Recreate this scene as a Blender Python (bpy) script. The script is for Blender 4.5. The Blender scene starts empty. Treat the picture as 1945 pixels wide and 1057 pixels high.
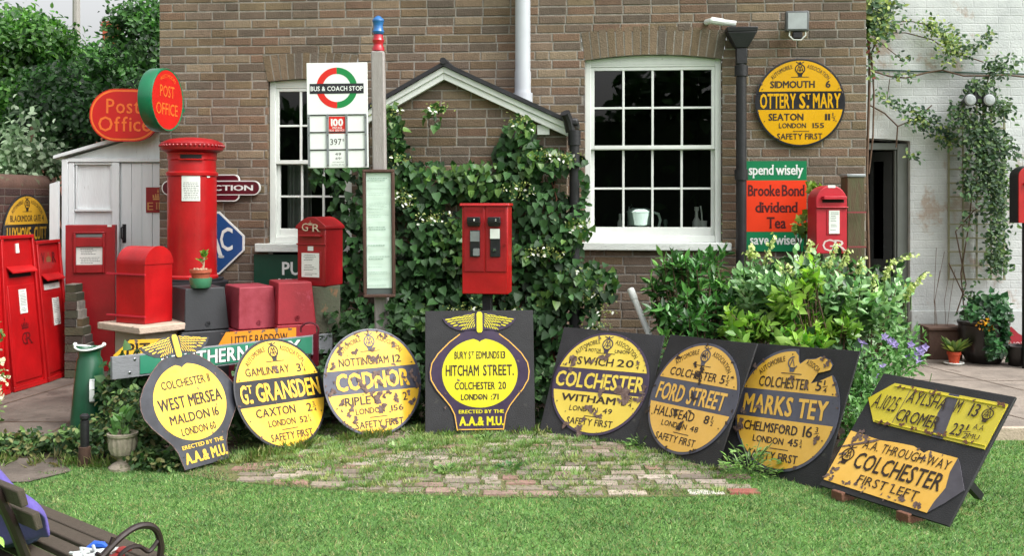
import bpy, math, random
import numpy as np
from mathutils import Vector, Matrix
R = math.radians
random.seed(7); rng = np.random.default_rng(11)
sc = bpy.context.scene; COL = sc.collection

# ---------------------------------------------------------------- camera, sky, sun
F, CX, HY, EYE = 2000.0, 972.5, 380.0, 1.67
cam = bpy.data.cameras.new('camera'); co = bpy.data.objects.new('camera', cam); COL.objects.link(co)
co.location = (0, 0, EYE); co.rotation_euler = (R(90), 0, 0)
cam.sensor_width = 36; cam.lens = 36 * F / 1945; cam.shift_y = -(528.5 - HY) / 1945
cam.clip_start = .05; cam.clip_end = 500
sc.camera = co
w = bpy.data.worlds.new('World'); sc.world = w; w.use_nodes = True
nt = w.node_tree; nt.nodes.clear()
sk = nt.nodes.new('ShaderNodeTexSky'); sk.sky_type = 'NISHITA'; sk.sun_disc = False
sk.sun_elevation = R(52); sk.sun_rotation = R(125); sk.dust_density = 7.0; sk.air_density = 1.2
hs = nt.nodes.new('ShaderNodeHueSaturation'); hs.inputs['Saturation'].default_value = .12; hs.inputs['Value'].default_value = 1.6
bg = nt.nodes.new('ShaderNodeBackground'); bg.inputs[1].default_value = .15
wo = nt.nodes.new('ShaderNodeOutputWorld')
nt.links.new(sk.outputs[0], hs.inputs['Color']); nt.links.new(hs.outputs[0], bg.inputs[0]); nt.links.new(bg.outputs[0], wo.inputs[0])
sl = bpy.data.lights.new('sun', 'SUN'); so = bpy.data.objects.new('sun', sl); COL.objects.link(so)
sl.energy = 1.2; sl.angle = R(25); sl.color = (1, .97, .92)
so.rotation_euler = Vector((-.75, .25, -.85)).to_track_quat('-Z', 'Y').to_euler()
sc.view_settings.view_transform = 'Standard'; sc.view_settings.look = 'None'
sc.view_settings.exposure = .30; sc.view_settings.gamma = 1; sc.view_settings.use_curve_mapping = False
sc.cycles.max_bounces = 6; sc.cycles.transparent_max_bounces = 12

# ---------------------------------------------------------------- helpers
def W(px, py, Y): return Vector(((px - CX) / F * Y, Y, EYE - (py - HY) / F * Y))
def G(px, py, z=0.0):
    Y = (EYE - z) * F / (py - HY); return Vector(((px - CX) / F * Y, Y, z))
def lin(h):
    c = [int(h[i:i + 2], 16) / 255 for i in (0, 2, 4)]
    return tuple(x / 12.92 if x <= .04045 else ((x + .055) / 1.055) ** 2.4 for x in c)
MATS = {}
def mat(name, col, rough=.5, var=.18, scale=6, bump=0, bscale=40, col2=None, metal=0, coat=0, attr=False, spec=.5, wear=None, wlo=.62, wsc=9, stretch=None, big=None):
    if name in MATS: return MATS[name]
    if isinstance(col, str): col = lin(col)
    if isinstance(col2, str): col2 = lin(col2)
    m = bpy.data.materials.new(name); m.use_nodes = True; MATS[name] = m
    n = m.node_tree.nodes; l = m.node_tree.links; p = n['Principled BSDF']
    tc = n.new('ShaderNodeTexCoord'); src = tc.outputs['Object']
    if stretch:
        mp = n.new('ShaderNodeMapping'); mp.inputs['Scale'].default_value = stretch; l.new(src, mp.inputs[0]); src = mp.outputs[0]
    nz = n.new('ShaderNodeTexNoise'); nz.inputs['Scale'].default_value = scale; nz.inputs['Detail'].default_value = 6; nz.inputs['Roughness'].default_value = .65
    l.new(src, nz.inputs['Vector'])
    rp = n.new('ShaderNodeValToRGB'); rp.color_ramp.elements[0].position = .32; rp.color_ramp.elements[1].position = .68
    a = tuple(c * (1 - var) for c in col); b = col2 if col2 else tuple(min(c * (1 + var), .95) for c in col)
    rp.color_ramp.elements[0].color = (*a, 1); rp.color_ramp.elements[1].color = (*b, 1)
    l.new(nz.outputs[0], rp.inputs[0]); out = rp.outputs[0]
    if attr:
        at = n.new('ShaderNodeAttribute'); at.attribute_name = 'Col'
        mx = n.new('ShaderNodeMix'); mx.data_type = 'RGBA'; mx.blend_type = 'MULTIPLY'; mx.inputs[0].default_value = 1
        l.new(out, mx.inputs[6]); l.new(at.outputs['Color'], mx.inputs[7]); out = mx.outputs[2]
    if big:
        n3 = n.new('ShaderNodeTexNoise'); n3.inputs['Scale'].default_value = big[0]; n3.inputs['Detail'].default_value = 5; n3.inputs['Roughness'].default_value = .6
        l.new(tc.outputs['Object'], n3.inputs['Vector']); r3 = n.new('ShaderNodeMapRange'); r3.inputs[1].default_value = .3; r3.inputs[2].default_value = .7; r3.inputs[3].default_value = 1 - big[1]; r3.inputs[4].default_value = 1 + big[1] * .5
        l.new(n3.outputs[0], r3.inputs[0]); m3 = n.new('ShaderNodeMix'); m3.data_type = 'RGBA'; m3.blend_type = 'MULTIPLY'; m3.inputs[0].default_value = 1
        l.new(out, m3.inputs[6]); l.new(r3.outputs[0], m3.inputs[7]); out = m3.outputs[2]
    if wear:
        if isinstance(wear, str): wear = lin(wear)
        n2 = n.new('ShaderNodeTexNoise'); n2.inputs['Scale'].default_value = wsc; n2.inputs['Detail'].default_value = 8; n2.inputs['Roughness'].default_value = .7
        l.new(src, n2.inputs['Vector'])
        r2 = n.new('ShaderNodeValToRGB'); r2.color_ramp.elements[0].position = wlo; r2.color_ramp.elements[1].position = wlo + .06
        l.new(n2.outputs[0], r2.inputs[0])
        m2 = n.new('ShaderNodeMix'); m2.data_type = 'RGBA'; m2.inputs[7].default_value = (*wear, 1)
        l.new(r2.outputs[0], m2.inputs[0]); l.new(out, m2.inputs[6]); out = m2.outputs[2]
    l.new(out, p.inputs['Base Color'])
    rr = n.new('ShaderNodeMapRange'); rr.inputs[3].default_value = max(rough - .08, .02); rr.inputs[4].default_value = min(rough + .1, 1)
    l.new(nz.outputs[0], rr.inputs[0]); l.new(rr.outputs[0], p.inputs['Roughness'])
    p.inputs['Metallic'].default_value = metal; p.inputs['Coat Weight'].default_value = coat; p.inputs['Specular IOR Level'].default_value = spec
    p.inputs['Coat Roughness'].default_value = .12
    if bump:
        bz = n.new('ShaderNodeTexNoise'); bz.inputs['Scale'].default_value = bscale; bz.inputs['Detail'].default_value = 5
        l.new(src, bz.inputs['Vector'])
        bp = n.new('ShaderNodeBump'); bp.inputs['Strength'].default_value = bump; bp.inputs['Distance'].default_value = .01
        l.new(bz.outputs[0], bp.inputs['Height']); l.new(bp.outputs[0], p.inputs['Normal'])
    return m
def leafmat(name, rough=.45, trans=.25):
    if name in MATS: return MATS[name]
    m = bpy.data.materials.new(name); m.use_nodes = True; MATS[name] = m
    n = m.node_tree.nodes; l = m.node_tree.links; p = n['Principled BSDF']
    at = n.new('ShaderNodeAttribute'); at.attribute_name = 'Col'
    l.new(at.outputs['Color'], p.inputs['Base Color']); p.inputs['Roughness'].default_value = rough
    t = n.new('ShaderNodeBsdfTranslucent'); g = n.new('ShaderNodeHueSaturation'); g.inputs['Value'].default_value = 1.3
    g.inputs['Saturation'].default_value = 1.15
    l.new(at.outputs['Color'], g.inputs['Color']); l.new(g.outputs[0], t.inputs[0])
    mx = n.new('ShaderNodeMixShader'); mx.inputs[0].default_value = trans
    l.new(p.outputs[0], mx.inputs[1]); l.new(t.outputs[0], mx.inputs[2]); l.new(mx.outputs[0], n['Material Output'].inputs[0])
    return m

FRONT = Matrix(((1, 0, 0, 0), (0, 0, -1, 0), (0, 1, 0, 0), (0, 0, 0, 1)))   # sign space (x right, y up, z out) -> x, -y, z
class MB:
    def __init__(s, M=None): s.v = []; s.f = []; s.mi = []; s.M = M or Matrix(); s.m = 0; s.col = None; s.vc = []
    def add(s, vs, fs):
        o = len(s.v)
        for q in vs:
            s.v.append(tuple(s.M @ Vector(q))); s.vc.append(s.col)
        for q in fs: s.f.append(tuple(o + i for i in q)); s.mi.append(s.m)
    def box(s, x0, x1, y0, y1, z0, z1):
        s.add([(x0, y0, z0), (x1, y0, z0), (x1, y1, z0), (x0, y1, z0), (x0, y0, z1), (x1, y0, z1), (x1, y1, z1), (x0, y1, z1)],
              [(0, 3, 2, 1), (4, 5, 6, 7), (0, 1, 5, 4), (1, 2, 6, 5), (2, 3, 7, 6), (3, 0, 4, 7)])
    def frustum(s, a, b, z0, z1):   # a, b: (x0,x1,y0,y1) bottom and top
        s.add([(a[0], a[2], z0), (a[1], a[2], z0), (a[1], a[3], z0), (a[0], a[3], z0), (b[0], b[2], z1), (b[1], b[2], z1), (b[1], b[3], z1), (b[0], b[3], z1)],
              [(0, 3, 2, 1), (4, 5, 6, 7), (0, 1, 5, 4), (1, 2, 6, 5), (2, 3, 7, 6), (3, 0, 4, 7)])
    def poly(s, pts, z=0): s.add([(x, y, z) for x, y in pts], [tuple(range(len(pts)))])
    def prism(s, pts, z0, z1, cap=True):
        n = len(pts)
        s.add([(x, y, z0) for x, y in pts] + [(x, y, z1) for x, y in pts],
              [(i, (i + 1) % n, n + (i + 1) % n, n + i) for i in range(n)] + ([tuple(range(n - 1, -1, -1)), tuple(range(n, 2 * n))] if cap else []))
    def ring(s, cx, cy, r0, r1, z, a0=0, a1=360, n=40, ry=1):
        A = [R(a0 + (a1 - a0) * i / n) for i in range(n + 1)]
        s.add([(cx + r0 * math.cos(a), cy + r0 * ry * math.sin(a), z) for a in A] + [(cx + r1 * math.cos(a), cy + r1 * ry * math.sin(a), z) for a in A],
              [(i, n + 1 + i, n + 2 + i, i + 1) for i in range(n)])
    def rect(s, x0, x1, y0, y1, z): s.add([(x0, y0, z), (x1, y0, z), (x1, y1, z), (x0, y1, z)], [(0, 1, 2, 3)])
    def line(s, x0, y0, x1, y1, wd, z):
        d = Vector((x1 - x0, y1 - y0)); d.normalize(); p = Vector((-d.y, d.x)) * wd / 2
        s.add([(x0 - p.x, y0 - p.y, z), (x1 - p.x, y1 - p.y, z), (x1 + p.x, y1 + p.y, z), (x0 + p.x, y0 + p.y, z)], [(0, 1, 2, 3)])
    def tube(s, pts, r, n=8, cap=True):
        pts = [Vector(p) for p in pts]; rs = r if isinstance(r, (list, tuple)) else [r] * len(pts)
        V = []; Fs = []; up = None
        for i, p in enumerate(pts):
            t = (pts[min(i + 1, len(pts) - 1)] - pts[max(i - 1, 0)]).normalized()
            if up is None: up = t.orthogonal().normalized()
            up = (up - t * up.dot(t)).normalized(); b = t.cross(up)
            for k in range(n):
                a = 2 * math.pi * k / n; V.append(p + (up * math.cos(a) + b * math.sin(a)) * rs[i])
        for i in range(len(pts) - 1):
            for k in range(n):
                k2 = (k + 1) % n; Fs.append((i * n + k, i * n + k2, (i + 1) * n + k2, (i + 1) * n + k))
        if cap: Fs.append(tuple(range(n - 1, -1, -1))); Fs.append(tuple((len(pts) - 1) * n + k for k in range(n)))
        s.add(V, Fs)
    def lathe(s, prof, n=32, cx=0, cy=0, cap=True):
        V = [(cx + r * math.cos(2 * math.pi * k / n), cy + r * math.sin(2 * math.pi * k / n), z) for r, z in prof for k in range(n)]
        Fs = [(i * n + k, i * n + (k + 1) % n, (i + 1) * n + (k + 1) % n, (i + 1) * n + k) for i in range(len(prof) - 1) for k in range(n)]
        if cap: Fs.append(tuple(range(n - 1, -1, -1))); Fs.append(tuple((len(prof) - 1) * n + k for k in range(n)))
        s.add(V, Fs)
    def blob(s, cx, cy, r, z, seed=0, n=11, ax=1.0):
        g = random.Random(seed); n = n + 8; a1, a2, a3 = (6.28 * g.random() for _ in range(3)); rot = 3.14 * g.random(); P = []
        for i in range(n):
            a = 2 * math.pi * i / n; q = r * 1.22 * max(.72 + .26 * math.sin(2 * a + a1) + .22 * math.sin(3 * a + a2) + .14 * math.sin(7 * a + a3) + .16 * (g.random() - .5), .18)
            x, y = q * ax * math.cos(a), q * math.sin(a); P.append((cx + x * math.cos(rot) - y * math.sin(rot), cy + x * math.sin(rot) + y * math.cos(rot)))
        s.poly(P, z)
    def sphere(s, c, r, n=10, sz=1):
        P = [(r * math.sin(math.pi * i / n) + 1e-5, c[2] - r * sz * math.cos(math.pi * i / n)) for i in range(n + 1)]
        s.lathe(P, n * 2, c[0], c[1])
    def build(s, name, mats, parent=None, bev=0, sm=True):
        me = bpy.data.meshes.new(name); me.from_pydata(s.v, [], s.f)
        for m in (mats if isinstance(mats, (list, tuple)) else [mats]): me.materials.append(m)
        me.polygons.foreach_set('material_index', s.mi)
        if any(c is not None for c in s.vc):
            ca = me.color_attributes.new('Col', 'FLOAT_COLOR', 'POINT')
            ca.data.foreach_set('color', np.array([(*(c or (1, 1, 1)), 1) for c in s.vc], 'f').ravel())
        me.update()
        if sm: me.shade_smooth(); me.set_sharp_from_angle(angle=R(32))
        o = bpy.data.objects.new(name, me); COL.objects.link(o)
        if parent is not None: o.parent = parent
        if bev:
            b = o.modifiers.new('bevel', 'BEVEL'); b.width = bev; b.segments = 2; b.limit_method = 'ANGLE'; b.angle_limit = R(40)
        return o
def smooth(pts, n=5):
    P = [Vector(p) for p in pts]; o = []
    for i in range(len(P) - 1):
        a, b, c, d = P[max(i - 1, 0)], P[i], P[i + 1], P[min(i + 2, len(P) - 1)]
        for k in range(n):
            t = k / n; o.append(.5 * ((2 * b) + (c - a) * t + (2 * a - 5 * b + 4 * c - d) * t * t + (3 * b - a - 3 * c + d) * t ** 3))
    return o + [P[-1]]
def tag(o, label=None, cat=None, group=None, kind=None):
    if label: o['label'] = label
    if cat: o['category'] = cat
    if group: o['group'] = group
    if kind: o['kind'] = kind
    return o
def thing(name, label, cat, loc=(0, 0, 0), rz=0, group=None, M=None):
    o = bpy.data.objects.new(name, None); COL.objects.link(o); o.empty_display_size = .1
    if M is not None: o.matrix_world = M
    else: o.location = loc; o.rotation_euler = (0, 0, rz)
    return tag(o, label, cat, group)
def pose(X, Y, Z, yaw, lean, roll=0, dy=0):
    r = Vector((math.cos(yaw), math.sin(yaw), 0)); bk = Vector((-math.sin(yaw), math.cos(yaw), 0))
    u = Vector((0, 0, math.cos(lean))) + bk * math.sin(lean)
    r2 = r * math.cos(roll) + u * math.sin(roll); u2 = u * math.cos(roll) - r * math.sin(roll); n = r2.cross(u2)
    M = Matrix(((r2.x, u2.x, n.x, X), (r2.y, u2.y, n.y, Y), (r2.z, u2.z, n.z, Z), (0, 0, 0, 1)))
    return M @ Matrix.Translation((0, dy, 0))

# ---------------------------------------------------------------- lettering
GC = {}
def glyph(ch, bold=0):
    k = (ch, 0)
    if k in GC: return GC[k]
    c = bpy.data.curves.new('g', 'FONT'); c.body = ch; c.size = 1; c.resolution_u = 2
    o = bpy.data.objects.new('g', c); m = o.to_mesh()
    v = [(p.co.x, p.co.y) for p in m.vertices]; f = [tuple(p.vertices) for p in m.polygons]
    o.to_mesh_clear(); bpy.data.objects.remove(o); bpy.data.curves.remove(c)
    GC[k] = (v, f); return GC[k]
def capH(bold):
    v = glyph('H', bold)[0]; return max(y for x, y in v), min(y for x, y in v)
def layout(s, bold, gap):
    x = 0; out = []
    for ch in s:
        if ch == ' ': x += .30; continue
        v, f = glyph(ch, bold); a = min(p[0] for p in v); b = max(p[0] for p in v)
        out.append((x - a, v, f)); x += b - a + gap
    return out, x - gap
def serifs(v, f):
    top = max(p[1] for p in v); bot = min(p[1] for p in v); res = []
    for yy, yb, d in ((bot, bot + .012, 1), (top, top - .012, -1), (0, .012, 1), (.53, .53 - .012, -1)):
        seg = []
        for t in f:
            for k in range(1, len(t) - 1):
                tri = [v[t[0]], v[t[k]], v[t[k + 1]]]; xs = []
                for i in range(3):
                    p, q = tri[i], tri[(i + 1) % 3]
                    if (p[1] - yb) * (q[1] - yb) < 0: xs.append(p[0] + (q[0] - p[0]) * (yb - p[1]) / (q[1] - p[1]))
                if len(xs) == 2: seg.append((min(xs), max(xs)))
        seg.sort(); mg = []
        for a, b in seg:
            if mg and a <= mg[-1][1] + 1e-4: mg[-1][1] = max(b, mg[-1][1])
            else: mg.append([a, b])
        near = [p for p in v if abs(p[1] - yy) < .006]
        for a, b in mg:
            if b - a < .2 and sum(1 for p in near if a - .02 <= p[0] <= b + .02) >= 2: res.append((a - .05, b + .05, min(yy, yy + d * .05), max(yy, yy + d * .05)))
    return res
def text(mb, s, x0, x1, y0, y1, z, bold=0.0, gap=.1, serif=False):
    out, wd = layout(s, bold, gap); h1, h0 = capH(bold); sx = (x1 - x0) / wd; sy = (y1 - y0) / (h1 - h0)
    q = [(0, 0)] if bold < .003 else [(-1, -.6), (1, -.6), (-1, .6), (1, .6), (0, 0)]
    for ox, v, f in out:
        for i, (a, b) in enumerate(q):
            mb.add([(x0 + (p[0] + ox + a * bold) * sx, y0 + (p[1] - h0 + b * bold) * sy, z + i * .00004) for p in v], f)
        if serif:
            for a, b, c, d in serifs(v, f): mb.rect(x0 + (a + ox) * sx, x0 + (b + ox) * sx, y0 + (c - h0) * sy, y0 + (d - h0) * sy, z + .0002)
def arctext(mb, s, r, a0, a1, h, z, bold=.0, gap=.1, cx=0, cy=0):
    out, wd = layout(s, bold, gap); h1, h0 = capH(bold); sy = h / (h1 - h0)
    for ox, v, f in out:
        for i, d in enumerate((-bold, bold) if bold else (0,)):
            V = []
            for p in v:
                a = R(a0 + (a1 - a0) * (p[0] + d + ox) / wd); rr = r + (p[1] - h0) * sy
                V.append((cx + rr * math.cos(a), cy + rr * math.sin(a), z + i * .00005))
            mb.add(V, f)
def frac(mb, n, d, x, y0, y1, z, bold=0.0):
    h = y1 - y0; wd = h * .5
    text(mb, n, x + wd * .25, x + wd * (.48 if n == '1' else .85), y0 + h * .60, y1 + h * .10, z, .012)
    text(mb, d, x + wd * .35, x + wd * 1.05, y0 - h * .10, y0 + h * .36, z, .012)
    mb.line(x, y0 + h * .40, x + wd * 1.15, y0 + h * .55, h * .06, z + .0003)
def scribble(mb, x0, x1, y0, y1, rows, z, seed, dens=.8, th=.35):
    g = random.Random(seed); hh = (y1 - y0) / rows
    for i in range(rows):
        if g.random() > dens: continue
        x = x0 + (x1 - x0) * g.random() * .1; y = y1 - hh * (i + .7); e = x0 + (x1 - x0) * (.55 + .45 * g.random())
        while x < e:
            wl = (x1 - x0) * (.03 + .09 * g.random()); mb.rect(x, min(x + wl, x1), y, y + hh * th, z); x += wl + (x1 - x0) * .02

# ---------------------------------------------------------------- leaves
LT = {'oval': ([(0, 0, 0), (-.26, .28, .07), (-.25, .62, .07), (0, 1, -.04), (.25, .62, .07), (.26, .28, .07)], [(0, 5, 4, 3), (0, 3, 2, 1)]),
      'heart': ([(0, .08, 0), (-.40, .12, .09), (-.36, .5, .1), (0, 1, -.1), (.36, .5, .1), (.40, .12, .09)], [(0, 5, 4, 3), (0, 3, 2, 1)]),
      'lance': ([(0, 0, 0), (-.13, .35, .04), (-.12, .65, .03), (0, 1, -.06), (.12, .65, .03), (.13, .35, .04)], [(0, 5, 4, 3), (0, 3, 2, 1)]),
      'tri': ([(-.5, 0, 0), (.5, 0, 0), (0, 1, .25)], [(0, 1, 2)])}
def nrm(a): return a / (np.linalg.norm(a, axis=1, keepdims=True) + 1e-9)
def leafmesh(name, P, N, T, S, C, m, parent=None, shape='oval'):
    P, N, T, S, C = (np.asarray(a, float) for a in (P, N, T, S, C))
    tv, tf = LT[shape]; tv = np.array(tv); n = len(P)
    T = nrm(T); B = nrm(np.cross(T, N)); N = np.cross(B, T)
    V = P[:, None] + S[:, None, None] * (tv[None, :, :1] * B[:, None] + tv[None, :, 1:2] * T[:, None] + tv[None, :, 2:] * N[:, None])
    k = len(tv); fv = len(tf[0]); nf = len(tf)
    idx = (np.arange(n)[:, None, None] * k + np.array(tf)[None]).reshape(-1)
    me = bpy.data.meshes.new(name); me.vertices.add(n * k); me.vertices.foreach_set('co', V.reshape(-1))
    me.loops.add(len(idx)); me.loops.foreach_set('vertex_index', idx)
    me.polygons.add(n * nf); me.polygons.foreach_set('loop_start', np.arange(n * nf) * fv)
    me.update(calc_edges=True)
    ca = me.color_attributes.new('Col', 'FLOAT_COLOR', 'POINT')
    cc = np.concatenate([np.repeat(C, k, 0), np.ones((n * k, 1))], 1); ca.data.foreach_set('color', cc.astype('f').ravel())
    me.materials.append(m); o = bpy.data.objects.new(name, me); COL.objects.link(o)
    if parent is not None: o.parent = parent
    return o
def pal(n, cols, j=.25):
    c = np.array([lin(x) if isinstance(x, str) else x for x in cols])[rng.integers(0, len(cols), n)]
    return np.clip(c * (1 + j * rng.normal(size=(n, 1))), .004, .9)
def inblobs(blobs, n, shell=.5):
    "blobs: (px,py,rx,ry,Y,dy) in pixels at distance Y -> n world points in the ellipsoids, weighted by area"
    a = np.array([b[2] * b[3] for b in blobs], float); k = rng.choice(len(blobs), n, p=a / a.sum())
    d = nrm(rng.normal(size=(n, 3))) * (rng.random((n, 1)) ** shell); B = np.array(blobs, float)[k]; Y = B[:, 4]
    c = np.stack([(B[:, 0] - CX) / F * Y, Y, EYE - (B[:, 1] - HY) / F * Y], 1)
    return c + d * np.stack([B[:, 2] / F * Y, B[:, 5], B[:, 3] / F * Y], 1), d
def rosettes(tips, axes, nl, size, cols, spread=(35, 80), step=.02):
    P = []; N = []; T = []; S = []; C = []
    for p, a in zip(tips, axes):
        a = Vector(a).normalized(); u = a.orthogonal().normalized(); v = a.cross(u); c0 = pal(1, cols, .18)[0]
        ph = random.random() * 6
        for i in range(nl):
            f = i / nl; an = ph + i * 2.4; rad = u * math.cos(an) + v * math.sin(an); el = R(spread[0] + (spread[1] - spread[0]) * f + random.uniform(-12, 12))
            t = a * math.cos(el) + rad * math.sin(el) + Vector((0, 0, -.25 * f)); P.append(Vector(p) - a * (i * step)); T.append(t)
            N.append(a * math.sin(el) - rad * math.cos(el)); S.append(size * random.uniform(.55, 1.1) * (.75 + .35 * f)); C.append(c0 * random.uniform(.8, 1.2) * (1.25 - .45 * f))
    return P, N, T, S, C
# ---------------------------------------------------------------- materials
M = dict(
 brick=mat('brick', (1, 1, 1), .88, .34, 17, .7, 80, attr=True, big=(1.3, .28)),
 mortar=mat('mortar', '948e85', .95, .28, 14, .8, 120, big=(1.3, .28)),
 white=mat('white_paint', 'dfe3de', .42, .06, 5, .15, 60, wear='a9a79c', wlo=.66, wsc=14),
 whiteold=mat('flaking_white_paint', 'd2d8d2', .6, .1, 9, .5, 40, wear='8d8a80', wlo=.6, wsc=22, stretch=(1, 1, 6)),
 shed=mat('shed_white_paint', 'dadedf', .55, .06, 3, .25, 30, wear='97938c', wlo=.64, wsc=8, stretch=(3, 3, .5)),
 black=mat('black_iron', '1d1d20', .5, .3, 9, .2, 50),
 slate=mat('dark_slate', '26262a', .7, .3, 8, .4, 40),
 board=mat('black_board', '29292c', .7, .2, 5, .3, 120, wear='44433f', wlo=.62, wsc=7, big=(2.5, .3)),
 yellow=mat('yellow_enamel', 'ebb628', .16, .10, 2.2, col2='efc452', coat=.3, wear='9a7a2c', wlo=.72, wsc=12),
 lime=mat('lime_yellow_enamel', 'd6cc2a', .18, .08, 3, col2='dfd63e', coat=.3, wear='9a8f2c', wlo=.74, wsc=12),
 amber=mat('amber_enamel', 'e9b342', .2, .10, 2.2, col2='efc062', coat=.25, wear='94683a', wlo=.70, wsc=11),
 enblack=mat('black_enamel', '222227', .28, .25, 8, coat=.3, wear='4a433f', wlo=.68, wsc=14),
 plum=mat('plum_enamel', '3d3148', .3, .2, 8, coat=.3, wear='5c4a48', wlo=.66, wsc=12),
 slateen=mat('faded_slate_enamel', '4d4e5c', .3, .2, 7, coat=.3, wear='5c4a48', wlo=.68, wsc=12),
 ink=mat('dark_lettering', '33271f', .4, .3, 20),
 rust=mat('rust', '5e4640', .85, .35, 30, .4, 90, col2='7d6a64'),
 rustor=mat('orange_rust', '8a5a3c', .85, .35, 30, .4, 90, col2='5a4038'),
 red=mat('red_gloss', 'ad0d12', .38, .14, 4, .14, 40, coat=.15, big=(3.5, .22), wear='6e0a10', wlo=.68, wsc=16),
 redold=mat('faded_red', '96202c', .55, .14, 5, .1, 60, big=(4, .2), wear='a43c4c', wlo=.58, wsc=6),
 reddk=mat('deep_red', '950c15', .45, .16, 4, .15, 40, coat=.1, big=(3, .25), wear='5e0a10', wlo=.66, wsc=14),
 white2=mat('white_enamel', 'e4e8e4', .3, .04, 4, coat=.2),
 paper=mat('paper', 'd8dcd6', .6, .05, 8),
 mint=mat('mint_paper', 'c8dccf', .5, .05, 6, .2, 14, stretch=(.4, 1, 3)),
 textgrey=mat('printed_text', '6d7672', .8, .2, 20),
 green=mat('green_enamel', '0f6a46', .32, .12, 6, coat=.2),
 greendk=mat('dark_green_enamel', '12402f', .4, .15, 6),
 teal=mat('faded_green_enamel', '4a9478', .3, .14, 5, coat=.2, col2='2f7f62'),
 blue=mat('blue_enamel', '234f86', .3, .1, 5, coat=.2),
 maroon=mat('maroon_enamel', '571321', .3, .12, 5, coat=.2),
 orange=mat('orange_enamel', 'ea3a10', .4, .05, 4),
 oranglet=mat('orange_lettering', 'f0702a', .4, .1, 6),
 steel=mat('weathered_steel', '8b9092', .4, .15, 12, .1, 60, metal=.4),
 oak=mat('weathered_post', 'aaa4a0', .8, .15, 6, .6, 30, stretch=(8, 8, 1), col2='8f8985'),
 brown=mat('dark_wood', '4a3228', .6, .25, 8, .4, 30, stretch=(6, 6, 1)),
 benchwood=mat("bench_wood", "564c40", .75, .2, 7, .6, 40, stretch=(8, 8, 8), col2="453c32"),
 concrete=mat('concrete', '8c8279', .9, .18, 5, .5, 60, col2='a1978c', wear='6d645c', wlo=.6, wsc=4),
 stone=mat('stone', 'b5a391', .85, .15, 9, .5, 60, wear='7c7263', wlo=.62, wsc=10),
 terra=mat('terracotta', 'a8543a', .8, .15, 10, .3, 60, wear='8d7d6a', wlo=.62, wsc=10),
 soil=mat('soil', '3a2e24', .95, .3, 12, 1, 40),
 dark=mat('dark_interior', '141414', .9, .2, 5),
 stem=mat('bark', '5a4636', .85, .3, 14, .5, 50),
 chrome=mat('bright_metal', 'c9ccd0', .18, .05, 5, metal=1),
)
def glassmat():
    m = bpy.data.materials.new('window_glass'); m.use_nodes = True; n = m.node_tree.nodes; l = m.node_tree.links
    n.remove(n['Principled BSDF']); t = n.new('ShaderNodeBsdfTransparent'); t.inputs[0].default_value = (.95, .97, .96, 1)
    g = n.new('ShaderNodeBsdfGlossy'); g.inputs['Roughness'].default_value = .01
    f = n.new('ShaderNodeFresnel'); f.inputs[0].default_value = 1.75
    nz = n.new('ShaderNodeTexNoise'); nz.inputs['Scale'].default_value = 3; bp = n.new('ShaderNodeBump'); bp.inputs['Strength'].default_value = .03
    l.new(nz.outputs[0], bp.inputs['Height']); l.new(bp.outputs[0], g.inputs['Normal'])
    mx = n.new('ShaderNodeMixShader'); l.new(f.outputs[0], mx.inputs[0]); l.new(t.outputs[0], mx.inputs[1]); l.new(g.outputs[0], mx.inputs[2])
    l.new(mx.outputs[0], n['Material Output'].inputs[0]); return m
M['glass'] = glassmat()

# ---------------------------------------------------------------- ground
b = MB(); b.rect(-120, 120, -60, 160, 0)
lawn = b.build('lawn', mat('lawn_ground', '4f7a36', .95, .3, 3, .8, 60, col2='5e863e', wear='8a8a58', wlo=.6, wsc=2.2)); tag(lawn, kind='structure')
BED = [(-3.6, 6.75), (-2.2, 6.6), (-1.7, 6.75), (-1.3, 7.3), (-.7, 7.55), (.5, 7.6), (1.1, 7.2), (1.45, 6.75), (1.9, 6.25), (2.25, 6.4), (2.7, 7.1), (3.4, 7.6), (3.4, 10.5), (-3.6, 10.5)]
b = MB(); b.poly(BED, .006); tag(b.build('soil', M['soil']), kind='structure')
# raised paving left and right
b = MB(); b.box(-9, -2.75, 7.08, 12, -.2, .10)
b2 = MB()
pav = mat('patio_slabs', '7a7067', .85, .2, 3, .5, 40, col2='9a8f84', wear='6b5f57', wlo=.58, wsc=3)
tag(b.build('patio', mat('worn_patio', '5f564e', .85, .25, 4, .5, 40, col2='736960', wear='4d443d', wlo=.57, wsc=3, big=(1.5, .2)), bev=.015), kind='structure')
b = MB(); b.box(2.75, 12, 7.35, 12, -.2, .08)
tag(b.build('patio', pav, bev=.012), kind='structure')
b = MB(); g = random.Random(5)
for i in range(14):
    x0 = 2.76 + i * .46
    b.box(x0, x0 + .45, 7.30, 7.348, -.1, .085 + g.random() * .006)
tag(b.build('kerb', M['stone'], bev=.008), kind='structure')
b = MB(); b.poly([(-5, 6.15), (-2.85, 6.2), (-2.7, 6.45), (-2.9, 6.75), (-5, 6.85)], .008); tag(b.build('path', MATS['worn_patio']), kind='structure')
joint = mat('slab_joint', '5b4a3c', .95, .2, 20)
b = MB()
for q in ([(2.9, 10.2), (3.75, 7.5)], [(3.8, 10.6), (4.6, 7.4)], [(2.8, 9.3), (8, 9.1)]): b.line(*q[0], *q[1], .012, .0835)
for q in ([(-5.5, 7.45), (-2.8, 7.42)], [(-3.7, 7.1), (-3.75, 7.44)], [(-4.4, 7.1), (-4.42, 7.44)], [(-3.1, 7.1), (-3.12, 7.43)], [(-4, 7.46), (-3.6, 9.8)]): b.line(*q[0], *q[1], .014, .1035)
tag(b.build('paving_joints', joint), kind='structure')

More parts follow.
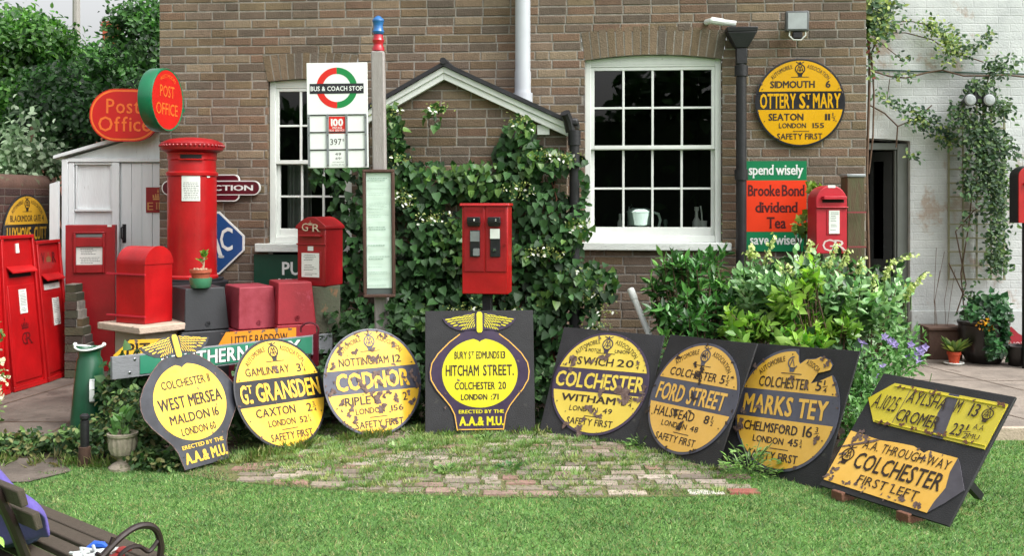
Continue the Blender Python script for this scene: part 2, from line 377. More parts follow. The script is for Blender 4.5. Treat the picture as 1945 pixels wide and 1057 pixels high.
# brick paving: single bricks laid in courses on the ground, edge curved
edge = [G(*p) for p in ((330, 897), (420, 914), (560, 926), (750, 939), (950, 946), (1150, 946), (1385, 943))]
ex = [p.x for p in edge]; ey = [p.y for p in edge]
def near_edge(x): return float(np.interp(x, ex, ey))
b = MB(); g = random.Random(3); pc = ['8f8274', '978a7c', '857a6c', 'a09486', '8d776c', 'a89c90', '80756a', '94766a']
yy = 0
for r in range(17):
    x = -2.35 + g.random() * .2
    while x < 1.45:
        Lb = .185 + g.random() * .05 if g.random() < .8 else .11
        y0 = near_edge(x + Lb / 2) + .02 + r * .108 + g.uniform(-.006, .006)
        if x > -1.86 + .02 * r and y0 < 7.75 and x < 1.24 - max(0, (y0 - 6.5)) * .5 and g.random() < .97 and not (x < -1.5 + .3 * (r) and r > 3 and x < -1.45):
            z = .004 + g.random() * .009; c = lin(g.choice(pc)); k = g.uniform(1.02, 1.32)
            if r == 0 and x > .9: c = lin('c9c4bc') if x < 1.1 else lin('985a50')
            elif r == 0: k *= 1.25
            b.col = tuple(q * k for q in c); e = .008
            b.add([(x, y0, -.03), (x + Lb, y0, -.03), (x + Lb, y0 + .1, -.03), (x, y0 + .1, -.03), (x + e, y0 + e, z), (x + Lb - e, y0 + e, z + g.uniform(-.004, .004)), (x + Lb - e, y0 + .1 - e, z), (x + e, y0 + .1 - e, z)],
                  [(4, 5, 6, 7), (0, 1, 5, 4), (1, 2, 6, 5), (2, 3, 7, 6), (3, 0, 4, 7)])
        x += Lb + .01 + g.random() * .008
pv = mat('paving_brick', (1, 1, 1), .92, .35, 22, .9, 60, attr=True, big=(3, .25), wear='5f6040', wlo=.54, wsc=8)
tag(b.build('brick_paving', pv, sm=False), kind='structure')
b = MB(); b.poly([(x - .0, y - .01) for x, y in zip(ex, ey)] + [(1.3, 6.9), (.6, 7.6), (-1.2, 7.6), (-1.7, 6.9)], .003)
tag(b.build('path', mat('paving_soil', '5f5742', .95, .3, 20, .6, 60, col2='6b7040')), kind='structure')

# grass blades: short mown turf, tufts between the paving bricks, longer grass along the signs
P = []; n = 420000
x = rng.uniform(-4.6, 5.2, n); y = 4.1 + 3.75 * rng.random(n)
k = (np.abs(x) < y * .5 + .1) & (y > 4.7) | (rng.random(n) < .45); x, y = x[k], y[k]
ne = np.interp(x, ex, ey); onp = (x > -1.86) & (x < 1.28) & (y > ne - .01)
bedd = np.zeros(len(x), bool); bx = [p[0] for p in BED[:12]]; by = [p[1] for p in BED[:12]]
front = np.interp(x, [-3.6, -2.2, -1.7, -1.3, -.7, .5, 1.1, 1.45, 1.9, 2.25, 2.7, 3.4], [6.75, 6.6, 6.75, 7.3, 7.55, 7.6, 7.2, 6.75, 6.25, 6.4, 7.1, 7.3])
pathm = (x < -2.8 + .1 * np.sin(y * 40)) & (y > 6.2) & (y < 6.9)
nn = (np.sin(x * 9.1 + 1.3 * np.sin(y * 7)) + np.sin(y * 13 + 2 * np.sin(x * 5.3)) + np.sin(x * 21 + y * 17)) / 3
p_on = np.clip(.10 + .42 * (nn > -.05) + .55 * np.clip((y - ne - .3) / .6, 0, 1) * (nn > -.45), 0, .9)
keep = (~onp & (y < front + .05) & ~pathm & ~((x > 2.7) & (y > 7.28)) & ~((x < -3.4) & (y > 6.9))) | (onp & (y < 7.75) & (rng.random(len(x)) < p_on))
x, y, onp = x[keep], y[keep], onp[keep]; n = len(x)
Pg = np.stack([x, y, np.zeros(n)], 1); T = np.stack([rng.normal(0, .9, n), rng.normal(-.1, .9, n), np.ones(n)], 1); N = np.stack([rng.normal(0, .8, n), -np.ones(n), .5 * np.ones(n)], 1)
patch = .5 + .3 * np.sin(x * 2.1 + np.sin(y * 1.7) * 2) * np.cos(y * 2.7 + x) + .35 * np.sin(x * 13 + 3 * np.sin(y * 9)) * np.sin(y * 17 + 2 * np.sin(x * 7))
S = rng.uniform(.011, .026, n) * (1 + .25 * onp)
C = pal(n, ['608848', '6c9350', '527a3e', '7c9e5c', '94a66c', '496c38'], .32) * (.72 + .5 * patch[:, None]); C[rng.random(n) < .09 + .1 * (patch > .95)] = np.array(lin('a29a6c'))
gm = leafmat('grass_blade', .5, .3); LT['blade'] = ([(-.11, 0, 0), (.11, 0, 0), (0, 1, .3)], [(0, 1, 2)])
tag(leafmesh('grass', Pg, N, T, S, C, gm, shape='blade'), kind='stuff')
cx_ = rng.uniform(-1.85, 1.25, 900); cy_ = 5.95 + 1.75 * rng.random(900) ** .75; kk = (cy_ > np.interp(cx_, ex, ey)) & (np.sin(cx_ * 5 + cy_ * 3) + np.sin(cy_ * 8 - cx_ * 2) > -.9 + .9 * (cy_ < np.interp(cx_, ex, ey) + .35)); cx_, cy_ = cx_[kk], cy_[kk]; m_ = len(cx_); q = 34
a = rng.random((m_, q)) * 6.28; rad = np.abs(rng.normal(0, .045, (m_, q))); T = np.stack([np.cos(a) * .8, np.sin(a) * .7, .35 + rng.random((m_, q)) * .8], 2).reshape(-1, 3)
Pt = np.stack([cx_[:, None] + rad * np.cos(a), cy_[:, None] + rad * np.sin(a) * .6, np.full((m_, q), .008)], 2).reshape(-1, 3); nq = m_ * q
tag(leafmesh('grass_tufts', Pt, np.stack([-T[:, 0], -T[:, 1] - .5, np.ones(nq)], 1), T, rng.uniform(.015, .038, nq), np.repeat(pal(m_, ['6f9048', '7f9a54', '8f9a5c', '5f843c'], .2), q, 0), gm, shape='blade'), kind='stuff')
n = 9000
t = rng.random(n) * (len(BED) - 4); i = t.astype(int); fr = (t - i)[:, None]; Bp = np.array(BED)
q = Bp[i] * (1 - fr) + Bp[i + 1] * fr; q = q + rng.normal(0, .05, (n, 2)); q[:, 1] -= .03
cl = np.sin(q[:, 0] * 11) + np.sin(q[:, 0] * 27 + 1) > -.3; q = q[cl]; n = len(q)
T = np.stack([rng.normal(0, .55, n), rng.normal(-.25, .5, n), np.ones(n)], 1); N = np.stack([rng.normal(0, .6, n), -np.ones(n), .3 * np.ones(n)], 1)
LT['long'] = ([(-.035, 0, 0), (.035, 0, 0), (.02, .6, .05), (0, 1, .3), (-.02, .6, .05)], [(0, 1, 2, 3, 4)])
tag(leafmesh('long_grass', np.c_[q, np.zeros(n)], N, T, rng.uniform(.03, .085, n), pal(n, ['7fa04e', '8fa85c', '6a8c42', 'b0ac74'], .2), gm, shape='long'), kind='stuff')

# ---------------------------------------------------------------- brick walls
BC = ['7e6b5a', '766453', '846f5b', '837053', '726251', '89735a', '7f634e', '7f694e', '907d64', '6e5f50', '836750']
def bricks(mb, u0, u1, z0, z1, yf, excl=None, c=.0775, L=.243, ph=0.0, seed=1, shade=1.0, jit=.0022, pal_=BC, mort=1):
    g = random.Random(seed); k = math.floor((z0 - ph) / c)
    while ph + k * c < z1:
        za = max(ph + k * c, z0); zb = min(ph + (k + 1) * c, z1); zm = (za + zb) / 2
        iv = [(u0, u1)]
        for a, b_ in (excl(zm) if excl else []):
            iv = [s for p, q in iv for s in ((p, min(q, a)), (max(p, b_), q)) if s[1] - s[0] > .012]
        for p, q in iv:
            mb.m = mort; mb.col = None; mb.add([(p, yf + .0045, za), (q, yf + .0045, za), (q, yf + .0045, zb), (p, yf + .0045, zb)], [(0, 1, 2, 3)])
        mb.m = 0; x = u0 - (L / 2 if k % 2 else 0) + g.uniform(-.012, .012)
        while x < u1:
            Lb = L + g.uniform(-.006, .006)
            if g.random() < .07: Lb = L / 2
            for p, q in iv:
                a = max(x, p - .003); e = min(x + Lb - .012, q + .003)
                if a - p < .004: a = p
                if e - a < .02: continue
                zz0 = za + .006 + g.uniform(-.0015, .0015); zz1 = zb - .006 + g.uniform(-.0015, .0015)
                if zz1 - zz0 < .01: continue
                cc = lin(g.choice(pal_)); s_ = g.uniform(.9, 1.18) * shade; gy = sum(cc) / 3; mb.col = tuple((v * .9 + gy * .1) * s_ for v in cc)
                y = yf + g.uniform(-jit, jit); h = .005
                mb.add([(a, y + .02, zz0), (e, y + .02, zz0), (e, y + .02, zz1), (a, y + .02, zz1), (a, y + h * .6, zz0), (e, y + h * .6, zz0), (e, y + h * .6, zz1), (a, y + h * .6, zz1),
                        (a + h, y, zz0 + h), (e - h, y, zz0 + h), (e - h, y, zz1 - h), (a + h, y, zz1 - h)],
                       [(8, 9, 10, 11), (4, 5, 9, 8), (5, 6, 10, 9), (6, 7, 11, 10), (7, 4, 8, 11), (0, 1, 5, 4), (1, 2, 6, 5), (2, 3, 7, 6), (3, 0, 4, 7)])
            x += Lb
        k += 1
    mb.col = None
XL, YL, XR, YR = -3.158, 9.432, 2.998, 8.917
HL = math.hypot(XR - XL, YR - YL); HYAW = math.atan2(YR - YL, XR - XL)
hd = Vector((math.cos(HYAW), math.sin(HYAW), 0)); hn = Vector((math.sin(HYAW), -math.cos(HYAW), 0))
def HW(px, py, off=0.0):
    o = Vector((XL, YL, 0)) + hn * off; d = Vector(((px - CX) / F, 1, -(py - HY) / F)); t = o.dot(hn) / d.dot(hn)
    p = d * t; return (p - o).dot(hd), p.z + EYE
def HP(u, z, off=0.0): return Vector((XL, YL, 0)) + hd * u + hn * off + Vector((0, 0, z))
house = thing('brick_house', 'brown brick house with white sash windows and a small gabled porch', 'house', (XL, YL, 0), HYAW)
PH = 3.274 % .0775
# openings: (u0,u1,zsill,zspring,zcrown, eu0,eu1,ezspring,ezcrown)
def opening(x0, x1, ysill, yspr, ycr, ax0, ax1, ayspr, aycr):
    xm = (x0 + x1) / 2
    return dict(u0=HW(x0, 300)[0], u1=HW(x1, 300)[0], zb=HW(xm, ysill)[1], zs=HW(xm, yspr)[1], zc=HW(xm, ycr)[1], a0=HW(ax0, 100)[0], a1=HW(ax1, 100)[0], es=HW(xm, ayspr)[1], ec=HW(xm, aycr)[1])
OPS = [opening(1110, 1372, 476, 113, 103, 1103, 1382, 60, 48), opening(508, 668, 482, 154, 149, 498, 682, 105, 99)]
def circ(a, b_, zs, zc):
    h = zc - zs; c = (b_ - a) / 2; rad = (c * c + h * h) / (2 * h); return (a + b_) / 2, zc - rad, rad
def arcz(a, b_, zs, zc, u):
    cx, cz, r = circ(a, b_, zs, zc); return cz + math.sqrt(max(r * r - (u - cx) ** 2, 0))
def excl(z):
    o = []
    for q in OPS:
        if q['zb'] < z < q['zs']: o.append((q['u0'], q['u1']))
        elif q['zs'] <= z < q['es'] + .01:
            f = (z - q['zs']) / (q['es'] - q['zs']); o.append((q['u0'] + (q['a0'] - q['u0']) * f, q['u1'] + (q['a1'] - q['u1']) * f))
        elif q['es'] + .01 <= z < q['ec'] - .02:
            cx, cz, r = circ(q['a0'], q['a1'], q['es'], q['ec']); hw = math.sqrt(max(r * r - (z - cz) ** 2, 0)); o.append((cx - hw, cx + hw))
    return o
mb = MB(); bricks(mb, 0, HL, 0, 5.2, 0, excl, ph=PH, seed=4)
for q in OPS:   # jambs, sill bed, voussoirs
    mb.m = 0
    for u in (q['u0'], q['u1']):
        for i in range(int((q['zs'] - q['zb']) / .0775) + 1):
            za = q['zb'] + i * .0775; zb_ = min(za + .07, q['zs'] + .02); cc = lin(random.choice(BC)); mb.col = tuple(v * .9 for v in cc)
            mb.add([(u, .001, za), (u, .14, za), (u, .14, zb_), (u, .001, zb_)], [(0, 1, 2, 3)])
    cx, cz, r = circ(q['u0'], q['u1'], q['zs'], q['zc']); cx2, cz2, r2 = circ(q['a0'], q['a1'], q['es'], q['ec'])
    n = int(round((q['a1'] - q['a0']) / .0755)); pts = lambda t, A, B, zs, zc: (A + (B - A) * t, arcz(A, B, zs, zc, A + (B - A) * t))
    mb.m = 1; mb.col = None
    for i in range(n):
        t0, t1 = i / n, (i + 1) / n
        for (m_, e0, e1, y, sh) in ((1, 0, 0, .002, 0), (0, .085, .085, -.002 + random.uniform(-.002, .002), .004)):
            mb.m = m_; mb.col = None if m_ else tuple(v * K_ for K_ in [random.uniform(.85, 1.1)] for v in lin(random.choice(['80705c', '786853', '84715b', '7c6a52', '73675a'])))
            p0 = pts(t0 + e0 / n, q['u0'], q['u1'], q['zs'], q['zc']); p1 = pts(t1 - e1 / n, q['u0'], q['u1'], q['zs'], q['zc'])
            p2 = pts(t1 - e1 / n, q['a0'], q['a1'], q['es'], q['ec']); p3 = pts(t0 + e0 / n, q['a0'], q['a1'], q['es'], q['ec'])
            zt = -sh
            mb.add([(p0[0], y, p0[1]), (p1[0], y, p1[1]), (p2[0], y, p2[1] + zt), (p3[0], y, p3[1] + zt), (p0[0], .14, p0[1]), (p1[0], .14, p1[1])], [(0, 1, 2, 3), (4, 5, 1, 0)])
            if not m_: mb.add([(p0[0], y, p0[1]), (p3[0], y, p3[1] + zt), (p3[0], y + .012, p3[1] + zt), (p0[0], y + .012, p0[1])], [(0, 1, 2, 3)]); mb.add([(p1[0], y, p1[1]), (p2[0], y, p2[1] + zt), (p2[0], y + .012, p2[1] + zt), (p1[0], y + .012, p1[1])], [(0, 1, 2, 3)])
# filler behind arch tops, left and right return walls, back of the wall
mb.m = 1; mb.col = None
for q in OPS: mb.add([(q['a0'] - .05, .0085, q['es'] - .0), (q['a1'] + .05, .0085, q['es']), (q['a1'] + .05, .0085, q['ec'] + .1), (q['a0'] - .05, .0085, q['ec'] + .1)], [(0, 1, 2, 3)])
wall = mb.build('wall', [M['brick'], M['mortar']], house, sm=False)
for u, s in ((0, -1), (HL, 1)):
    mb = MB(Matrix(((0, 0, 0, 0),) * 4)); mb.M = Matrix(((0, -s, 0, u), (1, 0, 0, .0), (0, 0, 1, 0), (0, 0, 0, 1)))
    bricks(mb, .012, 4.5 if s < 0 else 1.95, 0, 5.2, 0, None, ph=PH, seed=8 + s)
    mb.build('side_wall', [M['brick'], M['mortar']], house, sm=False)
b = MB(); b.box(-.2, HL + .2, -.25, 4.6, 5.2, 5.35); b.frustum((-.2, HL + .2, -.25, 4.6), (1.2, HL - 1.2, 2.1, 2.2), 5.35, 7.4); b.build('roof', M['slate'], house)

def sash(q, nx, rows_up, rows_dn, zmeet, sillx, zst, sill_h, sill_proj=.07):
    u0, u1, zb, zs, zc = q['u0'] + .004, q['u1'] - .004, q['zb'], q['zs'], q['zc']
    fw = .052; zf = zst   # zst: top of the stone/wood sill = frame bottom
    zh = zs - .055
    b = MB()
    b.box(u0, u0 + fw, .05, .14, zf, zs + .03); b.box(u1 - fw, u1, .05, .14, zf, zs + .03); b.box(u0 + fw, u1 - fw, .055, .14, zh, zh + .028)
    n = 14; top = [(u0 + (u1 - u0) * i / n, arcz(q['u0'], q['u1'], zs, zc, u0 + (u1 - u0) * i / n) - .004) for i in range(n + 1)]
    b.add([(u, .052, z) for u, z in top] + [(u1 - fw, .052, zh + .02), (u0 + fw, .052, zh + .02)], [tuple(range(n + 2, -1, -1))])
    b.box(u0 + fw, u1 - fw, .06, .14, zf, zf + .06)
    win = b.build('window', M['white'], house, bev=.004)
    a0, a1 = u0 + fw, u1 - fw; zbot = zf + .06
    def leaf(name, z0, z1, nr, y, bot, top_):
        s = MB(); st = .030
        s.box(a0, a0 + st, y, y + .035, z0, z1); s.box(a1 - st, a1, y, y + .035, z0, z1)
        s.box(a0 + st, a1 - st, y, y + .035, z0, z0 + bot); s.box(a0 + st, a1 - st, y, y + .035, z1 - top_, z1)
        x0, x1, y0, y1 = a0 + st, a1 - st, z0 + bot, z1 - top_
        for i in range(1, nx): xx = x0 + (x1 - x0) * i / nx; s.box(xx - .010, xx + .010, y + .004, y + .030, y0, y1)
        for j in range(1, nr):
            zz = y0 + (y1 - y0) * j / nr
            for i in range(nx): s.box(x0 + (x1 - x0) * i / nx + .0105 * (i > 0), x0 + (x1 - x0) * (i + 1) / nx - .0105 * (i < nx - 1), y + .006, y + .030, zz - .009, zz + .009)
        s.build(name, M['white'], win, bev=.003)
        gl = MB(); gl.rect(x0, x1, y0, y1, 0); gl.v = [(v[0], y + .02, v[1]) for v in gl.v]; gl.build('pane', M['glass'], win)
    leaf('upper_sash', zmeet, zh, rows_up, .062, .034, .030); leaf('lower_sash', zbot, zmeet + .03, rows_dn, .10, .07, .034)
    b = MB(); b.box(sillx[0], sillx[1], -sill_proj, .14, zst - sill_h, zst); b.build('sill', M['whiteold'], win, bev=.008)
    if nx == 3:
        b = MB(); ns = 24; xs = [u0 + .10 + .22 * i / ns for i in range(ns + 1)]
        b.add([(x, .26 + .02 * math.sin(i * 1.4), z) for z in (zst + .08, zmeet) for i, x in enumerate(xs)], [(i, i + 1, ns + 2 + i, ns + 1 + i) for i in range(ns)]); b.build('curtain', mat('grey_curtain', '9aa09a', .9, .15, 6), win)
    b = MB(); b.box(u0, u1, .145, 2.2, zb - .1, zs + .1); b.f = b.f[:2] + b.f[3:] if False else [f for i, f in enumerate(b.f) if i != 2]; b.mi = b.mi[:5]
    b.build('room', M['dark'], win)
zst1 = HW(1240, 461)[1]
sash(OPS[0], 4, 2, 2, HW(1240, 283)[1], (HW(1097, 470)[0], HW(1388, 470)[0]), zst1, HW(1240, 461, .07)[1] - HW(1240, 476, .07)[1])
sash(OPS[1], 3, 2, 2, HW(590, 311)[1], (HW(488, 470)[0], HW(690, 470)[0]), HW(590, 463)[1], .075)
# timber apron under the right window is part of the frame; things on its inner sill
# ---- porch
PO = .5
fl = lambda x, y: HW(x, y, PO)
pu0, pu1 = fl(702, 300)[0], fl(1076, 300)[0]; ua, zap = fl(845, 140); zl = fl(702, 222)[1]; zr = fl(1076, 246)[1]
def roofz(u): return zap + (zl - zap) * (ua - u) / (ua - pu0) if u < ua else zap + (zr - zap) * (u - ua) / (pu1 - ua)
def pex(z):
    if z <= min(zl, zr): return []
    l = ua - (zap - z) / (zap - zl) * (ua - pu0); r = ua + (zap - z) / (zap - zr) * (pu1 - ua); o = []
    if l > pu0: o.append((pu0 - 1, l))
    if r < pu1: o.append((r, pu1 + 1))
    return o
mb = MB(); bricks(mb, pu0, pu1, 0, zap - .02, -PO, pex, c=.0775, ph=.02, seed=31, shade=.92)
mb.build('porch_wall', [M['brick'], M['mortar']], house, sm=False)
for u, s in ((pu0, -1), (pu1, 1)):
    mb = MB(Matrix(((0, -s, 0, u), (1, 0, 0, -PO), (0, 0, 1, 0), (0, 0, 0, 1)))); bricks(mb, .012, PO - .012, 0, (zl if s < 0 else zr), 0, None, seed=40 + s)
    mb.build('porch_side_wall', [M['brick'], M['mortar']], house, sm=False)
b = MB(); th = .07
yA, yB = -PO - .10, -.015
for (ue, ze) in ((pu0 - .10, roofz(pu0) - .10 * (zap - zl) / (ua - pu0)), (pu1 + .05, zr - .05 * (zap - zr) / (pu1 - ua))):
    b.add([(ua, yA, zap + .055), (ue, yA, ze + .055), (ue, yB, ze + .055), (ua, yB, zap + .055), (ua, yA, zap + .055 + th * .5), (ue, yA, ze + .055 + th * .5), (ue, yB, ze + .055 + th * .5), (ua, yB, zap + .055 + th * .5)],
          [(0, 1, 2, 3), (4, 5, 6, 7), (0, 1, 5, 4), (1, 2, 6, 5), (2, 3, 7, 6), (3, 0, 4, 7)])
b.tube([(ua, yA - .01, zap + .095), (ua, yB, zap + .095)], .028, 8)
b.build('porch_roof', M['slate'], house)
for (ue, ze) in ((pu0 - .10, roofz(pu0) - .10 * (zap - zl) / (ua - pu0)), (pu1 + .05, zr - .05 * (zap - zr) / (pu1 - ua))):
    b = MB()
    for (y0, y1, a, c_) in ((-PO - .075, -PO - .015, .0, .052), (-PO - .06, -PO - .008, -.055, .0)):
        P_ = [(ua, zap + a), (ue, ze + a), (ue, ze + c_), (ua, zap + c_)]
        b.add([(u, y0, z) for u, z in P_] + [(u, y1, z) for u, z in P_], [(0, 1, 2, 3), (7, 6, 5, 4), (0, 4, 5, 1), (1, 5, 6, 2), (2, 6, 7, 3), (3, 7, 4, 0)])
    b.build('bargeboard', M['white'], house, bev=.004)
# drainpipes, flue, waste pipe
def hv(px, py, off): u, z = HW(px, py, off); return Vector((u, -off, z))
b = MB(); r = .042; p0 = hv(1091, 262, .60)
b.tube([p0 + Vector((0, 0, .02)), Vector((p0.x, p0.y, .05))], r, 12); b.tube([p0 + Vector((0, 0, -.06)), p0 + Vector((0, 0, .06))], r * 1.25, 12)
b.tube([p0 + Vector((-.03, 0, .05)), p0 + Vector((-.05, -.02, .14)), p0 + Vector((-.075, -.06, .2))], .04, 10)
dp = b.build('drainpipe', M['black'], house)
b = MB(); b.box(pu1 - .01, pu1 + .10, -PO - .14, -.02, zr + .02, zr + .085); b.build('gutter', M['black'], dp, bev=.02)
b = MB(); p1 = hv(1408, 120, .09)
b.tube([p1, Vector((p1.x, p1.y, .05))], .044, 14); 
for zz in (p1.z - .02, p1.z - .9, p1.z - 1.8): b.tube([(p1.x, p1.y, zz), (p1.x, p1.y, zz - .09)], .056, 14)
dp2 = b.build('drainpipe', M['black'], house)
b = MB(); zt = HW(1408, 53, .09)[1]; zm_ = HW(1408, 62, .09)[1]; zb_ = HW(1408, 92, .09)[1]
hw_ = .125; b.frustum((p1.x - hw_, p1.x + hw_, p1.y - .08, p1.y + .08), (p1.x - hw_ - .005, p1.x + hw_ + .005, p1.y - .085, p1.y + .085), zm_, zt)
b.frustum((p1.x - .05, p1.x + .05, p1.y - .05, p1.y + .05), (p1.x - hw_, p1.x + hw_, p1.y - .08, p1.y + .08), zb_, zm_ - .001); b.box(p1.x - .045, p1.x + .045, p1.y - .045, p1.y + .045, p1.z - .01, zb_ - .001)
b.build('hopper', M['black'], dp2, bev=.006)
b = MB(); q0 = hv(1342, 42, .0); q1 = hv(1398, 52, .09); b.tube([q0, q0 + Vector((.03, -.08, 0)), q1 + Vector((0, 0, .03))], .026, 10); b.tube([q0 + Vector((.03, -.08, .002)), q0.lerp(q1, .55) + Vector((0, -.03, .02))], .031, 10)
b.build('waste_pipe', M['white'], house)
b = MB(); p2 = hv(993, 180, .10); b.tube([p2, Vector((p2.x, p2.y, 5.1))], .066, 20); b.tube([p2 + Vector((0, 0, .0)), p2 + Vector((0, 0, .2))], .070, 20); b.tube([p2 - Vector((0, 0, .12)), p2 + Vector((0, 0, .015))], .085, 20)
b.build('flue_pipe', mat('flue_enamel', 'bcc0c6', .35, .05, 3, coat=.2), house)
# ---------------------------------------------------------------- round road signs
def aa(mb, cx, cy, r, z, m):
    "ring with two interlaced letters, small wings above and a stem below"
    mb.m = m; mb.ring(cx, cy, r * .80, r, z, n=28)
    w_ = r * .13
    for dx, k in ((-r * .22, 0), (r * .22, .0003)):
        for sx in (-1, 1): mb.line(cx + dx + sx * r * .42, cy - r * .62, cx + dx, cy + r * .66, w_, z + k)
        mb.line(cx + dx - r * .26, cy - r * .18, cx + dx + r * .26, cy - r * .18, w_ * .9, z + k + .0001)
    mb.poly([(cx - r * .62, cy - r * .78), (cx + r * .62, cy - r * .78), (cx + r * .42, cy - r * 1.12), (cx + r * .38, cy - r * 1.5), (cx - r * .38, cy - r * 1.5), (cx - r * .42, cy - r * 1.12)], z)
    for s in (-1, 1):
        mb.poly([(cx, cy + r * 1.06), (cx + s * r * .8, cy + r * 1.5), (cx + s * r * .75, cy + r * 1.3), (cx + s * r * .2, cy + r * 1.0)], z)
    mb.rect(cx - r * .12, cx + r * .12, cy + r * .95, cy + r * 1.45, z + .0001)
def chord(r, y): return math.sqrt(r * r - y * y)
def segment(r, y, top, n=44, notch=None):
    x = chord(r, y); a0 = math.atan2(y, x); a1 = math.pi - a0
    if not top: a0, a1 = math.pi - a0, 2 * math.pi + a0
    return [(r * math.cos(a0 + (a1 - a0) * i / n), r * math.sin(a0 + (a1 - a0) * i / n)) for i in range(n + 1)]
NOTCH = [(.83, .60), (.77, .615), (.60, .53), (.40, .455), (.45, .545), (.50, .64), (.62, .67), (.72, .705), (.745, .78), (.69, .845), (.6, .885), (.50, .905), (.42, .865), (.31, .85), (.24, .845), (.20, .815), (.135, .765), (.10, .80), (.075, .90), (.05, .985)]
def discsign(root, R_, dy, b1, b2, lines, ym, bm, seed, z0=0.0, nrust=0, arcs=True, notch=False, extra=None, band_letters=1, rusty=M['rust'], big=()):
    T0 = Matrix.Translation((0, dy, z0)); p = MB(T0); r = R_ * .955; th = .006
    if notch:
        aS = math.atan2(.60, .83); aE = math.atan2(.985, .05); n = 60
        arc = [(R_ * math.cos(aE + (2 * math.pi - aE + aS) * i / n), R_ * math.sin(aE + (2 * math.pi - aE + aS) * i / n)) for i in range(n + 1)]
        p.m = 0; p.prism(arc + [(x * R_, y * R_) for x, y in NOTCH[1:-1]], -.003, .003)
        tp = segment(r, b1 * R_, True); keep = [q for q in tp if not (math.atan2(q[1], q[0]) > aS + .02 and math.atan2(q[1], q[0]) < aE)]
        i = next((i for i, q in enumerate(keep) if math.atan2(q[1], q[0]) >= aE), 1)
        p.m = 1; p.poly(keep[:i] + [(x * R_ * .99, y * R_ * .985) for x, y in NOTCH[1:-1]] + keep[i:], .0033)
    else:
        p.m = 0; p.lathe([(R_ * .9, -.004), (R_, -.004), (R_ + .001, .003), (R_ * .985, .0042), (R_ * .96, .003)], 72); p.m = 1; p.poly(segment(r, b1 * R_, True), .0048)
    p.m = 1; p.poly(segment(r, b2 * R_, False), .0048)
    g = random.Random(seed); p.m = 2
    for i in range(nrust):
        a, q = g.random() * 6.28, math.sqrt(g.random()) * R_ * .93; p.blob(q * math.cos(a), q * math.sin(a), R_ * (.012 + .05 * g.random() ** 2), .0078 + i * .00002, seed * 100 + i, ax=.8 + .6 * g.random())
    for i in range(int(nrust * .8) + 8):     # chipped rim
        a = g.random() * 6.28; p.blob(R_ * .965 * math.cos(a), R_ * .965 * math.sin(a), R_ * (.012 + .02 * g.random()), .0082 + i * .00002, seed * 177 + i)
    for (x, y, q) in big: p.blob(x * R_, y * R_, q * R_, .0090, int(x * 1000 + y * 77 + 5000), 15)
    p.m = 3
    for a in (92, 20, 160, 208, 332): p.ring(.9 * R_ * math.cos(R(a)), .9 * R_ * math.sin(R(a)), 0.0005, .005, .0098, n=8)
    plate = p.build('sign_plate', [bm, ym, rusty, M['ink']], root)
    l = MB(T0); l.m = 0
    for t, x0, x1, y0, y1, m_, bold in lines:
        l.m = m_; text(l, t, x0 * R_, x1 * R_, y0 * R_, y1 * R_, .0064, bold + .009)
    l.m = 0
    if arcs:
        arctext(l, 'AUTOMOBILE', .795 * R_, 139, 102, .09 * R_, .0064, .010, .13)
        if notch: arctext(l, 'ASSOCIA', .795 * R_, 72, 52, .09 * R_, .0064, .010, .13)
        else: arctext(l, 'ASSOCIATION', .795 * R_, 79, 40, .09 * R_, .0064, .010, .13)
    l.rect(-.20 * R_, .20 * R_, .575 * R_, .588 * R_, .0064); l.rect(-.16 * R_, .20 * R_, -.655 * R_, -.642 * R_, .0064)
    if extra: extra(l, R_)
    l.build('lettering', [M['ink'], ym], plate, sm=False)
    e = MB(T0)
    if not notch: aa(e, 0, .765 * R_, .115 * R_, .0066, 0)
    else:
        e.ring(0, .765 * R_, .084 * R_, .105 * R_, .0066, 85, 330, 24); e.line(-.06 * R_, .70 * R_, -.02 * R_, .83 * R_, .014 * R_, .0066); e.line(.03 * R_, .70 * R_, -.02 * R_, .83 * R_, .014 * R_, .0067)
        e.poly([(-.06 * R_, .685 * R_), (.06 * R_, .685 * R_), (.04 * R_, .61 * R_), (-.04 * R_, .61 * R_)], .0066)
    e.build('emblem', bm, plate, sm=False)
    return plate
def prop(root, h, lean):
    "strut from the back of a leaning sign to the ground"
    b = MB(); y = .10; b.tube([(0, h, -.02), (0, y, -y / math.tan(lean) - .03)], .018, 4); b.build('strut', M['brown'], root)
RR = .381
def fr(n, d, x, y0, y1): return lambda l, q: frac(l, n, d, x * q, y0 * q, y1 * q, .0064, .004)
def many(*fs): return lambda l, q: [f(l, q) for f in fs]
GRP = 'round yellow road signs'
# GT GRANSDEN
s = thing('road_sign', 'round yellow sign reading GAMLINGAY and CAXTON, clean enamel, leaning left of the rusty one', 'road sign', group=GRP, M=pose(-1.568, 7.155, .3565, .916, .3675, -.038, -RR))
discsign(s, RR, RR, .278, -.185, [('GAMLINGAY', -.69, .28, .355, .495, 0, .004), ('3', .45, .55, .345, .49, 0, .004), ('G', -.88, -.74, -.11, .20, 1, .02), ('T', -.72, -.63, .06, .20, 1, .02), ('.', -.70, -.65, -.11, .20, 1, .02), ('GRANSDEN', -.55, .88, -.11, .20, 1, .02), ('CAXTON', -.64, .22, -.385, -.24, 0, .01), ('2', .49, .6, -.40, -.25, 0, .01), ('LONDON', -.42, .17, -.575, -.465, 0, .006), ('52', .27, .45, -.58, -.47, 0, .004), ('SAFETY FIRST', -.43, .5, -.83, -.705, 0, .008)],
         M['yellow'], M['enblack'], 3, nrust=3, extra=many(fr('1', '4', .57, .345, .49), fr('3', '4', .62, -.40, -.25), fr('1', '4', .47, -.58, -.47)))
prop(s, .55, .3675)
